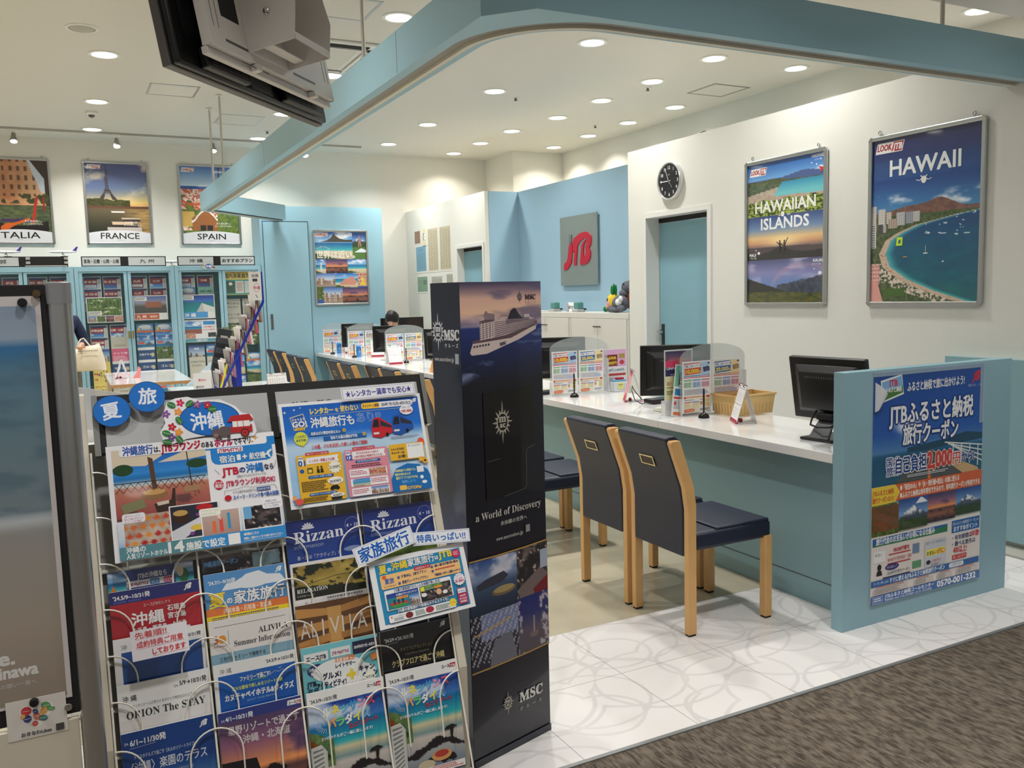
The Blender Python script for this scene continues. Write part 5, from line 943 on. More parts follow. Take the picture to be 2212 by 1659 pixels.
a = A4((84, 144, 200)); a.poly([(20, 22), (26, 14), (40, 13), (50, 6), (66, 4), (76, 10), (92, 12), (99, 22)], (226, 230, 236)); a.ell(58, 16, 22, 8, (226, 230, 236)); jtb(a, 86, 9, 6.5, WT); a.text("'24.7/1~9/30発", 5, 13, 6, WT, w=32, b=.2); a.text('夏', 4, 40, 20, (246, 214, 60), w=20, b=.8, oc=(30, 60, 130), ow=.7); a.text('の', 25, 38, 8, WT, b=.4, oc=(30, 60, 130), ow=.5); a.text('家族旅行', 34, 39, 17, WT, w=62, b=.6, oc=(30, 70, 140), ow=.8); a.rect(0, 42, 100, 51, (226, 120, 60)); a.text('沖縄本島・石垣島・宮古島', 20, 49.5, 7, (250, 226, 200), w=58, b=.25); a.rect(0, 51, 100, 141, (240, 216, 40)); a.fine(6, 53, 90, 60, 3, (60, 60, 110), 4); a.text('5,000円分プラン', 12, 66, 8, (200, 50, 40), w=60, b=.4); a.rrect(18, 56, 86, 66, 1.5, (236, 226, 200)); a.text('JTB', 24, 64, 7, (190, 30, 50), b=.3); a.text('MySTYLE', 62, 64, 5, (190, 30, 80), w=20, b=.2)
brochure('sky blue family travel brochure with yellow foot, fourth pocket up of the second column', a, 1, .805)
stripcard('dark coupon header card above the sky blue family travel brochure', 1, .843, 2, 5)
# column 3 and 4
def rune():
    a = A4(WT); a.img(0, 16, 100, 141, lambda u, v: mixc(mixc(mixc(ramp(v, [(0, (24, 60, 150)), (.20, (60, 120, 190)), (.24, (10, 110, 160)), (.40, (40, 170, 180)), (.46, (216, 200, 160)), (.55, (120, 150, 150)), (.60, (200, 190, 180)), (1, (90, 110, 130))]), cc(236, 240, 245), .8*sm(.52, .7, fb(u*3+2, v*6, 5))*(1-sm(.15, .24, v))), mixc(cc(40, 80, 40)+0*ramp(v, [(0, (0,)*3), (1, (0,)*3)]), cc(130, 150, 90), fb(u*20, v*20, 6)), hard(v > .30+.9*u)*hard(v < .56)+hard((v > .24+.3*u+.04*fb(u*9, v*0, 2)) & (u < .30) & (v < .62))), cc(24, 22, 26), hard((np.abs(v-.72-.05*np.sin(u*7)) < .035*fb(u*9, u*0, 8)*2) | ((v > .80) & (fb(u*5, v*7, 9) > .62)))), 70, 80)
    a.text("'24.5/9~10/31発", 4, 13, 6, (50, 50, 60), w=34, b=.2); a.text('エース', 78, 8.6, 5, (30, 30, 40), w=11, b=.3); a.poly([(90, 4), (98, 4), (97, 9.5), (89, 9.5)], (180, 30, 50)); a.text('JTB', 90.5, 8.8, 4.2, WT, w=6, b=.15)
    for i, (ch, c) in enumerate(zip('ルネッサンス', ((240, 240, 236), (240, 226, 90), (90, 190, 226), (60, 160, 220), (240, 160, 190), (236, 90, 110)))): a.text(ch, 18+i*11.5, 32-i*.6, 13, c, b=.7, w=10, rot=2)
    for i, (ch, c) in enumerate(zip('パラダイス', ((240, 170, 90), (120, 210, 130), (240, 240, 236), (236, 226, 90), (120, 190, 236)))): a.text(ch, 24+i*11, 47-i*.6, 13, c, b=.7, w=10, rot=2)
    a.text('カニリゾート', 50, 53, 7, (206, 40, 60), w=38, b=.4, rot=4); a.text('2つのホテルがご一緒に楽しめます!', 14, 60, 4.6, (236, 240, 245), w=66, b=.12)
    for k in range(7): q = math.radians(190+k*12); a.line([(22+8*math.cos(q), 40-8*math.sin(q)*.8), (22+15*math.cos(q), 40-15*math.sin(q)*.8)], .6, (200, 220, 240))
    a.poly([(0, 66), (13, 64), (20, 74), (18, 128), (0, 141)], (196, 196, 190))
    for k in range(11): a.poly([(2, 70+k*6), (15, 69+k*5.2), (15, 71+k*5.2), (2, 73+k*6)], (120, 124, 124)); a.z -= 1
    a.ell(66, 118, 14, 7, (206, 150, 90)); a.ell(66, 116, 10, 4.4, (170, 60, 50)); a.ell(44, 126, 12, 6, (196, 180, 150)); a.rect(30, 130, 98, 139, (236, 230, 226)); a.fine(33, 131, 96, 138, 3, (190, 90, 90), 6); a.poly([(72, 88), (76, 84), (84, 82), (92, 86), (86, 87), (84, 98), (81, 98), (81, 88)], (24, 26, 24)); return a
brochure('colourful beach resort brochure, lowest pocket of the third column', rune(), 2, .481)
brochure('colourful beach resort brochure, lowest pocket of the rightmost column', rune(), 3, .484)
a = A4((110, 186, 196)); a.rect(0, 0, 100, 8, (120, 200, 210)); a.rect(3, 8, 34, 19, (230, 232, 232)); a.text('エースJTB', 6, 17, 7, (30, 30, 50), w=25, b=.4); a.rect(37, 7, 63, 18, (230, 232, 232)); a.text('JTB MySTYLE', 39, 15, 5, (150, 50, 100), w=22, b=.2); a.rect(66, 4, 100, 20, (26, 34, 66)); a.text('2024年8月19日~10月31日', 68, 13, 4.6, WT, w=30, b=.15)
a.ell(18, 30, 12, 8, (36, 54, 110)); a.text('沖縄・北海道', 8, 30, 4.6, WT, w=20, b=.15); a.text('東京 横浜', 10, 35, 4.6, WT, w=16, b=.15); a.ell(46, 34, 34, 14, (236, 238, 238)); a.ell(60, 44, 34, 14, (236, 238, 238)); a.text('まだまだ夏旅!', 42, 25, 7, (236, 130, 60), w=26, b=.4); a.text('レイトサマー', 42, 32, 6, (30, 34, 60), w=26, b=.4); a.text('グルメ!', 24, 43, 9, (30, 34, 60), w=24, b=.5); a.text('アクティビティ!', 16, 53, 8.5, (30, 34, 60), w=38, b=.5); a.text('+', 56, 52, 24, (236, 210, 50), w=12, b=1.6, oc=(30, 34, 60), ow=1); a.text('キャン', 72, 42, 8, (30, 34, 60), w=20, b=.4); a.text('ペーン', 76, 50, 8, (30, 34, 60), w=20, b=.4); a.text('JTB', 4, 48, 8, (30, 34, 60), b=.4); a.text('なら', 5, 56, 7, (30, 34, 60), b=.3)
a.rrect(16, 56, 42, 62, 2.5, (60, 160, 90)); a.text('体験もプラス', 18, 61, 5, WT, w=22, b=.2); a.rrect(44, 55, 74, 61, 2.5, (214, 50, 50)); a.text('想い出をプラス', 46, 60, 5, WT, w=26, b=.2); a.burst(85, 52, 9, 7, 12, (240, 238, 220)); a.text('ついてくる!', 79, 53, 4, (30, 34, 60), w=12, b=.2); a.rect(0, 64, 100, 141, (236, 236, 234)); a.ell(12, 70, 11, 7, (226, 60, 110)); a.text('沖縄', 5, 72, 6.5, WT, w=14, b=.3); a.fine(28, 66, 96, 84, 6, (90, 90, 100), 3); a.poly([(88, 24), (96, 22), (99, 30), (90, 32)], (230, 140, 70))
brochure('aqua late summer campaign brochure in the third column, second pocket up', a, 2, .589)
stripcard('blue pineapple header card above the late summer campaign brochure', 2, .628, 1, 9)
a = A4((96, 62, 34)); a.poly([(0, 4), (50, 10), (50, 18), (0, 16)], (196, 140, 76)); a.poly([(50, 10), (100, 2), (100, 12), (50, 18)], (176, 124, 66)); a.poly([(0, 26), (42, 24), (42, 34), (0, 38)], (196, 140, 76)); a.poly([(56, 24), (100, 20), (100, 30), (56, 34)], (176, 124, 66)); a.rect(40, 8, 58, 60, (206, 156, 88)); a.poly([(0, 46), (42, 40), (42, 50), (0, 58)], (190, 134, 72)); a.poly([(56, 42), (100, 38), (100, 48), (56, 50)], (170, 118, 62))
for i, (ch, x) in enumerate(zip('ALIVILA', (4, 18, 32, 42, 58, 68, 78))): a.text(ch, x, 42, 30, (226, 220, 210), w=(12, 7, 2, 13, 2, 7, 13)[i])
brochure('brown timber patterned hotel brochure in the third column, third pocket up', a, 2, .693)
a = A4((230, 226, 222)); a.img(3, 4, 97, 46, lambda u, v: mixc(mixc(cc(120, 100, 40)+0*ramp(v, [(0, (0,)*3), (1, (0,)*3)]), cc(206, 180, 90), fb(u*4, v*4, 3)), cc(28, 34, 20), hard((fb(u*8, v*8, 5) > .56) | (v > .6+.2*u))), 60, 30); a.text('RELAXATION', 6, 38, 7, WT, w=40, serif=True); a.text('リラクゼーション', 6, 43, 3, WT, w=22); a.line([(20, 28), (60, 22), (97, 24)], .6, (24, 26, 18)); a.fine(44, 48, 92, 56, 2, (120, 110, 110), 4); a.text('温・森', 14, 54, 4, (190, 90, 90), w=12)
brochure('green garden relaxation brochure in the third column, fourth pocket up', a, 2, .797)
def rizz():
    a = A4((26, 44, 120)); a.rect(0, 0, 100, 60, (26, 40, 112), (34, 70, 150)); a.text('Rizzan', 10, 30, 21, (226, 226, 232), w=66, serif=True, rot=2)
    for k in range(7): q = math.radians(90+(k-3)*26); a.poly([(29, 13), (29+7*math.cos(q-.18), 13-7*math.sin(q-.18)), (29+9*math.cos(q), 13-9*math.sin(q)), (29+7*math.cos(q+.18), 13-7*math.sin(q+.18))], (226, 226, 232))
    a.text('information', 9, 37, 8, (150, 160, 196), w=38, slant=.2); a.ell(88, 15, 10, 10, (150, 160, 200)); a.ell(88, 15, 9.6, 9.6, (28, 46, 124)); a.text('4・10', 80, 18, 7, (220, 222, 232), w=16, b=.1); a.text('春・夏は「アクティブ」な', 12, 51, 6, (206, 210, 226), w=58); a.text('リゾートステイ。', 12, 59, 6, (206, 210, 226), w=40); a.ell(86, 46, 12, 3.4, (130, 150, 190)); a.ell(80, 60, 16, 4, (150, 166, 200)); return a
brochure('dark blue leaf emblem brochure in the third column under the bus poster', rizz(), 2, .905)
brochure('dark blue leaf emblem brochure in the rightmost column under the bus poster', rizz(), 3, .908)
a = A4((22, 22, 26)); a.rect(0, 60, 100, 141, (22, 22, 26), (110, 110, 120)); a.text("'24.5/9→'24.10/31発", 6, 15, 6.5, WT, w=40, b=.25); jtb(a, 84, 8, 6.5, WT); a.line([(6, 18), (24, 17)], .3, WT); a.text('クラブフロアセレクション', 26, 30, 5.5, (170, 160, 120), w=46); a.text('Club Floor Selection', 32, 36, 4, (150, 140, 110), w=34); a.text('クラブフロアで過ごす沖縄', 13, 48, 9.5, (196, 180, 120), w=74, b=.2); a.rect(44, 62, 46, 66, (150, 150, 150)); a.line([(0, 84), (30, 76), (60, 82), (100, 72)], .6, (150, 150, 154)); a.line([(4, 92), (60, 80), (96, 66)], .4, (140, 140, 144))
brochure('black club floor brochure in the rightmost column below the family card', a, 3, .590)
a = A4((170, 120, 70)); a.rect(0, 0, 100, 60, (60, 70, 90)); brochure('brown edged brochure in the rightmost column behind the family card', a, 3, .697)
a = A4((60, 90, 60)); pic(a, 'green', 0, 0, 100, 60, 30, 3); brochure('green brochure in the rightmost column mostly behind the slanted family sign', a, 3, .800)
# ---- A3 posters clipped on the rack ---------------------------------------
def plane(x, z, off, W, H, art, name, lab, cat, rz=0, m=None, th=.0012, tilt=None):
    t = LEAN if tilt is None else tilt
    mt = Matrix.Translation((x, KY(z)-off, z)) @ Matrix.Rotation(-math.radians(t), 4, 'X') @ Matrix.Rotation(math.radians(-rz), 4, 'Y')
    o = art.build(name, W, H, m or GLOSS, mtx=mt, th=th); setp(o, lab, cat); return o
a = Art(141, 100, (240, 238, 240)); a.img(4, 4, 80, 66, lambda u, v: mixc(ramp(v, [(0, (20, 90, 190)), (.35, (50, 140, 215)), (.42, (20, 110, 180)), (.52, (210, 216, 216)), (.56, (190, 120, 96)), (1, (150, 70, 70))]), cc(70, 50, 60), .6*hard(fb(u*6, v*8, 5) > .6)*hard(v > .6)), 50, 40)
a.poly([(4, 4), (40, 4), (44, 12), (30, 20), (8, 18), (4, 20)], (222, 206, 180)); a.poly([(40, 18), (62, 10), (80, 6), (80, 16), (62, 18)], (222, 206, 180)); a.line([(64, 10), (66, 44)], .9, (50, 40, 34)); a.poly([(32, 12), (36, 14), (38, 44), (42, 46), (30, 46), (34, 42)], (90, 64, 44)); a.ell(35, 46, 11, 4, (150, 110, 70)); a.ell(35, 43.4, 9, 2.6, (206, 160, 96)); a.ell(12, 22, 8, 5, (34, 70, 40)); a.ell(72, 22, 9, 4, (34, 70, 40))
for k in range(12): a.line([(5+k*6, 34), (11+k*6, 42)], .4, (60, 44, 40)); a.z -= 1; a.line([(11+k*6, 34), (5+k*6, 42)], .4, (60, 44, 40)); a.z -= 1
a.line([(4, 33.6), (78, 33.6)], .6, (60, 44, 40)); a.poly([(8, 52), (26, 48), (28, 56), (10, 60)], (130, 130, 90)); a.poly([(34, 54), (48, 52), (50, 42), (52, 42), (51, 60), (36, 62)], (60, 44, 40)); a.poly([(36, 53), (46, 52), (46, 55), (37, 56)], (214, 200, 180)); a.poly([(58, 42), (72, 41), (74, 46), (60, 47)], (170, 130, 96))
a.rect(80, 10.5, 141, 66, (236, 234, 236)); a.rrect(84, 6, 138, 26, 6, (36, 130, 206)); a.rect(80, 4, 141, 12, (36, 130, 206)); a.rrect(10, .5, 134, 10.5, 2.5, (240, 238, 240)); a.text('沖縄旅行', 13, 9, 9, (30, 80, 170), w=24, b=.6); a.text('は、', 38, 8.6, 6, (40, 40, 50), w=5, b=.2); a.text('JTBラウンジ', 44, 9, 9, (190, 24, 60), w=32, b=.5); a.text('のある', 77, 8.6, 6, (40, 40, 50), w=10, b=.2); a.text('ホテル', 88.5, 9, 9, (180, 24, 90), w=15, b=.5); a.text('でキマリ', 104.5, 8.6, 7, (40, 40, 60), w=15, b=.2); a.burst(124, 4, 3, .8, 4, (226, 160, 40)); a.burst(121, 7.4, 1.6, .5, 4, (226, 160, 40))
a.rect(90, 11.2, 112, 15.6, (240, 238, 240)); a.text('JTBMySTYLE', 91, 14.9, 4.2, (170, 40, 90), w=20, b=.2); a.text('宿泊', 91, 24.2, 7, WT, w=13, b=.3); a.rrect(106, 18.4, 109.4, 23.8, .6, WT); a.text('+', 111, 23.6, 8, WT, b=.5); a.text('航空機', 117, 23.6, 6.6, WT, w=14, b=.3); a.poly([(133, 18), (137, 16), (137.4, 17.4), (134.6, 20), (136, 24), (134.6, 24), (132.6, 21), (130, 22), (130.6, 20.6), (132.4, 19.6)], WT)
a.text('JTB', 92, 36, 9, (200, 30, 60), w=14, b=.6); a.text('の', 107, 35, 6, (40, 60, 130), b=.2); a.text('沖縄', 113, 35.4, 9, (30, 120, 200), w=15, b=.5); a.text('なら', 129, 34.6, 6, (40, 50, 80), w=8, b=.2); a.line([(86, 30), (90, 35)], .3, (60, 60, 90)); a.line([(138, 33), (140, 27)], .3, (60, 60, 90)); a.text('対象ホテルのどのプランでも!', 104, 39.6, 3, (60, 60, 70), w=26); a.ell(88, 44, 4, 4.4, (190, 24, 60)); a.text('限定!', 85, 46.6, 3.6, WT, w=6.4, b=.15); a.text('宿泊者', 85.2, 43, 2.2, WT, w=6); a.text('JTBラウンジ利用OK!', 94, 46.4, 6.4, (190, 24, 70), w=43, b=.3)
a.line([(92, 54), (92, 50.5), (104, 49.5), (110, 48), (116, 49.5), (136, 49.5), (138, 54)], .25, (60, 60, 70)); a.text('ホテル滞在中は何度でも', 99, 53.6, 3, (60, 60, 80), w=20); a.rect(120, 50.6, 132, 53.8, (30, 80, 150)); a.text('追加料金不要!', 120.6, 53.2, 2.3, WT, w=11); a.ell(94.6, 57, 3, 2.6, (190, 30, 50)); a.text('スイーツ・ドリンク食べ飲み放題!', 99, 59, 4.4, (30, 90, 170), w=40, b=.2)
a.img(4, 66, 141, 98, lambda u, v: ramp(v, [(0, (230, 230, 236)), (.5, (200, 214, 230)), (1, (60, 140, 190))]), 4, 4); pic(a, 'food', 9, 62, 46, 90, 30, 5); a.rrect(8, 60, 26, 68, 2, (238, 238, 242)); a.text('海やプールで', 10, 63, 2.2, (190, 60, 110), w=12); a.text('遊んだ後のおやつに', 9.5, 65.4, 2.2, (190, 60, 110), w=15); a.text('スイーツを満喫!', 10, 67.6, 2, (190, 60, 110), w=13)
a.rect(45, 58, 86, 88, WT); pic(a, 'food', 46, 59, 85, 87, 26, 9); a.rect(46, 59, 85, 87, (40, 44, 60)); a.poly([(46, 80), (85, 64), (85, 70), (56, 87), (46, 87)], (214, 214, 220)); a.ell(54, 69, 7, 5, (60, 34, 26)); a.ell(54, 65, 6, 2.6, (200, 160, 90)); a.ell(74, 62, 7, 3, (186, 34, 44)); a.ell(68, 79, 7, 2.6, (226, 190, 70)); a.ell(62, 84, 2, 1.6, (130, 60, 140)); a.ell(68, 68, 1.8, 1.4, (130, 60, 140))
a.rect(70, 66, 103, 89, (238, 236, 236)); a.rect(71, 67, 102, 88, (196, 170, 160), (170, 140, 130)); a.rect(79, 76, 82, 86, (230, 110, 60)); a.rect(85, 74, 88, 86, (226, 80, 70)); a.rect(92, 70, 94.4, 84, (40, 150, 190)); a.poly([(83, 72), (86, 70), (87, 76)], (240, 200, 190)); a.rrect(69, 64, 87, 71, 2, (238, 238, 226)); a.text('アフタービーチの', 71, 67, 2, (190, 170, 70), w=14); a.text('カクテルタイム', 71, 69.6, 2, (190, 170, 70), w=12)
a.rect(105, 66, 139, 88, WT); a.img(106, 67, 138, 87, p_dark, 20, 12, seed=8); a.rect(106, 67, 113, 78, (110, 170, 214)); a.rrect(123, 62, 141, 71, 2, (240, 240, 244)); a.text('綺麗な海を', 126, 65, 2, (70, 60, 110), w=10); a.text('ゆったり眺めながら', 124.4, 67.4, 2, (70, 60, 110), w=15); a.text('ビールで乾杯!', 125.4, 69.8, 2, (70, 60, 110), w=12)
a.rect(4, 88, 141, 99, (86, 140, 150)); a.rect(70, 88, 141, 99, (50, 140, 206)); a.text('沖縄の', 9, 93, 5.6, WT, w=15, b=.2); a.text('人気リゾートホテル', 9, 98, 5, WT, w=32, b=.2); a.text('14', 42, 98, 13, WT, w=12, b=.8); a.text('施設で設定', 56, 97.4, 7.6, WT, w=32, b=.35); a.rect(91, 89, 101, 98.6, (236, 236, 236)); a.text('◀詳細はこちら', 104, 92.4, 2.8, WT, w=13, b=.1); a.text('詳細は、店舗スタッフまでお問い合わせください。', 104, 96, 2.4, WT, w=34, b=.08); a.fine(104, 97, 138, 98, 1, (190, 214, 236), 4)
plane(.067, .872, .030, .415, .290, a, 'poster_sheet', 'A3 poster of a seaside terrace and desserts on the left of the rack', 'poster')
a = Art(141, 100, (238, 238, 240)); a.img(3, 3, 138, 97, lambda u, v: mixc(ramp(v, [(0, (24, 96, 190)), (.3, (30, 110, 206)), (.42, (190, 214, 236)), (1, (120, 180, 226))]), cc(236, 240, 245), .5*sm(.5, .7, fb(u*5, v*5, 3))*sm(.25, .4, v)), 30, 24)
a.text('レンタカー', 29, 12, 6.5, (246, 214, 90), w=22, b=.3); a.text('を', 53, 11.6, 4.4, (246, 214, 90), b=.1); a.text('使わない', 58, 11.6, 6.5, (246, 214, 90), w=18, b=.3); a.line([(28, 14), (128, 13.4)], .35, (196, 190, 140)); a.rrect(79, 5.6, 132, 11.6, 2.8, (240, 240, 244)); a.rrect(79, 5.6, 98, 11.6, 2.6, (246, 196, 60)); a.text('キャンペーン期間', 80.6, 10, 3.4, (40, 44, 90), w=16, b=.12); a.text('2024年 7月1日(月)~8月31日(土)', 99.5, 10, 3.8, (40, 44, 90), w=31, b=.12); jtb(a, 131, 8.6, 4, WT)
a.poly([(9, 14), (22, 11), (25, 24), (12, 27)], (230, 220, 150)); a.poly([(9.6, 14.6), (21.6, 11.8), (24.3, 23.4), (12.4, 26.2)], (26, 84, 170)); a.text('シャトルで', 11, 17.6, 3.6, WT, w=12, b=.12); a.text('GO!', 11, 23.4, 7.4, WT, w=13, b=.5); a.rect(13, 24.2, 22, 27, (240, 190, 60)); a.text('2024', 14, 26.7, 2.8, (60, 50, 60), w=7)
a.text('沖縄旅行も', 28, 25, 11, WT, w=42, b=.8); a.text('あり!?', 73, 24, 11, (40, 120, 210), w=24, b=.2, oc=WT, ow=.35); a.burst(14, 7, 1.8, .4, 4, WT); a.burst(5, 9, 2, .5, 4, WT); a.burst(20, 5.4, 1.6, .4, 4, (150, 210, 190))
a.rect(25, 29.4, 60, 33.6, (26, 96, 170)); a.text('出来るだけ費用を抑えたい', 27, 32.6, 3.4, WT, w=28, b=.12); a.rect(38, 35, 80, 39.2, (26, 96, 170)); a.text('初めての道は運転が不安', 45, 38.2, 3.4, WT, w=26, b=.12)
for x, y in ((59, 30.6), (78, 36), (18, 41)): a.burst(x, y, 1.9, 1.3, 8, (246, 200, 50)); a.ell(x, y, .7, .7, (90, 60, 30))
a.ell(17, 35, 6.4, 6.6, (216, 220, 70)); a.text('こんな方に', 12, 34, 2.8, (40, 60, 120), w=10, b=.1); a.text('おすすめ!', 12.6, 37.6, 2.8, (40, 60, 120), w=9, b=.1); a.text('この夏、バスを活用した新しい旅のご提案!', 26, 45.6, 4, (200, 60, 60), w=54, b=.12)
for x, c, d in ((86, (196, 36, 50), 0), (107, (30, 84, 170), -1)):
    a.poly([(x, 31+d), (x+3, 22+d), (x+9, 21+d), (x+21, 30+d*2), (x+22, 37+d*2), (x+8, 42+d), (x, 40+d)], c); a.poly([(x+1, 31+d), (x+3.4, 23.4+d), (x+8, 23+d), (x+8, 31+d)], (30, 34, 44)); a.poly([(x+9.4, 24+d), (x+20.4, 30.6+d*2), (x+20.6, 33+d*2), (x+9.4, 30+d)], (44, 48, 60)); a.ell(x+15, 39+d*2, 1.6, 1.9, (24, 24, 26)); a.rect(x+1.4, 36+d, x+7, 38+d, (220, 220, 216))
a.ell(124, 16, 7, 5, (236, 236, 240)); a.text('好評につき', 120, 14.4, 2.2, (60, 60, 60), w=8); a.text('今夏も開催!', 118.4, 18.4, 3, (196, 36, 50), w=11, b=.15); a.fine(104, 42, 134, 44, 2, (120, 130, 150), 3); a.ell(134, 50, 3.6, 4.4, (230, 90, 70)); a.ell(132, 55, 3, 3, (90, 170, 90))
a.rrect(10, 51, 53, 96, 1.6, (232, 180, 50)); a.rect(19, 49, 41, 52, (196, 50, 44)); a.text('沖縄エアポートシャトル利用の場合', 20, 51.3, 1.9, WT, w=20); a.rect(12, 52.4, 16.4, 61, (236, 236, 240)); a.text('POINT', 12.2, 54.6, 2, (26, 84, 170), w=4.4, b=.1); a.text('01', 11.6, 61, 7, (26, 84, 170), w=6, b=.4); a.poly([(19, 54), (50, 53.4), (48.6, 56.4), (50, 59.4), (19, 60)], (238, 238, 240)); a.text('レンタカー移動よりお得!', 22, 58.6, 3.4, (190, 50, 60), w=24, b=.12)
a.ell(14, 66, 2, 1.9, (30, 90, 170)); a.rect(19, 63.6, 24, 68.6, (60, 56, 40)); a.rect(19.8, 65, 23.2, 68, (232, 200, 90)); a.ell(29, 63.6, .9, 1, (50, 44, 30)); a.poly([(28, 65), (30, 65), (30.6, 69), (27.6, 69)], (50, 44, 30)); a.ell(32.4, 63.6, .9, 1, (50, 44, 30)); a.poly([(31.4, 65), (33.6, 65), (34, 69), (31, 69)], (50, 44, 30)); a.burst(45, 65, 6.6, 5, 12, (240, 236, 220)); a.text('21,979円', 40, 66.4, 3.4, (50, 44, 60), w=9.4, b=.12)
a.rrect(19, 71, 43, 73.8, 1.3, (36, 96, 160)); a.text('レンタカーを使った場合', 21, 73.1, 2.2, WT, w=20); a.fine(12, 76, 36, 86, 6, (100, 80, 40), 3); a.ell(44, 78, 7.4, 3.6, (240, 238, 230)); a.text('29,979円', 38.4, 80, 3.6, (50, 44, 60), w=10.4, b=.15); a.poly([(38, 84.6), (40, 82.4), (45, 82.2), (47, 84.4), (47, 86), (38, 86)], (34, 32, 32)); a.ell(40, 86, .9, .9, (34, 32, 32)); a.ell(45, 86, .9, .9, (34, 32, 32))
a.rrect(18, 87.4, 44, 90, 1.2, (36, 96, 160)); a.text('沖縄エアポートシャトルを使った場合', 19, 89.4, 1.9, WT, w=24); a.fine(12, 91, 36, 95.4, 4, (100, 80, 40), 7); a.ell(44, 91.6, 7, 2, (240, 238, 230)); a.text('8,000円', 40, 92.8, 2.8, (50, 44, 60), w=8, b=.12); a.rrect(38, 93.2, 48, 95.6, .6, (34, 32, 32))
a.rrect(55, 50.6, 98, 96, 1.6, (222, 140, 156)); a.rect(64, 48.6, 86, 51.6, (196, 50, 60)); a.text('沖縄エアポートシャトル利用の場合', 65, 50.9, 1.9, WT, w=20); a.rect(57, 52, 61.4, 60.6, (236, 236, 240)); a.text('POINT', 57.2, 54.2, 2, (26, 84, 170), w=4.4, b=.1); a.text('02', 56.6, 60.6, 7, (26, 84, 170), w=6, b=.4); a.poly([(63, 53), (96, 52.4), (94.6, 56), (96, 59.6), (63, 60)], (238, 238, 240)); a.text('ホテルからおひとりあたり', 67, 55.8, 2.7, (190, 50, 60), w=22, b=.1); a.text('1,000円相当の特典がもらえる!', 64.6, 59, 2.7, (190, 50, 60), w=28, b=.1)
a.rrect(65, 61.6, 90, 64, 1.1, (36, 96, 160)); a.text('JTBで旅行申込のお客様限定!', 67, 63.4, 1.8, WT, w=20); a.fine(61, 65.4, 94, 69, 2, (110, 60, 80), 5)
for y0, k, sd, l in ((70, 'food', 3, 0), (79, 'beach', 4, 1), (88, 'city', 5, 0)):
    a.rrect(58, y0, 95, y0+7.6, .8, (238, 238, 240)); x0 = 60 if l else 77
    pic(a, k, x0, y0+.3, x0+17, y0+7.3, 14, sd); a.fine(59+(19 if l else 0), y0+1.4, 75+(19 if l else 0), y0+6, 3, (196, 90, 110), y0)
a.rrect(100, 50, 136, 66, 1, (232, 180, 50)); a.rect(118, 50.8, 135, 65.2, (240, 240, 240)); a.text('シャトルでGO!', 102, 56, 2.9, (50, 46, 60), w=13, b=.15); a.text('キャンペーンは', 102, 59.6, 2.9, (50, 46, 60), w=13, b=.15); a.text('お得!', 108, 64, 3.8, (50, 46, 60), w=8, b=.2); a.text('詳しくはこちらから!', 119.6, 53.4, 1.8, (60, 60, 80), w=13); a.burst(131, 67, 2.8, 2, 9, (240, 180, 50)); a.burst(135, 69, 3.4, 2.4, 9, (240, 180, 50)); a.ell(135, 69, 1.3, 1.3, (90, 60, 30))
a.poly([(138, 97), (98, 97), (98, 84), (104, 74), (116, 70), (128, 72), (136, 78), (138, 84)], (26, 110, 180)); a.text('「沖縄路線バス周遊パス」', 101.6, 77.4, 2.7, (226, 224, 130), w=22, b=.1); a.text('機能を組み込んだ', 102, 81, 2.7, (226, 224, 130), w=16, b=.1); a.text('電子アプリ[OTOPa]', 102.6, 84.8, 3, (226, 224, 130), w=22, b=.12); a.text('活用しよう!', 108, 88.8, 3, (120, 190, 236), w=14, b=.1); a.rrect(105, 91, 112, 95.6, .8, (240, 190, 80)); a.text('OTOPa!', 112.6, 95.6, 4, (246, 190, 60), w=14, b=.35); a.rect(125, 74, 132, 80, (230, 234, 238)); a.ell(129, 85, 1.8, 1.8, (236, 240, 244)); a.ell(131, 90, 2.6, 1.6, (236, 240, 244)); a.ell(8, 94, 4, 3, (220, 90, 80)); a.ell(4, 90, 2, 2, (240, 160, 90))
plane(.503, .940, .0305, .415, .292, a, 'poster_sheet', 'A3 poster with red and blue buses on the right of the rack', 'poster')
# ---- small signs -----------------------------------------------------------
def sign(lab, art, x, z, W, H, off, rz=0, th=.003): return plane(x, z, off, W, H, art, 'sign_card', lab, 'sign', rz, GLOSS, th)
def disc(ch, rot):
    a = Art(100, 92, None); a.ell(50, 46, 50, 46, (14, 50, 110), 40); a.ell(50, 46, 48.4, 44.4, (18, 110, 196), 40)
    a.text(ch, 50, 64, 52, (230, 232, 240), 'c', b=3.0, rot=rot); return a
for ch, rot, x, z, off, lb in (('夏', 8, .046, 1.192, .020, 'lower blue disc sign reading summer at the left end of the rack header'), ('旅', -3, .131, 1.222, .026, 'upper blue disc sign reading travel on the rack header')): sign(lb, disc(ch, rot), x, z, .088, .082, off, th=0)
a = Art(130, 64, None); a.poly([(4, 60), (0, 46), (8, 34), (6, 24), (12, 6), (24, 1), (40, 0), (56, 6), (84, 7), (104, 18), (112, 28), (126, 32), (130, 56), (126, 62), (98, 64), (82, 64), (74, 58), (60, 56), (34, 58), (12, 64)], (232, 232, 234)); a.ell(68, 33, 41, 24, (16, 50, 110), 40, .08); a.ell(68, 33, 40, 23, (20, 108, 194), 40, .08); a.text('沖縄', 42, 46, 26, (232, 234, 240), w=44, b=1.6, rot=3)
for x, y, c in ((30, 8, (206, 40, 90)), (10, 22, (130, 80, 160)), (26, 20, (236, 150, 80)), (16, 40, (190, 30, 60)), (24, 48, (236, 150, 60)), (14, 54, (120, 70, 150)), (52, 12, (150, 90, 150)), (66, 14, (196, 40, 70))):
    for k in range(5): q = k*2*PI/5; a.ell(x+3.2*math.cos(q), y+3.2*math.sin(q), 2.6, 1.8, c, 12, q)
    a.ell(x, y, 1, 1, (240, 210, 90), 8)
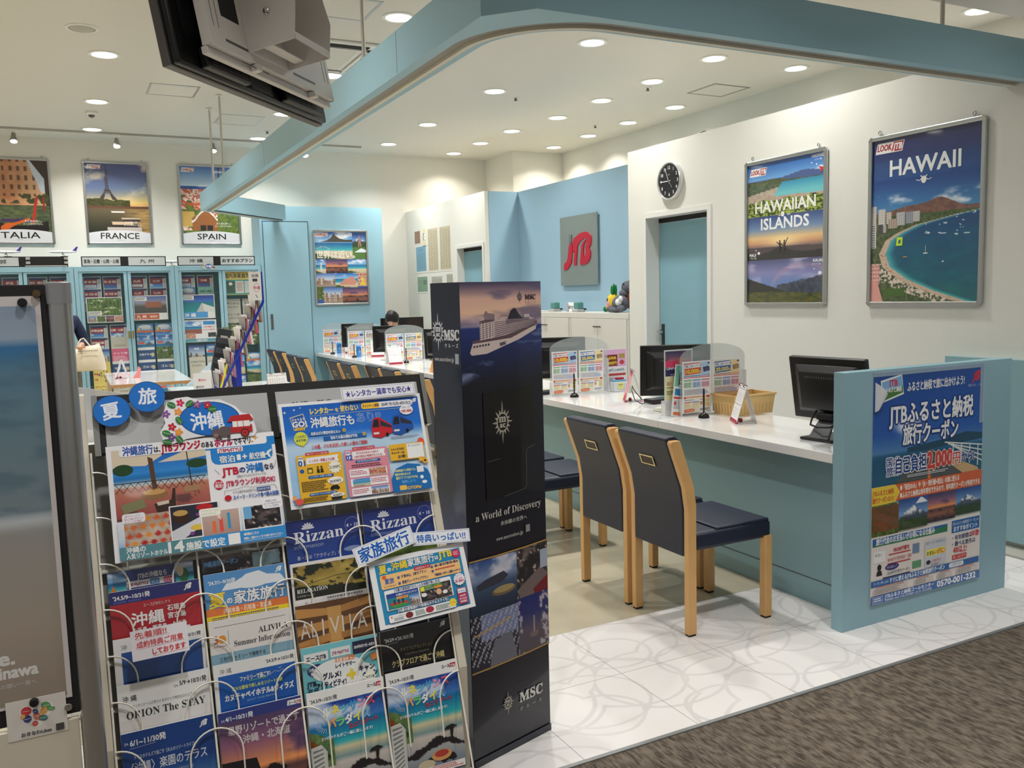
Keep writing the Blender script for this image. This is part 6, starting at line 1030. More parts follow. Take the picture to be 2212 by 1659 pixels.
for x, y, r in ((18, 10, .5), (42, 10, -.6), (8, 48, .4), (24, 58, .9), (8, 60, .2), (26, 32, 1), (72, 20, 0)): a.ell(x, y, 6, 4, (50, 120, 60), 14, r); a.line([(x-5*math.cos(r), y-5*math.sin(r)), (x+5*math.cos(r), y+5*math.sin(r))], .5, (200, 226, 190))
a.ell(84, 53, 11, 7.5, (96, 82, 84)); a.ell(74, 54, 6, 6, (96, 82, 84)); a.ell(73, 57, 3.4, 2.4, (150, 110, 100)); a.line([(69, 49), (66, 45)], 1.4, (226, 210, 180)); a.line([(78, 48), (81, 44)], 1.4, (226, 210, 180)); a.rect(76, 58, 80, 63, (70, 60, 62)); a.rect(88, 58, 92, 63, (70, 60, 62))
a.rect(94, 46, 124, 56, (180, 40, 40)); a.rect(97, 40, 121, 48, (236, 232, 226)); a.poly([(90, 40), (96, 32), (122, 31), (127, 40)], (186, 36, 40)); a.line([(104, 40), (104, 48)], .8, (150, 40, 40)); a.line([(112, 40), (112, 48)], .8, (150, 40, 40)); a.ell(113, 57, 6, 6, (60, 20, 24)); a.ell(113, 57, 4.6, 4.6, (180, 40, 44)); a.ell(113, 57, 1.2, 1.2, (60, 20, 24))
sign('cloud shaped blue sign with flowers and an ox cart on the rack header', a, .197, 1.137, .241, .124, .034, th=0)
a = Art(120, 22, (236, 236, 240)); a.line([(2, 2), (118, 2), (118, 20), (2, 20), (2, 2)], .5, (60, 60, 140)); a.text('★レンタカー満車でも安心★', 7, 15.6, 12, (60, 56, 150), w=106, b=.7)
sign('white strip sign with purple lettering above the bus poster', a, .681, 1.211, .222, .038, .040, 1)
a = Art(120, 34, (236, 238, 242)); a.line([(2.5, 2.5), (117.5, 2.5), (117.5, 31.5), (2.5, 31.5), (2.5, 2.5)], .5, (50, 100, 180)); a.text('家族旅行', 8, 28, 28, (18, 96, 186), w=102, b=1.7)
sign('slanted white sign with large blue characters above the family card', a, .653, .783, .176, .050, .071, 13.3)
a = Art(120, 25, (236, 238, 242)); a.line([(2, 2), (118, 2), (118, 23), (2, 23), (2, 2)], .5, (50, 100, 180)); a.text('特典いっぱい!!', 8, 18.6, 16, (20, 100, 190), w=102, b=.8)
sign('small white sign with blue lettering beside the slanted family sign', a, .816, .811, .172, .037, .066, -4)
a = Art(130, 74, (232, 226, 232)); a.text('先着順!!', 10, 20, 17, (206, 60, 60), w=72, b=.8, rot=1); a.line([(12, 23), (88, 21)], .6, (206, 60, 60)); a.text('成約特典ご用意', 12, 43, 17, (206, 60, 60), w=106, b=.8, rot=1); a.line([(12, 47), (120, 44)], .6, (206, 60, 60)); a.text('しております', 46, 65, 16, (206, 60, 60), w=76, b=.8, rot=1); a.line([(46, 69), (124, 67)], .6, (206, 60, 60))
sign('white notice card with red handwriting clipped in the left column', a, .086, .655, .128, .070, .052, 1)
a = Art(141, 92, (236, 236, 238)); a.rect(8, 7, 134, 87, (34, 138, 186)); a.text('夏', 13, 19, 13, (246, 214, 60), w=11, b=.8, oc=(20, 80, 120), ow=.6); a.text('の', 25, 18, 6, WT, b=.4); a.text('沖縄', 31, 17.6, 12, (246, 214, 60), w=23, b=.7, oc=(20, 80, 120), ow=.6); a.text('家族旅行', 55, 17, 11.5, WT, w=39, b=.6, oc=(20, 80, 120), ow=.5); a.text('は', 95, 16, 6, WT, b=.3); a.text('JTB', 101, 16, 12, (246, 214, 60), w=20, b=.8, oc=(20, 80, 120), ow=.5); a.ell(127, 14, 6, 6, (200, 36, 90)); a.fine(123.4, 11, 130.6, 17, 3, (240, 190, 200), 4)
a.rrect(12, 22, 130, 41, 2.5, (244, 196, 130)); a.text('夏旅', 18, 34, 8, (30, 90, 170), w=13, b=.5); a.ell(18, 25, 3, 2.6, (230, 100, 50)); a.text('おすすめPOINT', 16, 39, 2.8, (60, 60, 80), w=17); a.text('夕食BBQ、2食付プラン!', 42, 30.4, 4.6, (30, 50, 110), w=37, b=.2); a.text('客室グレードアッププラン', 42, 38.4, 4.6, (30, 50, 110), w=38, b=.2); a.rrect(62, 20, 86, 25, 1, (200, 40, 60)); a.text('60日前がおトク!', 64, 24, 3.6, WT, w=20); a.text('6歳~11歳のお子様の添い寝OK!', 92, 26, 4, (30, 50, 110), w=36, b=.15); a.fine(92, 29, 128, 32, 1, (200, 60, 60), 6); a.text('「沖縄本島レンタカー」応援キャンペーン!', 90, 38.4, 4, (30, 50, 110), w=39, b=.15)
for x, y in ((38, 29), (38, 37), (88, 25), (88, 31)): a.ell(x, y, 1.8, 1.8, (60, 90, 150))
a.rrect(14, 43, 112, 70, 2, (240, 240, 242)); a.text('JTB夏の家族旅行ならこんな体験が楽しめる!', 28, 47, 4.8, (30, 50, 110), w=68, b=.2, oc=(240, 240, 242), ow=.4); pic(a, 'beach', 16, 48, 62, 69, 24, 5); a.rect(16, 48, 62, 54, (40, 70, 150)); a.rect(16, 54, 62, 69, (40, 130, 150)); a.text('お子様向けアクティビティチケット', 30, 52.6, 3.2, WT, w=30, b=.1); a.rect(30, 54, 46, 57.4, (250, 196, 90)); a.text('5,000円相当', 31, 56.8, 3, (200, 50, 50), w=14, b=.1); a.poly([(18, 61), (44, 61), (46, 65), (40, 67), (24, 67)], (200, 50, 50)); a.poly([(20, 64), (44, 63), (42, 67), (24, 68)], (60, 150, 70))
for x in (26, 32, 38): a.ell(x, 58.6, 1.4, 1.8, (40, 40, 50)); a.rect(x-1, 60, x+1, 63, (40, 40, 60))
pic(a, 'city', 48, 55, 62, 69, 12, 7); pic(a, 'dark', 64, 48, 110, 69, 26, 6); a.rect(64, 48, 99, 54.6, (30, 110, 60)); a.text('沖縄満喫クーポン利用で', 72, 51, 2.6, (220, 236, 120), w=24); a.text('全32カ所', 72, 54, 2.6, WT, w=12); a.rect(85, 51.6, 97, 54.4, (240, 150, 50)); a.rrect(65, 49, 71, 55, .8, (226, 226, 70)); a.ell(91, 60, 4, 4, (230, 180, 140)); a.ell(69, 60, 4, 2.6, WT); a.ell(100, 62, 3.6, 2.6, WT)
a.text('JTB夏の家族旅行で快適なホテルステイを!', 28, 74.4, 4.8, WT, w=74, b=.25, oc=(20, 80, 130), ow=.5); a.rrect(14, 76, 112, 86, 2, (240, 240, 242)); a.ell(18, 79, 1.3, 1.3, (230, 110, 50)); a.text('らくらくの和洋食プラン', 21, 80, 2.6, (60, 120, 50), w=17); a.fine(21, 81, 36, 85, 3, (90, 90, 100), 5); a.ell(43, 81, 5.4, 4.2, (120, 36, 30)); a.fine(52, 78, 66, 85, 4, (80, 110, 80), 6); a.ell(73, 80.6, 6, 4.2, (170, 40, 60)); a.fine(82, 78, 104, 85, 4, (80, 110, 80), 9); a.burst(108, 79, 6, 5, 10, (244, 214, 60)); a.text('クーポン', 103.4, 80, 2.8, (50, 50, 60), w=9)
a.burst(124, 50, 9, 7.6, 14, (238, 236, 240)); a.text('夏の最高の', 117.6, 54, 4, (200, 40, 100), w=13, b=.2); a.text('みたい!', 119, 46, 3, (200, 40, 100), w=9); a.text('叶える旅が', 118.4, 50, 2.6, (200, 40, 100), w=11); a.rect(117, 62, 131, 84, (186, 30, 90)); a.rect(118, 63, 130, 69, (230, 236, 240)); a.text('夏の家族旅行', 118.6, 67.4, 2.4, (40, 110, 180), w=11); a.text('2024年', 119.6, 74, 3.2, WT, w=9, b=.12); a.text('4月15日(月)', 118.4, 78, 2.8, WT, w=11, b=.1); a.text('発売開始!', 119, 82, 3, WT, w=10, b=.12)
plane(.692, .613, .055, .284, .184, a, 'poster_sheet', 'A4 landscape family travel card clipped at the right edge of the rack', 'poster', 2.6, th=.002)
# ---------------------------------------------------------------- cruise display tower
tw = thing('display_tower', 'tall navy cruise display box with ship photo and compass emblems', 'display', (1.058, 2.397, 0), math.radians(16.5)); TWW, TWD, TWH = .349, .138, 1.54
a = Art(100, 441, (8, 12, 30)); NV = (10, 14, 36)
def ptop(u, v):
    c = ramp(v, [(0, (66, 60, 96)), (.16, (226, 180, 164)), (.30, (240, 196, 164)), (.38, (200, 172, 180)), (.44, (150, 140, 166)), (.447, (26, 50, 120)), (.7, (18, 34, 86)), (1, NV)])
    c = mixc(c, cc(84, 78, 116), .7*sm(.45, .7, fb(u*2+.5*v, v*9, 7))*(1-sm(.40, .46, v))); c = mixc(c, cc(160, 170, 200), .45*hard(v > .47)*sm(.60, .75, fb(u*6, v*26, 4))*(1-sm(.5, .8, v)))
    return mixc(c, cc(150, 160, 196), .8*sm(.45, .6, fb(u*7, v*14, 9))*np.clip(1-np.abs(v-(.93-.36*u))/(.05+.04*(1-u)), 0, 1)*(1-sm(.2, .5, u)))
a.img(0, 0, 100, 90, ptop, 60, 90)
SH = (214, 196, 190)
def sp(l, c): a.poly([(x, y*.6) for x, y in l], c)
def sl(l, w, c): a.line([(x, y*.6) for x, y in l], w*.7, c)
sp([(10, 103), (14, 88), (60, 84), (94, 64), (92, 74), (70, 88), (30, 106), (12, 107)], SH); sp([(14, 90), (13, 86), (52, 78), (94, 60), (94, 66), (60, 85)], (96, 70, 80)); sp([(22, 86), (22, 58), (40, 54), (54, 56), (84, 54), (92, 58), (92, 66), (54, 80)], (200, 180, 178)); sp([(22, 58), (40, 52), (40, 58), (22, 62)], (110, 84, 90)); sp([(54, 56), (84, 54), (84, 58), (54, 64)], (130, 116, 126))
for k in range(8): sl([(40, 60+k*3), (92, 58.4+k*1.3)], .8, (100, 80, 96)); a.z -= .5; sl([(22, 62+k*3), (38, 58+k*3)], .8, (100, 80, 96))
for x in (24, 28, 32, 36): sl([(x, 60), (x, 84)], 1.2, (236, 220, 214))
for x in (30, 33): sp([(x, 46), (x+4, 46), (x+4, 54), (x, 54)], (200, 180, 180))
sp([(56, 56), (60, 44), (64, 40), (66, 40), (72, 52), (76, 56)], (40, 40, 56)); sp([(28, 46), (30, 42), (32, 46), (40, 48), (40, 56), (28, 56)], (140, 120, 126)); sp([(77, 50), (84, 50), (84, 55), (77, 55)], (200, 190, 190)); sl([(44, 56), (48, 50), (56, 50)], .8, (170, 140, 140))
for k in range(6): sp([(14+k*3.4, 93-k*.4), (16+k*3.4, 93-k*.4), (16+k*3.4, 95.5-k*.4), (14+k*3.4, 95.5-k*.4)], (60, 50, 66)); a.z -= 1
a.text('MSC', 46, 57.5, 4, (30, 40, 90), w=8, b=.1, serif=True, rot=10)
rosette(a, 72, 13.8, 6.2, (20, 20, 50), (170, 150, 160), False); a.text('MSC', 78.5, 16.4, 6.4, (20, 20, 50), w=14, b=.15, serif=True)
for i, ch in enumerate('クルーズ'): a.text(ch, 78.5+i*4, 19.8, 2.4, (40, 36, 70), w=1.8)
a.poly([(23, 98), (85, 96), (87, 153), (77, 155), (75, 158), (75, 190), (73, 194), (24, 196)], (3, 4, 9)); a.poly([(72, 97), (85, 96.2), (86.4, 152), (78, 154), (74, 153)], (0, 0, 0)); a.line([(26, 161), (42, 160)], .3, (120, 120, 124)); a.line([(87, 153), (77, 155.4), (75.4, 158), (75, 190), (73, 193), (46, 196)], .35, (110, 112, 120))
rosette(a, 46, 127, 20, (186, 180, 164), (8, 10, 20))
a.text('a World of Discovery', 10, 213, 9.6, (206, 202, 194), w=83, serif=True); a.text('未体験の世界へ', 40, 222, 4.6, (196, 194, 190), w=34, b=.05); a.text('www.msccruises.jp', 34, 235.5, 5, (196, 194, 190), w=34, serif=True); a.rect(72, 228, 77.5, 235, (150, 150, 150))
def gold(y):
    for k in range(3): a.line([(0, y-.4-k*.6), (30, y+.5-k*.6), (70, y+.5-k*.6), (100, y-.4-k*.6)], .6, ((120, 90, 50), (214, 180, 110), (150, 116, 60))[k])
a.img(0, 249, 59, 300, lambda u, v: clouds(ramp(v, [(0, (40, 74, 140)), (.35, (130, 150, 190)), (.5, (60, 84, 116)), (1, (14, 34, 60))]), u, v, 1-sm(.3, .45, v), 5, 3, 5, (214, 214, 226)), 30, 26); a.poly([(8, 272), (20, 268), (42, 265), (48, 270), (40, 275), (10, 277)], (50, 54, 72)); a.ell(42, 283, 15, 4.4, (120, 100, 66)); a.ell(42, 281.6, 13, 3.2, (170, 148, 100))
a.img(59, 249, 100, 297, p_dark, 24, 28, seed=5); a.poly([(62, 297), (60, 288), (90, 272), (100, 280), (100, 290), (84, 297)], (116, 100, 100)); a.poly([(80, 292), (100, 282), (100, 297), (82, 299)], (120, 20, 36)); a.rect(90, 256, 100, 274, (170, 180, 200))
a.img(0, 300, 59, 352, lambda u, v: mixc(mixc(cc(30, 32, 50)+0*ramp(v, [(0, (0,)*3), (1, (0,)*3)]), cc(120, 130, 170), hard((v < .5) & (u > .2))), cc(190, 190, 200), hard(np.mod((u+v*.5)*9, 1) < .18)*hard(v < .9)), 40, 34); a.poly([(22, 352), (28, 328), (50, 324), (57, 352)], (110, 110, 124)); a.line([(4, 318), (50, 311)], 1.6, (190, 150, 90)); a.line([(6, 346), (18, 330), (40, 320)], 1.2, (150, 150, 160))
a.img(59, 297, 100, 352, lambda u, v: mixc(ramp(v, [(0, (20, 30, 110)), (.3, (34, 44, 110)), (.6, (90, 80, 96)), (1, (84, 76, 84))]), cc(180, 170, 180), hard(fb(u*12, v*12, 8) > .62)*hard(np.abs(u-.45) > .25)), 26, 30); a.ell(80, 336, 6, 3, (120, 100, 100)); a.rect(79, 318, 81, 334, (160, 140, 150))
a.z += 1; gold(249); gold(352.5); rosette(a, 43, 393, 11.6, (196, 190, 174), (10, 14, 34)); a.text('MSC', 58, 398, 13.5, (216, 214, 210), w=31, b=.3, serif=True)
for i, ch in enumerate('クルーズ'): a.text(ch, 58+i*8.4, 406, 4, (190, 188, 186), w=4)
fr = a
fr.rect(0, 434, 100, 441, NV)
fa = fr.build('front_face', TWW, TWH, GLOSS, tw, Matrix.Translation((0, -.0005, 0)), th=0)
b_ = Art(40, 441, (12, 20, 40)); b_.img(0, 0, 40, 441, lambda u, v: mixc(ramp(v, [(0, (16, 26, 46)), (.25, (24, 40, 62)), (.42, (20, 34, 60)), (.5, (40, 60, 110)), (.62, (60, 70, 96)), (.75, (24, 60, 70)), (.9, (18, 34, 44)), (1, (14, 20, 34))]), cc(120, 130, 150), .55*sm(.5, .75, fb(u*2.4, v*16, 6))*sm(.3, .5, v)*(1-sm(.85, .95, v))), 16, 120)
rosette(b_, 9, 43, 17, (226, 226, 230), (16, 28, 50)); b_.text('MSC', 17.5, 50, 12.5, (232, 232, 236), w=20.5, b=.4, serif=True)
for i, ch in enumerate('クルーズ'): b_.text(ch, 18+i*5.2, 56.5, 4, (220, 220, 224), w=3, b=.1)
b_.text('www.msccruises.jp', 3, 69, 5.4, (220, 222, 226), w=27, serif=True); b_.rect(32, 62, 37, 71, (180, 186, 196)); b_.line([(24, 222), (40, 232)], .6, (20, 20, 26))
b_.build('side_face', TWD, TWH, GLOSS, tw, Matrix.Translation((-.0005, TWD, 0)) @ Matrix.Rotation(-PI/2, 4, 'Z'), th=0)
MB().box(0, 0, 0, TWW, TWD, TWH-.0005).build('box_body', mat('navy_card', (14, 20, 42), .35), tw, bevel=.001)
# ---------------------------------------------------------------- television hung from the ceiling
ex = Vector((.6587, .7524, 0)); fv = Vector((-.7524, .6587, 0)); tt = math.radians(10); uu = Vector((0, 0, 1))*math.cos(tt)+fv*math.sin(tt); yy = uu.cross(ex)
TM = Matrix((ex, yy, uu)).transposed().to_4x4(); TM.translation = Vector((.353, 3.002, 2.25))
tv = thing('television', 'large black television hung from the ceiling on a white bracket, seen from behind', 'television', mtx=TM)
MB().box(0, 0, 0, 1.067, .03, .635).build('bezel', mat('tv_grey_rim', (96, 92, 90), .35, .3), tv, bevel=.004)
MB().box(.008, -.028, .004, 1.059, .001, .631).build('rear_shell', BLACK, tv, bevel=.010, seg=3, smooth=2)
MB().box(.02, .0301, .02, 1.047, .031, .615).build('screen', mat('tv_screen', (8, 8, 10), .08), tv)
q = [(.07, .10), (1.0, .10), (1.0, .60), (.07, .60)]; q2 = [(.16, .17), (.92, .17), (.92, .56), (.16, .56)]
MB().add([(x, -.028, z) for x, z in q]+[(x, -.075, z) for x, z in q2], [(0, 1, 5, 4), (1, 2, 6, 5), (2, 3, 7, 6), (3, 0, 4, 7), (4, 5, 6, 7)]).build('rear_hump', BLACK, tv, bevel=.02, seg=3, smooth=2)
for x0, x1 in ((.13, .40), (.66, .97)):
    s = MB().box(x0, -.058, .012, x1, -.027, .085).build('speaker_box', BLACK, tv, bevel=.006); v = MB()
    for k in range(5):
        for j in range(4): v.box(x0+.03+k*.045, -.0592, .026+j*.009, x0+.066+k*.045, -.058, .029+j*.009)
    v.build('vents', DGREY, s)
MB().box(.45, -.03, .02, .60, -.027, .10).build('port_panel', DGREY, tv)
for x, z in ((.04, .09), (.27, .11), (.42, .11), (.72, .11), (.99, .06)): MB().lathe([(.006, 0), (.006, .0015)], (0, 0, 0), 10, Matrix.Translation((x, -.028, z)) @ Matrix.Rotation(PI/2, 4, 'X')).build('screw_hole', BLACKM, tv)
MW = mat('mount_white', (214, 209, 204), .4)
mp = MB().box(.068, -.122, .055, .96, -.117, .56).box(.068, -.117, .055, .96, -.085, .059).box(.068, -.117, .059, .072, -.085, .56).box(.956, -.117, .059, .96, -.085, .56).build('mount_plate', MW, tv, bevel=.002)
MB().box(.068, -.100, .030, .96, -.078, .0545).build('mount_rail', MW, mp, bevel=.003)
for x in (.33, .76): MB().box(x, -.130, .03, x+.03, -.10, .054).build('mount_latch', MW, mp, bevel=.003)
for x0, x1, z0, z1 in ((.16, .34, .085, .094), (.62, .80, .085, .094), (.24, .42, .036, .040), (.50, .66, .036, .040)): MB().box(x0, -.1228, z0, x1, -.1219, z1).build('slot', DGREY, mp)
MB().prism([(.16, .17), (.27, .17), (.27, .32), (.16, .32)], -.1228, -.1219, 'y').build('cut_out', BLACKM, mp)
for x in (.10, .13, .90, .93): MB().box(x, -.1228, .12, x+.0025, -.1219, .40).build('slot', DGREY, mp)
br = MB(); br.prism([(-.122, .084), (-.30, .084), (-.33, .20), (-.30, .46), (-.122, .46)], .298, .303, 'x').prism([(-.122, .084), (-.30, .084), (-.33, .20), (-.30, .46), (-.122, .46)], .567, .572, 'x').box(.303, -.305, .084, .567, -.300, .11).box(.303, -.132, .084, .567, -.122, .46).box(.303, -.16, .10, .567, -.20, .105)
bk2 = br.build('bracket', MW, tv, bevel=.0015)
for x, y, z in ((.2975, -.22, .20), (.5725, -.20, .34), (.5725, -.26, .16)): MB().lathe([(.013, 0), (.013, .003), (.009, .007), (.004, .008)], (0, 0, 0), 16, Matrix.Translation((x, y, z)) @ Matrix.Rotation(-PI/2 if x < .4 else PI/2, 4, 'Y')).build('bolt', STEEL, bk2, smooth=2)
MB().box(.31, -.29, .40, .56, -.14, .44).build('swivel_block', MW, tv, bevel=.004)
# pole straight up to the ceiling, expressed in the tilted frame
pc = TM @ Vector((.435, -.215, .43)); inv = TM.inverted()
pl = MB().tube([inv @ Vector((pc.x, pc.y, z)) for z in (pc.z, CEIL)], .028, 20).build('ceiling_pole', MW, tv, smooth=2)
MB().lathe([(.09, 0), (.085, .02)], (0, 0, 0), 28, inv @ Matrix.Translation((pc.x, pc.y, CEIL-.02))).build('pole_flange', MW, pl, smooth=2)
# ---------------------------------------------------------------- poster stand on the far left
st = thing('poster_stand', 'tall poster stand with silver posts and black frame at the left edge', 'poster stand', (0, 0, 0))
for x in (-.008, -.79): MB().lathe([(.0235, .02), (.0235, 1.545)], (x, 2.045, 0), 24).build('post', ALU, st, smooth=2); MB().lathe([(.0245, 1.505), (.0245, 1.548), (.020, 1.550)], (x, 2.045, 0), 24).build('post_cap', mat('cap_grey', (150, 150, 152), .35, .4), st, smooth=2)
MB().box(-.775, 2.040, .622, -.028, 2.052, 1.545).build('frame_panel', BLACKM, st, bevel=.001)
MB().box(-.768, 2.036, .05, -.034, 2.050, .612).build('lower_panel', BEIGEM, st, bevel=.002)
for x in (-.008, -.79): MB().box(x-.022, 1.8, 0, x+.012, 2.09, .03).build('foot', ALU, st, bevel=.008)
a = Art(100, 130, (206, 198, 196)); a.img(1, 3, 98.6, 129, lambda u, v: mixc(ramp(v, [(0, (138, 154, 174)), (.085, (150, 166, 182)), (.095, (50, 110, 160)), (.16, (88, 126, 146)), (.35, (106, 130, 140)), (.50, (120, 134, 140)), (.535, (190, 196, 198)), (.56, (150, 148, 144)), (.8, (160, 148, 134)), (1, (146, 132, 118))]), cc(70, 98, 116), .45*hard((v > .12) & (v < .52))*sm(.5, .7, fb(u*9, v*60, 3))), 50, 90)
a.text('Be.', 78.5, 115.4, 6.4, (214, 212, 208), b=.25); a.text('Okinawa', 76, 119.8, 5.4, (214, 212, 208), w=15.6, b=.22); a.text('美ら島の願い一層へ', 77, 123, 1.7, (200, 198, 194), w=14)
o = a.build('beach_poster', .715, .862, PAPER, mtx=F(-.758, 2.0385, .660), th=.001); setp(o, 'hazy sea and sand poster pinned on the stand at the left edge', 'poster')
def magnet(lab, x, z, r, m, y=2.0385, h=.008):
    t = MB().lathe([(r, 0), (r*1.02, h*.7), (r*.85, h), (r*.5, h*1.05)], (0, 0, 0), 24, Matrix.Rotation(PI/2, 4, 'X')).build('magnet', m, smooth=2); t.location = (x, y, z); setp(t, lab, 'magnet')
BR = mat('bronze_magnet', (120, 100, 76), .3, .9)
magnet('bronze magnet on the top corner of the black stand frame', -.048, 1.526, .0085, BR, 2.0398); magnet('black magnet holding the top of the beach poster', -.075, 1.509, .009, BLACK, 2.037); magnet('black magnet holding the heart card', -.115, .668, .009, BLACK, 2.034, .010); magnet('silver magnet at the lower corner of the stand frame', -.052, .640, .0085, STEEL, 2.0398)
a = Art(100, 80, (214, 208, 200)); HC = [(200, 60, 60), (90, 150, 90), (60, 70, 120), (226, 160, 70), (206, 110, 90), (70, 120, 110)]
a.poly([(50, 26), (56, 16), (68, 12), (78, 18), (78, 30), (68, 44), (50, 62), (32, 44), (22, 30), (22, 18), (32, 12), (44, 16)], (226, 222, 216))
for i, (x, y, rx, ry) in enumerate(((33, 24, 9, 9), (66, 20, 9, 7), (34, 40, 8, 7), (62, 30, 8, 6), (50, 38, 6, 9), (60, 44, 8, 6), (46, 52, 5, 5), (74, 28, 4, 7), (48, 28, 4, 6), (27, 33, 4, 5))): a.ell(x, y, rx, ry, HC[i % 6], 14, i*.7); a.line([(x-rx*.7, y), (x+rx*.7, y)], .8, (226, 222, 216))
a.text('おきなわLikes', 22, 74, 9, (70, 70, 72), w=50, b=.3); a.rect(80, 62, 94, 76, (70, 66, 66))
o = a.build('heart_card', .112, .086, PAPER, mtx=F(-.168, 2.0352, .590, rz=0), th=.0008); setp(o, 'small white card with a colourful patchwork heart under a magnet', 'card')
# ---------------------------------------------------------------- glass brochure cabinets at the back
GLASS = mat('cabinet_glass', (150, 180, 185), .03, alpha=.05); INNER = mat('teal_interior', (120, 168, 178), .5)
def cabinet(lab, X0, X1, doors):
    t = thing('glass_cabinet', lab, 'cabinet', (X0, 11.72, 0)); W = X1-X0
    MB().box(0, 0, 0, .045, .45, 1.965).box(W-.045, 0, 0, W, .45, 1.965).box(.045, 0, 1.905, W-.045, .45, 1.965).box(.045, 0, 0, W-.045, .45, .10).build('carcass', CYAN, t, bevel=.002)
    MB().box(.045, .36, .10, W-.045, .44, 1.905).build('interior_back', INNER, t)
    for k in range(8): MB().box(.046, .20, .30+k*.19, W-.046, .36, .305+k*.19).build('display_shelf', INNER, t)
    for x0, x1, hx in doors:
        x0 -= X0; x1 -= X0
        d = MB().box(x0, .006, .105, x0+.038, .03, 1.90).box(x1-.038, .006, .105, x1, .03, 1.90).box(x0+.038, .006, 1.885, x1-.038, .03, 1.90).box(x0+.038, .006, .105, x1-.038, .03, .15).build('sliding_door', CYAN, t)
        MB().box(x0+.038, .016, .15, x1-.038, .020, 1.885).build('door_glass', GLASS, d)
        if hx is not None: MB().box(hx-X0-.011, -.002, 1.08, hx-X0+.011, .006, 1.17).build('lock_plate', mat('lock_brass', (170, 150, 90), .3, .8), d)
    return t
cabinet('aqua glass brochure cabinet at the left, partly behind the poster stand', -1.0, .13, [(-.96, -.41, None), (-.40, .09, None)])
cabinet('aqua glass brochure cabinet under the framed FRANCE poster', .135, 1.265, [(.182, .715, .697), (.722, 1.235, .741)])
cabinet('aqua glass brochure cabinet beside the blue block, behind the slanted leaflet rack', 1.27, 2.34, [(1.31, 1.838, 1.822), (1.845, 2.31, 1.862)])
def header(lab, x0, x1, t1, t2):
    t = thing('cabinet_header', lab, 'sign', (x0, 11.73, 1.966)); W = x1-x0
    MB().box(0, 0, 0, W, .03, .122).build('board', BLACKM, t, bevel=.002)
    for s_, tx in ((0, t1), (1, t2)):
        if tx is None: continue
        a = Art(100, 24, (196, 202, 204)); a.text(tx, 50, 16.5, 12.5, (24, 26, 28), 'c', b=.5, w=min(92, len(tx)*13)); a.build('name_panel', W*.44, .10, PAPER, t, Matrix.Translation((.012 if s_ == 0 else W*.56-.012, -.0012, .011)), th=0)
    return t
header('black header board naming the Tokai and Kyushu shelves', .222, 1.177, '東海・近畿・山陰・山陽', '九 州'); header('black header board naming the Okinawa and recommended plan shelves', 1.314, 2.268, '沖 縄', 'おすすめプラン')
h = header('black header board at the far left with clips and one panel', -.86, .081, '近 郊', None)
for x in (.50, .90):
    for z in (.035, .085): MB().box(x, -.004, z, x+.045, 0, z+.03).build('clip', GREYP, h)
MB().box(.49, -.01, .004, .93, 0, .018).build('ledge', GREYP, h)
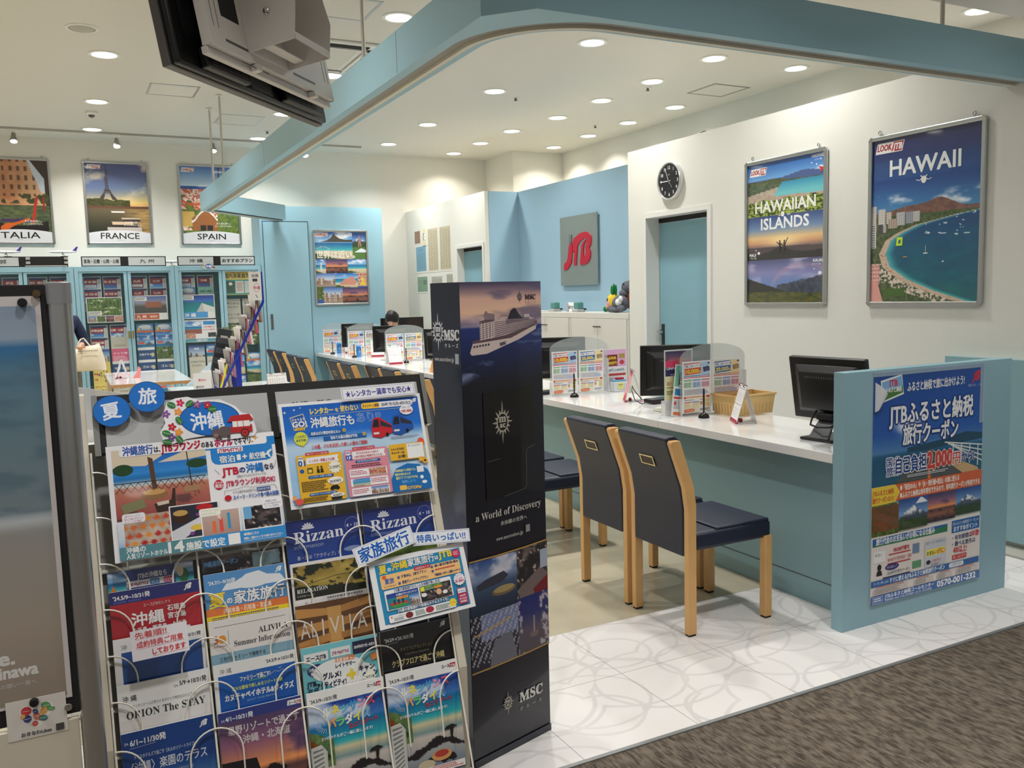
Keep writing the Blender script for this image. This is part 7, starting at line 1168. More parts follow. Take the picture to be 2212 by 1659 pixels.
# brochures behind the glass
def small(kind, t='', s=1):
    a = Art(70, 96, (226, 226, 224))
    if kind == 'red':
        a.rect(2, 2, 68, 12, (40, 46, 104)); a.rect(2, 12, 55, 34, (164, 34, 44)); a.text(t, 28, 27, 11, (240, 236, 232), 'c', w=min(48, 14*len(t)), b=.35); pic(a, ('beach', 'city', 'snow', 'sunset')[s % 4], 2, 34, 55, 94, 18, s); a.rect(8, 36, 50, 46, (230, 230, 224)) if s % 2 else None; a.fine(10, 38, 48, 45, 2, (120, 120, 120), s) if s % 2 else None; a.fine(58, 14, 67, 90, 14, (150, 150, 150), s); a.rect(60, 4, 66, 10, (90, 90, 90))
    elif kind == 'fam': a.rect(0, 0, 70, 96, (84, 144, 200)); a.ell(36, 12, 26, 8, (226, 232, 238)); a.text('夏', 4, 28, 15, (240, 210, 60), b=.6); a.text('家族旅行', 22, 26, 11, (240, 240, 240), w=44, b=.4); a.rect(0, 30, 70, 38, (224, 120, 60)); pic(a, 'beach', 0, 38, 70, 96, 16, s)
    elif kind == 'sky': pic(a, 'beach', 0, 0, 70, 96, 18, s); a.text(t or '沖縄', 35, 16, 10, (236, 236, 236), 'c', b=.3); a.poly([(30, 40), (52, 26), (56, 34), (66, 40), (40, 46)], (90, 90, 100)); a.rect(4, 26, 30, 36, (220, 90, 80))
    elif kind == 'navy': a.rect(0, 0, 70, 12, (226, 226, 226)); a.rect(0, 12, 70, 96, (36, 70, 124)); a.text(t, 35, 36, 12, (236, 236, 236), 'c', w=min(60, 14*len(t)), b=.3); a.ell(60, 34, 7, 9, (200, 190, 150))
    elif kind == 'pink': a.rect(0, 0, 70, 96, (214, 90, 130)); a.text(t, 35, 24, 10, (246, 230, 236), 'c', b=.4, w=56); a.fine(6, 32, 64, 60, 5, (240, 190, 206), s)
    elif kind == 'food':
        a.rect(0, 0, 70, 96, (230, 206, 110)); r = random.Random(s)
        for k in range(16): a.ell(6+r.random()*58, 8+r.random()*80, 3+r.random()*3, 2+r.random()*2.4, ((180, 50, 40), (60, 130, 60), (150, 90, 110), (220, 130, 50))[k % 4], 10, r.random()*3)
    elif kind == 'cream': a.rect(0, 0, 70, 96, (206, 202, 188)); a.text(t, 35, 26, 12, (70, 70, 64), 'c', w=min(58, 14*len(t)), b=.1); a.fine(10, 34, 60, 44, 2, (140, 136, 124), s); pic(a, 'dark', 6, 60, 64, 90, 12, s) if s % 2 else None
    elif kind == 'photo': pic(a, 'city', 0, 0, 70, 96, 18, s); a.rect(0, 0, 70, 10, (60, 80, 140)); a.text(t or '特典', 35, 22, 11, (240, 240, 240), 'c', b=.3)
    elif kind == 'yel': a.rect(0, 0, 70, 96, (232, 216, 110)); a.text('カジュアル', 4, 18, 12, (190, 60, 60), w=44, b=.4); a.text('のビジネス', 4, 34, 12, (60, 60, 90), w=44, b=.4); a.rect(52, 6, 66, 26, (80, 160, 120))
    elif kind == 'green': pic(a, 'green', 0, 0, 70, 96, 18, s); a.text(t, 35, 20, 10, (236, 236, 226), 'c', b=.3)
    elif kind == 'mint': a.rect(0, 0, 70, 96, (150, 206, 186)); a.text(t, 35, 22, 9, (60, 110, 90), 'c', w=52, b=.2); a.fine(8, 30, 62, 60, 6, (226, 240, 232), s)
    return a
KEEP = {}
ROWN = {1.848: 'top row', 1.697: 'second row', 1.25: 'third row', 1.10: 'fourth row', .955: 'fifth row', .80: 'sixth row', .65: 'seventh row', .535: 'lowest visible row'}
DOOR = {'A': 'left cabinet', 'B': 'left door of the middle cabinet', 'b': 'right door of the middle cabinet', 'C': 'left door of the right cabinet', 'c': 'right door of the right cabinet'}
NAME = dict(red='red banded', fam='sky blue family', sky='seaside photo', navy='navy', pink='pink', food='yellow food map', cream='cream', photo='city photo', yel='bright yellow', green='green forest', mint='mint green')
def inbox(D, col, x, z, kind, t='', s=1, W=.198, H=.272):
    key = (kind, t, s)
    if key not in KEEP: o = small(*key).build('brochure', W, H, PAPER, th=.004); KEEP[key] = o
    else: o = KEEP[key].copy(); C.objects.link(o)
    y = 11.875-(1.85-z)*.085
    o.matrix_basis = Matrix.Translation((x, y-H*math.sin(.05), z-H*math.cos(.05))) @ Matrix.Rotation(-.05, 4, 'X')
    lb = f"{NAME[kind]} brochure{' marked '+t if t and kind == 'red' else ''}, {ROWN[z]}, {col} column, {DOOR[D]}"
    setp(o, lb, 'brochure', 'brochures behind the cabinet glass')
L1, L2, L3, L4, L5, L6, L7, L8 = 1.848, 1.697, 1.25, 1.10, .955, .80, .65, .535
for D, cols, rows in (
 ('B', (.228, .450), ((L1, ('red', '兵庫・大阪・和歌山', 1), ('red', '兵庫・大阪・和歌山', 2)), (L2, ('red', '京都・びわ湖・奈良', 5), ('red', '京都・びわ湖・奈良', 6)))),
 ('B', (.262, .486), ((L3, ('red', '伊勢志摩', 4), ('red', '山陰・山陽', 8)), (L4, ('red', '伊勢志摩', 9), ('cream', '', 4)), (L5, ('photo', '特典', 3), ('pink', 'ひとり旅', 2)), (L6, ('food', '', 1), ('navy', 'サイクル', 2)), (L8, ('yel', '', 1), ('cream', '温泉', 3)))),
 ('b', (.754, .980), ((L1, ('red', '九州', 3), ('red', '九州', 4)), (L2, ('red', '九州', 1), ('red', '九州', 2)))),
 ('b', (.785, 1.005), ((L3, ('fam', '', 1), ('fam', '', 1)), (L4, ('sky', '大人', 2), ('sky', '大人', 2)), (L5, ('navy', '九州ドライブ', 3), ('green', '九州', 5)), (L6, ('navy', 'ゴルフ', 4), ('navy', 'ゴルフ', 4)), (L8, ('cream', '', 6), ('sky', '', 4)))),
 ('C', (1.325, 1.553), ((L1, ('red', '沖縄', 1), ('red', '沖縄', 2)), (L2, ('fam', '', 2), ('mint', '離島', 2)))),
 ('C', (1.384, 1.604), ((.955, ('photo', '', 5), ('sky', '', 6)), (L6, ('cream', 'ORION', 2), ('cream', 'ORION', 4)), (L7, ('cream', '', 8), ('cream', '', 9)))),
 ('c', (1.875, 2.098), ((1.535, ('cream', '夢の休日', 1), ('cream', '夢の休日', 2)), (1.39, ('cream', 'ゆとり旅', 5), ('cream', '旅', 3)), (1.20, ('green', '', 2), ('green', '', 7)), (.82, ('sky', '北海道', 7), ('fam', '', 3)), (L8, ('sky', '', 8), ('green', '', 3)))),
 ('A', (-.86, -.63), ((L1, ('red', '東北', 2), ('red', '伊豆', 2)), (L2, ('red', '箱根', 1), ('red', '伊豆', 3)))), ('A', (-.355, -.128), ((L1, ('red', '東京・横浜', 2), ('red', '東京・横浜', 4)), (L2, ('red', '房総', 1), ('red', '房総', 2))))):
    for z, l, r in rows:
        if z not in ROWN: ROWN[z] = {1.535: 'upper row', 1.39: 'second upper row', 1.20: 'middle row', .82: 'low row'}[z]
        inbox(D, 'left' if D != 'A' or cols[0] > -.5 else 'far left', cols[0], z, *l); inbox(D, 'right' if D != 'A' or cols[0] > -.5 else 'second', cols[1], z, *r)
def a3(lab, x, z, W, H, a, y=11.765): setp(a.build('poster_sheet', W, H, PAPER, mtx=F(x, y, z-H), th=.002), lab, 'poster')
a = Art(130, 100, (232, 232, 230)); pic(a, 'green', 3, 3, 127, 72, 40, 7)
for k in range(9): a.rect(8+k*14, 3, 11+k*14, 72, (96, 140, 60)) if k not in (4,) else None
a.rect(5, 54, 54, 70, (230, 230, 226)); a.fine(8, 57, 50, 68, 3, (110, 110, 110), 4)
for k, q in enumerate(('city', 'green', 'sunset', 'food')): pic(a, q, 3+k*32, 74, 33+k*32, 97, 10, k)
a3('landscape bamboo forest poster behind the middle cabinet glass', .243, 1.593, .40, .31, a)
a = Art(130, 100, (232, 232, 230)); a.img(3, 3, 127, 72, lambda u, v: mixc(ramp(v, [(0, (80, 100, 170)), (.4, (150, 150, 170)), (.6, (80, 76, 70)), (1, (70, 64, 60))]), cc(160, 90, 66), hard((np.abs(u-.6) < .25) & (v > .32) & (v < .68))), 36, 20); a.rect(5, 6, 52, 22, (230, 230, 226)); a.fine(8, 9, 48, 20, 3, (110, 110, 110), 4); a.rect(3, 74, 96, 97, (196, 84, 50)); a.text('九 州', 10, 92, 16, (240, 236, 230), w=36, b=.4); a.text('福岡発', 60, 90, 10, (240, 220, 200), b=.2)
a3('landscape Kyushu poster with a brick building behind the cabinet glass', .768, 1.603, .395, .306, a)
a = Art(130, 100, (232, 232, 230)); a.img(3, 3, 127, 72, lambda u, v: ramp(v, [(0, (24, 50, 140)), (.38, (60, 110, 200)), (.42, (20, 120, 140)), (1, (20, 150, 150))]), 10, 14); a.poly([(56, 72), (78, 34), (86, 40), (90, 72)], (190, 190, 190)); a.poly([(80, 36), (127, 54), (127, 72), (88, 72)], (216, 220, 214)); a.rect(5, 5, 48, 22, (230, 230, 226)); a.fine(8, 8, 44, 20, 3, (110, 110, 110), 4); a.rect(3, 72, 100, 97, (70, 150, 210)); a.text('沖 縄', 8, 92, 18, (236, 240, 244), w=44, b=.5)
a3('landscape Okinawa sea poster behind the right cabinet glass', 1.337, 1.60, .40, .306, a)
a = Art(130, 96, (232, 232, 234)); pic(a, 'beach', 3, 8, 74, 60, 26, 3); a.rect(3, 40, 74, 60, (150, 80, 70)); a.rect(70, 8, 127, 60, (232, 230, 232)); a.rrect(76, 6, 124, 22, 5, (50, 140, 206)); a.text('JTBの沖縄なら', 76, 34, 8, (200, 50, 80), w=44, b=.3); a.text('JTBラウンジ利用OK!', 74, 46, 7, (200, 50, 80), w=48, b=.3); a.text('沖縄旅行はJTBラウンジ', 10, 7, 6, (60, 80, 150), w=80, b=.2); pic(a, 'food', 6, 56, 44, 82, 14, 5); pic(a, 'dark', 94, 56, 126, 76, 10, 5); a.rect(3, 82, 127, 94, (80, 160, 180)); a.text('14施設で設定', 46, 92, 9, (240, 240, 240), w=44, b=.4)
a3('landscape seaside lounge poster behind the right cabinet glass, lower one', 1.345, 1.277, .397, .284, a)
a = Art(130, 100, (226, 196, 90)); a.text('国内添乗員同行', 4, 26, 22, (30, 30, 34), w=122, b=.9); a.text('JTB国内添乗員同行ツアー', 30, 6, 5, (60, 50, 40), w=70); a.rect(2, 34, 128, 98, (60, 150, 140)); a.rect(10, 40, 44, 92, (60, 76, 56)); a.ell(27, 52, 8, 7, (226, 222, 214)); a.rect(48, 40, 82, 92, (222, 220, 212)); a.rect(86, 40, 120, 92, (206, 206, 206)); a.fine(52, 46, 78, 88, 6, (170, 120, 120), 3)
a3('gold and teal guided tour poster behind the rightmost cabinet glass', 1.868, 1.885, .389, .30, a)
# little Okinawa tag on the cabinet top
a = Art(60, 30, None); a.poly([(2, 8), (14, 2), (40, 4), (56, 14), (58, 26), (44, 28), (12, 26), (4, 20)], (216, 210, 200)); a.ell(30, 15, 17, 11, (26, 100, 180)); a.text('沖縄', 17, 20, 13, (240, 240, 240), w=26, b=.5); a.ell(52, 20, 6, 5, (150, 60, 60)); a.ell(6, 10, 5, 5, (170, 150, 110))
setp(a.build('shelf_tag', .165, .083, PAPER, mtx=F(1.60, 11.712, 1.915), th=0), 'tiny blue Okinawa tag stuck on the right cabinet top rail', 'sign')
# model aircraft
def plane_model(tail):
    t = thing('model_aeroplane', '', 'model aeroplane'); WB = mat('model_white', (226, 226, 230), .25)
    MB().lathe([(.001, -.15), (.012, -.12), (.015, -.08), (.015, .08), (.009, .13), (.003, .16)], (0, 0, 0), 16, Matrix.Rotation(PI/2, 4, 'Y')).build('fuselage', WB, t, smooth=2)
    for s_ in (-1, 1):
        MB().prism([(-.03, 0), (.025, 0), (.075, s_*.13), (.055, s_*.13)], -.008, -.004, 'z').build('wing', WB, t); MB().prism([(.12, 0), (.15, 0), (.165, s_*.045), (.15, s_*.045)], .002, .004, 'z').build('tailplane', WB, t)
        MB().lathe([(.007, -.018), (.008, 0), (.005, .016)], (0, s_*.05, -.014), 10, None).build('engine', mat('engine_grey', (150, 152, 158), .3, .5), t)
    MB().prism([(.105, .01), (.15, .01), (.172, .062), (.152, .062)], -.002, .002, 'y').build('tail_fin', tail, t)
    MB().tube([(0, 0, -.012), (.02, 0, -.05)], .003).box(-.02, -.03, -.056, .06, .03, -.05).build('display_stand', DGREY, t); return t
p1 = plane_model(mat('tail_purple', (70, 60, 150), .3)); p1.location = (.03, 11.79, 2.145); setp(p1, 'model aeroplane with violet tail on the left header board', 'model aeroplane', 'model aeroplanes on the cabinets')
dup(p1, (-.56, 11.79, 2.145), .15, 'white model aeroplane near the left edge on the header board')
p3 = dup(p1, (1.245, 11.79, 2.022), -.1, 'model aeroplane between the two right header boards')

# ---------------------------------------------------------------- table, desk and leaning leaflet rack
tb = thing('table', 'white topped table with wood edge in front of the cabinets', 'table', (.35, 9.245, 0))
MB().box(0, 0, .69, .765, 1.70, .7205).build('tabletop', mat('table_edge_wood', (186, 142, 96), .45), tb); MB().box(.002, .002, .7206, .763, 1.698, .7215).build('white_surface', WORK, tb)
for x in (.05, .715):
    for y in (.05, 1.65): MB().box(x-.025, y-.025, 0, x+.025, y+.025, .69).build('leg', WHITEP, tb)
dup(c1, (.50, 10.02, .7222), math.radians(-100), 'white desk calendar standing on the white topped table')
pk = MB().prism([(-.03, 0), (.035, 0), (.05, .10), (.03, .12), (.012, .06)], -.04, .04, 'y').build('phone_stand', mat('salmon_plastic', (228, 140, 136), .4)); pk.location = (.63, 9.98, .7222); setp(pk, 'salmon pink curved stand on the white topped table', 'stand')
dk = thing('desk', 'white desk behind the rack header, loaded with cables and signs', 'desk', (.80, 6.85, 0))
MB().box(0, 0, .70, 1.05, 1.7, .725).build('desktop', WORK, dk); MB().box(.02, .02, 0, .05, 1.68, .70).box(1.0, .02, 0, 1.03, 1.68, .70).build('side_panels', WHITEP, dk)
rr = random.Random(4)
for k, col in enumerate((BLACKM, BLACKM, WHITEP)): o = MB().tube([(1.62+.05*k+rr.uniform(-.09, .09), 8.0+rr.uniform(-.12, .12), .731+.02*rr.random()) for _ in range(14)], .005, 6).build('cable', col, smooth=2); setp(o, ('black cable coil on the white desk, left one', 'black cable coil on the white desk, right one', 'white cable loop on the white desk')[k], 'cable', 'cables on the white desk')
o = dup(c1, (1.46, 6.95, .7255), math.radians(8), 'white calendar on the desk just above the rack header')
ro = MB().box(-.12, -.08, 0, .12, .08, .03).build('router', WHITEP, bevel=.008); ro.location = (1.60, 7.45, .7255); setp(ro, 'flat white device on the desk beside the leaflet rack', 'device')
lr = thing('leaflet_rack', 'dark blue slanted leaflet rack in front of the cabinets', 'leaflet rack', (0, 0, 0)); BLU = mat('royal_blue_metal', (24, 44, 150), .35)
for y in (7.42, 7.70):
    MB().tube([(1.478, y, 1.74), (1.482, y, 1.49), (1.12, y, .80), (.985, y, .735)], .011, 10).build('side_rail', BLU, lr, smooth=2)
for z in (1.72, 1.3, .95): MB().tube([(1.478-(max(0, 1.49-z))*.524, 7.42, z), (1.478-(max(0, 1.49-z))*.524, 7.70, z)], .006, 8).build('cross_bar', BLU, lr)
MB().box(1.235, 7.42, .727, 1.275, 7.45, 1.10).box(1.235, 7.67, .727, 1.275, 7.70, 1.10).box(1.10, 7.42, .727, 1.40, 7.44, .74).build('rear_post', BLU, lr)
STK = [mat('leaflet_'+n, c, .55) for n, c in (('pink', (226, 120, 150)), ('white', (226, 222, 218)), ('brown', (130, 100, 84)), ('grey', (160, 156, 150)), ('orange', (230, 140, 90)), ('rose', (216, 90, 110)))]
for k in range(8):
    z = 1.50-k*.0905; x = 1.482-.524*max(0, 1.49-z)-.02
    MB().box(x-.055, 7.43, z-.145, x-.05, 7.69, z-.07).build('pocket_wire', BLU, lr)
    for j in range(4):
        a = Art(50, 100, (232, 226, 226)); c_ = ((224, 90, 130), (226, 110, 150), (214, 80, 100), (220, 90, 120), (230, 130, 150), (150, 110, 160), (232, 130, 80), (190, 120, 150))[k]
        if j == 0: a.rrect(8, 10, 42, 55, 5, c_); a.fine(12, 14, 38, 50, 5, (246, 230, 236), k); o = a.build('leaflet', .24, .205, PAPER, mtx=Matrix.Translation((x-.048, 7.68, z-.135)) @ Matrix.Rotation(-PI/2, 4, 'Z') @ Matrix.Rotation(-.08, 4, 'X'), th=.006)
        else:
            o = MB().box(0, 0, 0, .016, .24, .21).build('leaflet', STK[(k*2+j) % 6 if (k+j) % 3 else 2+(j % 2)]); o.matrix_basis = Matrix.Translation((x-.052+.019*j, 7.44, z-.145-.012*j)) @ Matrix.Rotation(.08+.02*j, 4, 'Y').inverted()
        setp(o, f"{('front', 'second', 'third', 'rear')[j]} leaflet bundle in pocket {('one', 'two', 'three', 'four', 'five', 'six', 'seven', 'eight')[k]} from the top of the slanted blue rack", 'leaflet', 'leaflets in the slanted blue rack')
a = Art(40, 100, (228, 226, 224)); a.text('全国', 20, 18, 12, (60, 60, 60), 'c', b=.3); a.rect(12, 24, 28, 34, (60, 60, 64)); a.ell(24, 56, 9, 16, (206, 130, 150)); a.ell(24, 56, 7.6, 14, (228, 226, 224)); a.text('特選', 14, 60, 11, (190, 60, 90), b=.3); a.line([(20, 80), (26, 92)], 2, (60, 60, 60))
setp(a.build('leaflet', .10, .235, PAPER, mtx=F(1.372, 7.40, 1.505), th=.004), 'tall white leaflet at the top of the slanted blue rack', 'leaflet')
bs = thing('leaflet_stand', 'leaning black tiered leaflet stand left of the blue rack', 'leaflet stand', mtx=Matrix.Translation((1.07, 7.95, .727)) @ Matrix.Rotation(.22, 4, 'Y'))
MB().box(0, 0, 0, .12, .05, .56).build('body', mat('slate_plastic', (54, 60, 62), .5), bs, bevel=.004)
for k in range(5): MB().box(.008, -.02, .07+k*.09, .112, 0, .12+k*.09).build('pocket', mat('smoke_pocket', (74, 80, 84) if k != 2 else (80, 80, 84), .25), bs, bevel=.003)
MB().box(.03, -.006, .46, .09, -.001, .50).build('label', WHITEP, bs)
yb = MB().tube([(1.07, 7.33, .727), (1.09, 7.33, .80), (1.13, 7.33, .93), (1.145, 7.33, .99)], .007, 8).build('strap', mat('yellow_strap', (230, 216, 40), .5)); setp(yb, 'short yellow strap standing by the blue rack', 'strap')
def tent(lab, x, y, W, H, rz, tx, z0=.7262):
    a = Art(60, 100, (228, 228, 228)); a.text(tx[0], 30, 26, 9, (200, 80, 90), 'c', b=.3)
    for k, q in enumerate(tx[1:]): a.text(q, 8, 48+k*14, 9, (50, 50, 56), b=.5)
    t = thing('table_sign', lab, 'sign', (x, y, z0), math.radians(rz)); a.build('card', W, H, PAPER, t, Matrix.Rotation(-.35, 4, 'X'), th=.003); MB().prism([(.0, 0), (.19*H/.24, 0), (H*math.sin(.35)+.004, H*math.cos(.35)-.01)], .004, W-.004, 'x').build('wedge_back', ACR2, t)
tent('white table sign with black lettering left of the slanted blue rack', .83, 6.90, .13, .25, -6, ('夏休み', '受付中', '予約', 'お早め'), .7262)
tent('small white card sign behind the larger table sign', 1.0, 7.55, .08, .22, 10, ('予約', '店内', '受付'), .7262)
for k, (x, y, h, c, lb) in enumerate(((1.17, 6.95, .09, (214, 208, 200), 'cream cup on the desk beside the table signs'), (1.34, 6.98, .08, (60, 130, 140), 'small box of teal and orange cards on the desk'))):
    o = (MB().lathe([(.025, 0), (.03, h), (.027, h), (.022, .01)], (0, 0, 0), 20) if k == 0 else MB().box(-.045, -.03, 0, .0, .03, h).box(.001, -.03, 0, .045, .03, h*.9)).build(('cup', 'card_box')[k], mat('desk_item_%s' % 'ab'[k], c, .4), smooth=2 if k == 0 else False); o.location = (x, y, .7262); setp(o, lb, ('cup', 'box')[k])
pw = MB().prism([(0, 0), (.34, 0), (.34, .30)], 0, .03, 'y').build('divider', mat('pale_blue_acrylic', (196, 220, 230), .3, alpha=.8)); pw.location = (.95, 8.50, .7262); setp(pw, 'pale blue wedge shaped divider behind the table sign', 'divider')
# ---------------------------------------------------------------- low leaflet display between stand and rack
ld_ = thing('leaflet_display', 'low white tiered leaflet display seen in the gap beside the brochure rack', 'leaflet display', (-.10, 3.42, 0))
MB().box(0, 0, 0, .02, .42, 1.08).box(.28, 0, 0, .30, .42, 1.08).box(.02, .38, 0, .28, .40, 1.08).box(.02, 0, 0, .28, .38, .03).build('frame', WHITEP, ld_, bevel=.003)
for z in (.26, .50, .72, .94): MB().box(.02, 0, z, .28, .38, z+.02).build('shelf', WHITEP, ld_)
MB().prism([(.0, 1.08), (.30, 1.03), (.30, 1.17), (-.0, 1.24)], .02, .03, 'y').build('top_panel', ACR2, ld_)
for z, lb in ((.282, 'lowest'), (.522, 'second'), (.742, 'third')):
    a = Art(50, 46, (220, 222, 226)); a.rect(0, 4, 50, 46, (30, 44, 84)); a.line([(4, 30), (16, 22), (30, 30), (46, 20)], 1.4, (150, 170, 200)); a.line([(4, 38), (20, 32), (46, 40)], 1, (130, 150, 190))
    setp(a.build('leaflet_box', .25, .15, GLOSS, mtx=F(-.075, 3.43, z), th=.10), f'navy leaflet bundle on the {lb} shelf of the low white display', 'leaflet')
# ---------------------------------------------------------------- white cabinets and things on them
for y0, y1, lab, hd in ((6.62, 7.655, 'white steel cabinet beside the clock wall, with two doors', True), (7.66, 8.70, 'white steel cabinet half hidden behind the cruise display', False)):
    t = thing('steel_cabinet', lab, 'cabinet', (4.62, y0, 0)); W = y1-y0; SC = mat('cabinet_enamel', (216, 213, 204), .35)
    MB().box(0, 0, 0, .385, W, 1.285).build('carcass', SC, t, bevel=.003); MB().box(-.006, -.001, 1.245, .39, W+.001, 1.297).build('top', SC, t, bevel=.003)
    for k in (0, 1):
        d = MB().box(-.014, .03+k*(W/2-.028), .05, -.0005, W/2-.002+k*(W/2-.028), 1.238).build('door', SC, t, bevel=.002)
        yh = W/2-.035 if k == 0 else W/2+.035
        MB().tube([(-.016, yh-.025, 1.16), (-.028, yh-.02, 1.165), (-.028, yh+.02, 1.165), (-.016, yh+.025, 1.16)], .005, 8).build('handle', BLACK, d, smooth=2)
def stamp(lab, x, y, c):
    t = thing('stamp_box', lab, 'stamp', (x, y, 1.298)); MB().box(-.05, -.055, 0, .05, .055, .03).build('base', GREYP, t, bevel=.004); MB().box(-.035, -.045, .032, .035, .045, .10).build('case', mat('stamp_green', c, .4), t, bevel=.008); MB().box(.03, -.06, .02, .06, .06, .035).build('tray', BLACKM, t, bevel=.002)
stamp('green stamp box left of the small travel sign on the white cabinet', 4.80, 8.28, (84, 140, 132)); stamp('green stamp box right of the small travel sign on the white cabinet', 4.78, 7.76, (84, 140, 132))
a = Art(100, 60, (230, 232, 230)); a.text('総合JTB', 12, 42, 24, (40, 44, 48), w=76, b=.6, slant=.15); setp(a.build('small_sign', .21, .10, PAPER, mtx=F(4.86, 8.14, 1.2985, 'x', 14), th=.004), 'small white travel sign between the green stamp boxes', 'sign')
o = MB().lathe([(.013, 0), (.013, .06), (.009, .085)], (4.78, 7.98, 1.298), 14).build('seal', GREYP, smooth=2); setp(o, 'small grey seal stamp before the small travel sign', 'stamp')
o = MB().box(4.66, 8.42, 1.2985, 4.84, 8.66, 1.303).box(4.67, 8.43, 1.3032, 4.86, 8.67, 1.308).build('paper_sheets', mat('paper_white', (226, 222, 214), .6)); setp(o, 'loose papers on the white cabinet beside the cruise display', 'paper')
FUR = lambda n, c: mat(n, c, .95, noise=.25, nscale=90, bump=.9, bscale=260, spec=.1)
def plush(lab, x, y, parts):
    t = thing('plush_toy', lab, 'plush toy', (x, y, 1.298))
    for nm, m, balls in parts:
        b = MB()
        for c, r in balls: b.ball(c, *r)
        b.build(nm, m, t, smooth=True)
GRY, YEL, GRN, ORG, WTE, BLK, PNK = FUR('fur_grey', (104, 106, 116)), FUR('fur_yellow', (236, 200, 70)), FUR('felt_green', (40, 120, 60)), FUR('fur_rust', (150, 76, 40)), FUR('fur_white', (226, 226, 226)), mat('eye_black', (16, 16, 18), .2), FUR('felt_pink', (226, 150, 170))
plush('yellow pineapple shaped plush toy with green leaves on the white cabinet', 4.80, 7.14, [('body', YEL, [((0, 0, .10), (.062, .075, .085)), ((-.02, .05, .05), (.03, .035, .03))]), ('leaf', GRN, [((0, -.01, .22), (.012, .016, .06)), ((0, -.045, .215), (.012, .014, .055)), ((0, .025, .21), (.012, .014, .05)), ((-.02, -.02, .20), (.012, .02, .05)), ((-.03, .09, .03), (.025, .03, .028))]), ('eye', BLK, [((-.055, .018, .12), (.008, .012, .02))])])
plush('grey and white plush toy lying in front of the rust coloured one', 4.74, 6.93, [('body', GRY, [((0, 0, .085), (.075, .095, .08)), ((-.05, .09, .035), (.04, .07, .03)), ((-.05, -.08, .04), (.035, .05, .035)), ((-.03, .03, .03), (.06, .09, .03))]), ('muzzle', WTE, [((-.06, -.055, .10), (.03, .035, .035)), ((-.06, -.09, .13), (.02, .025, .03))]), ('ear', PNK, [((-.075, .10, .075), (.008, .022, .035))]), ('eye', BLK, [((-.074, -.03, .11), (.006, .008, .010))])])
plush('rust coloured ape plush toy with grey face, leaning on the wall end', 4.90, 6.93, [('body', ORG, [((0, 0, .13), (.075, .12, .12)), ((0, -.03, .27), (.07, .09, .08)), ((-.04, .08, .16), (.04, .05, .05))]), ('face', GRY, [((-.06, .03, .24), (.045, .075, .06)), ((-.075, .06, .18), (.045, .055, .045))]), ('eye', BLK, [((-.104, .03, .27), (.006, .012, .010))])])
o = MB().prism([(5.56, 2.738), (5.66, 2.738), (5.655, 2.757), (5.60, 2.762), (5.575, 2.75)], 4.66, 4.69, 'x').build('bracket_clip', BLACKM); setp(o, 'tiny black clip on the top edge of the clock wall', 'clip')
# ---------------------------------------------------------------- people
def skinned(name, J, E, m, parent, sub=2):
    """J name->(x,y,z,r); E pairs; root is the first joint"""
    K = list(J); me = bpy.data.meshes.new(name); me.from_pydata([J[k][:3] for k in K], [(K.index(p), K.index(q)) for p, q in E], [])
    o = bpy.data.objects.new(name, me); C.objects.link(o); s = o.modifiers.new('skin', 'SKIN'); s.use_smooth_shade = True
    for i, k in enumerate(K):
        r = J[k][3]; v = me.skin_vertices[0].data[i]; v.radius = r if isinstance(r, tuple) else (r, r); v.use_root = i == 0
    q = o.modifiers.new('sub', 'SUBSURF'); q.levels = sub; q.render_levels = sub; me.materials.append(m); o.parent = parent; return o
SKIN = mat('skin', (214, 166, 138), .5); HAIR = mat('black_hair', (18, 15, 15), .35, bump=.5, bscale=300); NAVK = mat('navy_knit', (30, 38, 70), .85, bump=.5, bscale=300); GTR = mat('grey_trousers', (128, 122, 108), .8); SHOE = mat('dark_shoe', (40, 36, 34), .5); WB_ = mat('white_blouse', (222, 220, 214), .7)
def hand(parent, wrist, d, side, m, nm='hand'):
    """palm plus five separate curled fingers along direction d"""
    d = Vector(d).normalized(); up = Vector((0, 0, 1)); s_ = d.cross(up).normalized()*side; n = s_.cross(d); w0 = Vector(wrist); J = {'w': (*w0, .022), 'p': (*(w0+d*.05), (.018, .034)), 'q': (*(w0+d*.085), (.014, .034))}; E = [('w', 'p'), ('p', 'q')]
    for i, l in enumerate((.062, .072, .068, .052)):
        b = w0+d*.085+s_*(.026-.0175*i); c = b+d*l*.5-n*.008; e = b+d*l*.8-n*.03
        J[f'a{i}'] = (*b, .0095); J[f'b{i}'] = (*c, .0085); J[f'c{i}'] = (*e, .0075); E += [('q', f'a{i}'), (f'a{i}', f'b{i}'), (f'b{i}', f'c{i}')]
    t0 = w0+d*.03+s_*.03; t1 = t0+d*.035+s_*.018-n*.01; J['t0'] = (*t0, .011); J['t1'] = (*t1, .009); E += [('p', 't0'), ('t0', 't1')]; return skinned(nm, J, E, m, parent, 1)
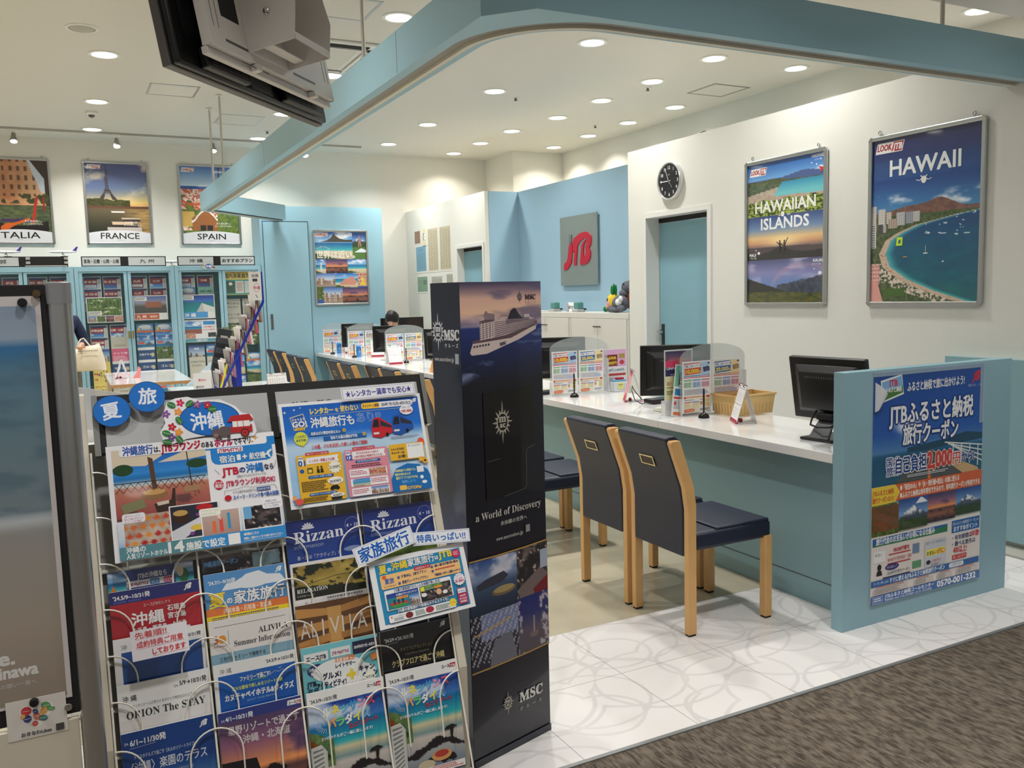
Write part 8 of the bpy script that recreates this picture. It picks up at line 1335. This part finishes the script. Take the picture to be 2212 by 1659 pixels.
def face(parent, c, f, m_skin):
    """eyes, brows, nose, mouth and ears on a head centred at c and looking along f"""
    f = Vector(f).normalized(); r = f.cross(Vector((0, 0, 1))).normalized(); u = r.cross(f); c = Vector(c)
    R = Matrix((r, -f, u)).transposed()
    for s_ in (-1, 1):
        MB().ball(c+f*.083+r*.031*s_+u*.0, .013, .006, .006, 10, 6, R.to_4x4()).build('eye', mat('eye_white', (226, 222, 216), .3), parent, smooth=True)
        MB().ball(c+f*.088+r*.031*s_, .006, .004, .006, 10, 6, R.to_4x4()).build('iris', mat('iris_brown', (40, 26, 20), .2), parent, smooth=True)
        MB().ball(c+f*.088+r*.032*s_+u*.02, .017, .004, .003, 10, 6, R.to_4x4()).build('eyebrow', HAIR, parent, smooth=True)
        MB().ball(c-f*.005+r*.078*s_-u*.005, .008, .018, .028, 12, 8, R.to_4x4()).build('ear', m_skin, parent, smooth=True)
    MB().ball(c+f*.095-u*.022, .012, .014, .020, 12, 8, R.to_4x4()).build('nose', m_skin, parent, smooth=True)
    MB().ball(c+f*.086-u*.055, .022, .006, .006, 12, 6, R.to_4x4()).build('mouth', mat('lips', (176, 92, 86), .4), parent, smooth=True)
# seated clerk: her head shows above the monitor, tilted down
ck2 = thing('person', 'clerk with dark tied back hair seated behind the far counter, looking down', 'person', (0, 0, 0)); hx, hy, hz = 3.86, 10.98, 1.205
skinned('body', {'pel': (4.0, 11.02, .56, (.15, .12)), 'bel': (3.99, 11.02, .72, (.13, .11)), 'che': (3.96, 11.01, .90, (.155, .11)), 'nb': (3.93, 11.0, 1.02, .055), 'nk': (3.90, 10.99, 1.08, .05), 'hd0': (3.875, 10.985, 1.14, (.062, .07)), 'hd': (hx, hy, hz, (.078, .088)), 'hd1': (hx+.004, hy+.002, hz+.065, (.066, .072)),
 'sl': (3.94, 11.18, .99, .058), 'el': (3.80, 11.24, .80, .042), 'wl': (3.63, 11.12, .82, .028), 'sr': (3.94, 10.83, .99, .058), 'er': (3.82, 10.74, .80, .042), 'wr': (3.64, 10.84, .82, .028),
 'tl': (3.95, 11.12, .54, .085), 'kl': (3.62, 11.12, .52, .06), 'al': (3.66, 11.12, .12, .04), 'fl': (3.58, 11.12, .05, .035), 'tr': (3.95, 10.92, .54, .085), 'kr': (3.62, 10.92, .52, .06), 'ar': (3.66, 10.92, .12, .04), 'fr': (3.58, 10.92, .05, .035)},
 [('pel', 'bel'), ('bel', 'che'), ('che', 'nb'), ('nb', 'nk'), ('nk', 'hd0'), ('hd0', 'hd'), ('hd', 'hd1'), ('che', 'sl'), ('sl', 'el'), ('el', 'wl'), ('che', 'sr'), ('sr', 'er'), ('er', 'wr'), ('pel', 'tl'), ('tl', 'kl'), ('kl', 'al'), ('al', 'fl'), ('pel', 'tr'), ('tr', 'kr'), ('kr', 'ar'), ('ar', 'fr')], SKIN, ck2)
skinned('jacket', {'bel': (3.99, 11.02, .60, (.165, .135)), 'b2': (3.985, 11.02, .74, (.145, .122)), 'che': (3.96, 11.01, .90, (.17, .125)), 'nb': (3.94, 11.0, .995, .075), 'sl': (3.94, 11.18, .985, .068), 'el': (3.80, 11.24, .80, .052), 'wl': (3.665, 11.14, .818, .040), 'sr': (3.94, 10.83, .985, .068), 'er': (3.82, 10.74, .80, .052), 'wr': (3.675, 10.82, .818, .040)},
 [('bel', 'b2'), ('b2', 'che'), ('che', 'nb'), ('che', 'sl'), ('sl', 'el'), ('el', 'wl'), ('che', 'sr'), ('sr', 'er'), ('er', 'wr')], NAVK, ck2)
skinned('skirt', {'pel': (4.0, 11.02, .56, (.17, .13)), 'tl': (3.93, 11.10, .545, .10), 'kl': (3.66, 11.11, .525, .078), 'tr': (3.93, 10.94, .545, .10), 'kr': (3.66, 10.93, .525, .078)}, [('pel', 'tl'), ('tl', 'kl'), ('pel', 'tr'), ('tr', 'kr')], NAVK, ck2)
hand(ck2, (3.62, 11.11, .82), (-1, -.3, -.15), 1, SKIN); hand(ck2, (3.63, 10.85, .82), (-1, .3, -.15), -1, SKIN)
fdir = Vector((-.45, -.78, -.42)); face(ck2, (hx, hy, hz-.005), fdir, SKIN)
skinned('hair', {'top': (hx+.018, hy+.02, hz+.045, (.082, .094)), 'b': (hx+.05, hy+.055, hz-.01, (.062, .075)), 'f': (hx-.018, hy-.028, hz+.078, (.060, .062)), 'n': (hx+.075, hy+.065, hz-.05, .04), 'tail': (hx+.10, hy+.03, hz-.12, .022), 'bg': (hx-.052, hy-.070, hz+.030, (.052, .040)), 'sl': (hx-.055, hy+.03, hz+.035, .03), 'sr': (hx+.062, hy-.048, hz+.02, .03)}, [('top', 'b'), ('top', 'f'), ('b', 'n'), ('n', 'tail'), ('f', 'bg'), ('top', 'sl'), ('top', 'sr')], HAIR, ck2)
MB().ball((hx+.008, hy+.014, hz+.024), .094, .098, .095, 20, 14).build('hair_cap', HAIR, ck2, smooth=True)
oc = thing('office_chair', 'dark office chair under the seated clerk', 'chair', (4.02, 11.02, 0))
MB().box(-.22, -.22, .38, .22, .22, .43).build('seat', BLACKM, oc, bevel=.03, seg=3); MB().box(.19, -.2, .50, .24, .2, .86).build('backrest', BLACKM, oc, bevel=.02); MB().lathe([(.03, .05), (.03, .38)], (0, 0, 0), 16).build('column', DGREY, oc); MB().box(-.25, -.025, .03, .25, .025, .06).box(-.025, -.25, .03, .025, -.026, .06).box(-.025, .026, .03, .025, .25, .06).box(.20, -.02, .43, .23, .02, .52).build('base', DGREY, oc)
for x, y in ((-.235, 0), (.235, 0), (0, -.235), (0, .235)): MB().ball((x, y, .0155), .0155).build('castor', BLACKM, oc, smooth=True)
# customer with cream bag, back turned, partly hidden by the poster stand
cu = thing('person', 'customer in navy top and grey trousers with a cream bag, facing the cabinets', 'person', (0, 0, 0)); ox, oy = -.07, 10.72
P_ = lambda x, y, z, r: (ox+x, oy+y, z, r)
skinned('body', {'pel': P_(0, 0, .92, (.15, .11)), 'bel': P_(0, .0, 1.06, (.125, .10)), 'che': P_(0, .02, 1.24, (.15, .11)), 'nb': P_(0, .02, 1.38, .06), 'nk': P_(0, .04, 1.43, .05), 'hd0': P_(0, .07, 1.47, (.062, .07)), 'hd': P_(0, .09, 1.535, (.078, .09)), 'hd1': P_(0, .08, 1.60, (.066, .075)),
 'sr': P_(.165, .02, 1.34, .06), 'er': P_(.245, .03, 1.09, .042), 'wr': P_(.20, -.20, 1.06, .028), 'sl': P_(-.165, .02, 1.34, .06), 'el': P_(-.23, .06, 1.08, .042), 'wl': P_(-.10, .26, 1.12, .028),
 'tr': P_(.09, 0, .84, .09), 'kr': P_(.095, .02, .47, .062), 'ar': P_(.10, 0, .09, .042), 'fr': P_(.11, .11, .035, .035), 'tl': P_(-.09, 0, .84, .09), 'kl': P_(-.095, .02, .47, .062), 'al': P_(-.10, 0, .09, .042), 'fl': P_(-.11, .11, .035, .035)},
 [('pel', 'bel'), ('bel', 'che'), ('che', 'nb'), ('nb', 'nk'), ('nk', 'hd0'), ('hd0', 'hd'), ('hd', 'hd1'), ('che', 'sl'), ('sl', 'el'), ('el', 'wl'), ('che', 'sr'), ('sr', 'er'), ('er', 'wr'), ('pel', 'tl'), ('tl', 'kl'), ('kl', 'al'), ('al', 'fl'), ('pel', 'tr'), ('tr', 'kr'), ('kr', 'ar'), ('ar', 'fr')], SKIN, cu)
skinned('cardigan', {'pel': P_(0, 0, .93, (.17, .125)), 'bel': P_(0, 0, 1.08, (.148, .12)), 'che': P_(0, .02, 1.25, (.168, .125)), 'nb': P_(0, .02, 1.365, .08), 'sr': P_(.17, .02, 1.335, .072), 'er': P_(.25, .03, 1.09, .060), 'wr': P_(.212, -.14, 1.065, .046), 'sl': P_(-.17, .02, 1.335, .072), 'el': P_(-.235, .06, 1.08, .060), 'wl': P_(-.125, .22, 1.11, .046)},
 [('pel', 'bel'), ('bel', 'che'), ('che', 'nb'), ('che', 'sr'), ('sr', 'er'), ('er', 'wr'), ('che', 'sl'), ('sl', 'el'), ('el', 'wl')], NAVK, cu)
skinned('trousers', {'pel': P_(0, 0, .88, (.172, .128)), 'tr': P_(.095, 0, .78, .112), 'kr': P_(.10, .02, .46, .085), 'ar': P_(.105, 0, .13, .068), 'tl': P_(-.095, 0, .78, .112), 'kl': P_(-.10, .02, .46, .085), 'al': P_(-.105, 0, .13, .068)}, [('pel', 'tr'), ('tr', 'kr'), ('kr', 'ar'), ('pel', 'tl'), ('tl', 'kl'), ('kl', 'al')], GTR, cu)
for s_ in (-1, 1): MB().ball((ox+s_*.11, oy+.05, .045), .048, .13, .045).build('shoe', SHOE, cu, smooth=True)
hand(cu, (ox+.20, oy-.20, 1.06), (-.1, -1, -.2), -1, SKIN); hand(cu, (ox-.10, oy+.26, 1.12), (.3, 1, .1), 1, SKIN); face(cu, (ox, oy+.09, 1.53), (0, 1, -.1), SKIN)
skinned('hair', {'t': P_(0, .06, 1.585, (.084, .088)), 'b': P_(0, .01, 1.52, (.078, .06)), 'n': P_(0, -.01, 1.43, (.07, .04)), 'f': P_(0, .12, 1.615, (.06, .045))}, [('t', 'b'), ('b', 'n'), ('t', 'f')], HAIR, cu)
bg = thing('handbag', 'cream leather handbag hanging from the customer forearm', 'handbag', (.195, 10.50, .79)); CR = mat('cream_leather', (226, 214, 188), .35, bump=.3, bscale=40)
b = MB(); rings = [(-.17, .055, 0), (-.175, .07, .02), (-.165, .075, .12), (-.135, .05, .22), (-.12, .03, .26)]
N = 20; vs = []
for hw, hd_, z in rings:
    hw = -hw
    for i in range(N): q = 2*PI*i/N; ca, sa = math.cos(q), math.sin(q); vs.append((hw*math.copysign(abs(ca)**.6, ca), hd_*math.copysign(abs(sa)**.7, sa), z+.012*math.sin(q*3)*(z > .1)+ .03*ca*(z > .2)))
b.add(vs, [(j*N+i, j*N+(i+1) % N, (j+1)*N+(i+1) % N, (j+1)*N+i) for j in range(4) for i in range(N)]+[tuple(range(N)), tuple(range(4*N, 5*N))]); b.build('bag_body', CR, bg, smooth=True)
for y in (-.03, .03): MB().tube([(-.09, y, .24), (-.085, y*.6, .30), (-.06, y*.2-.005, .345), (-.03, -.0, .355), (.0, y*.5, .31), (.04, y, .25)], .007, 8).build('strap', CR, bg, smooth=2)
MB().box(-.10, -.082, .215, .10, -.074, .222).build('zip', STEEL, bg)
# wide dark display behind the clerk
wd = thing('monitor', 'wide dark display standing behind the seated clerk', 'monitor', (4.14, 11.36, .75)); 
MB().box(-.31, -.015, .11, .31, .02, .47).build('panel', BLACK, wd, bevel=.005); MB().box(-.295, -.0165, .125, .295, -.0152, .455).build('screen', mat('screen_brown', (36, 26, 24), .15), wd); MB().box(-.03, .0, .0, .03, .02, .12).box(-.12, -.07, 0, .12, .07, .012).build('stand', BLACK, wd)
bd = thing('side_table', 'plain white side table behind the clerk carrying the wide display', 'table', (3.78, 11.25, 0))
MB().box(0, 0, .72, .72, .44, .749).build('tabletop', WHITEP, bd)
for x in (.03, .69):
    for y in (.03, .41): MB().box(x-.015, y-.015, 0, x+.015, y+.015, .72).build('leg', WHITEP, bd)
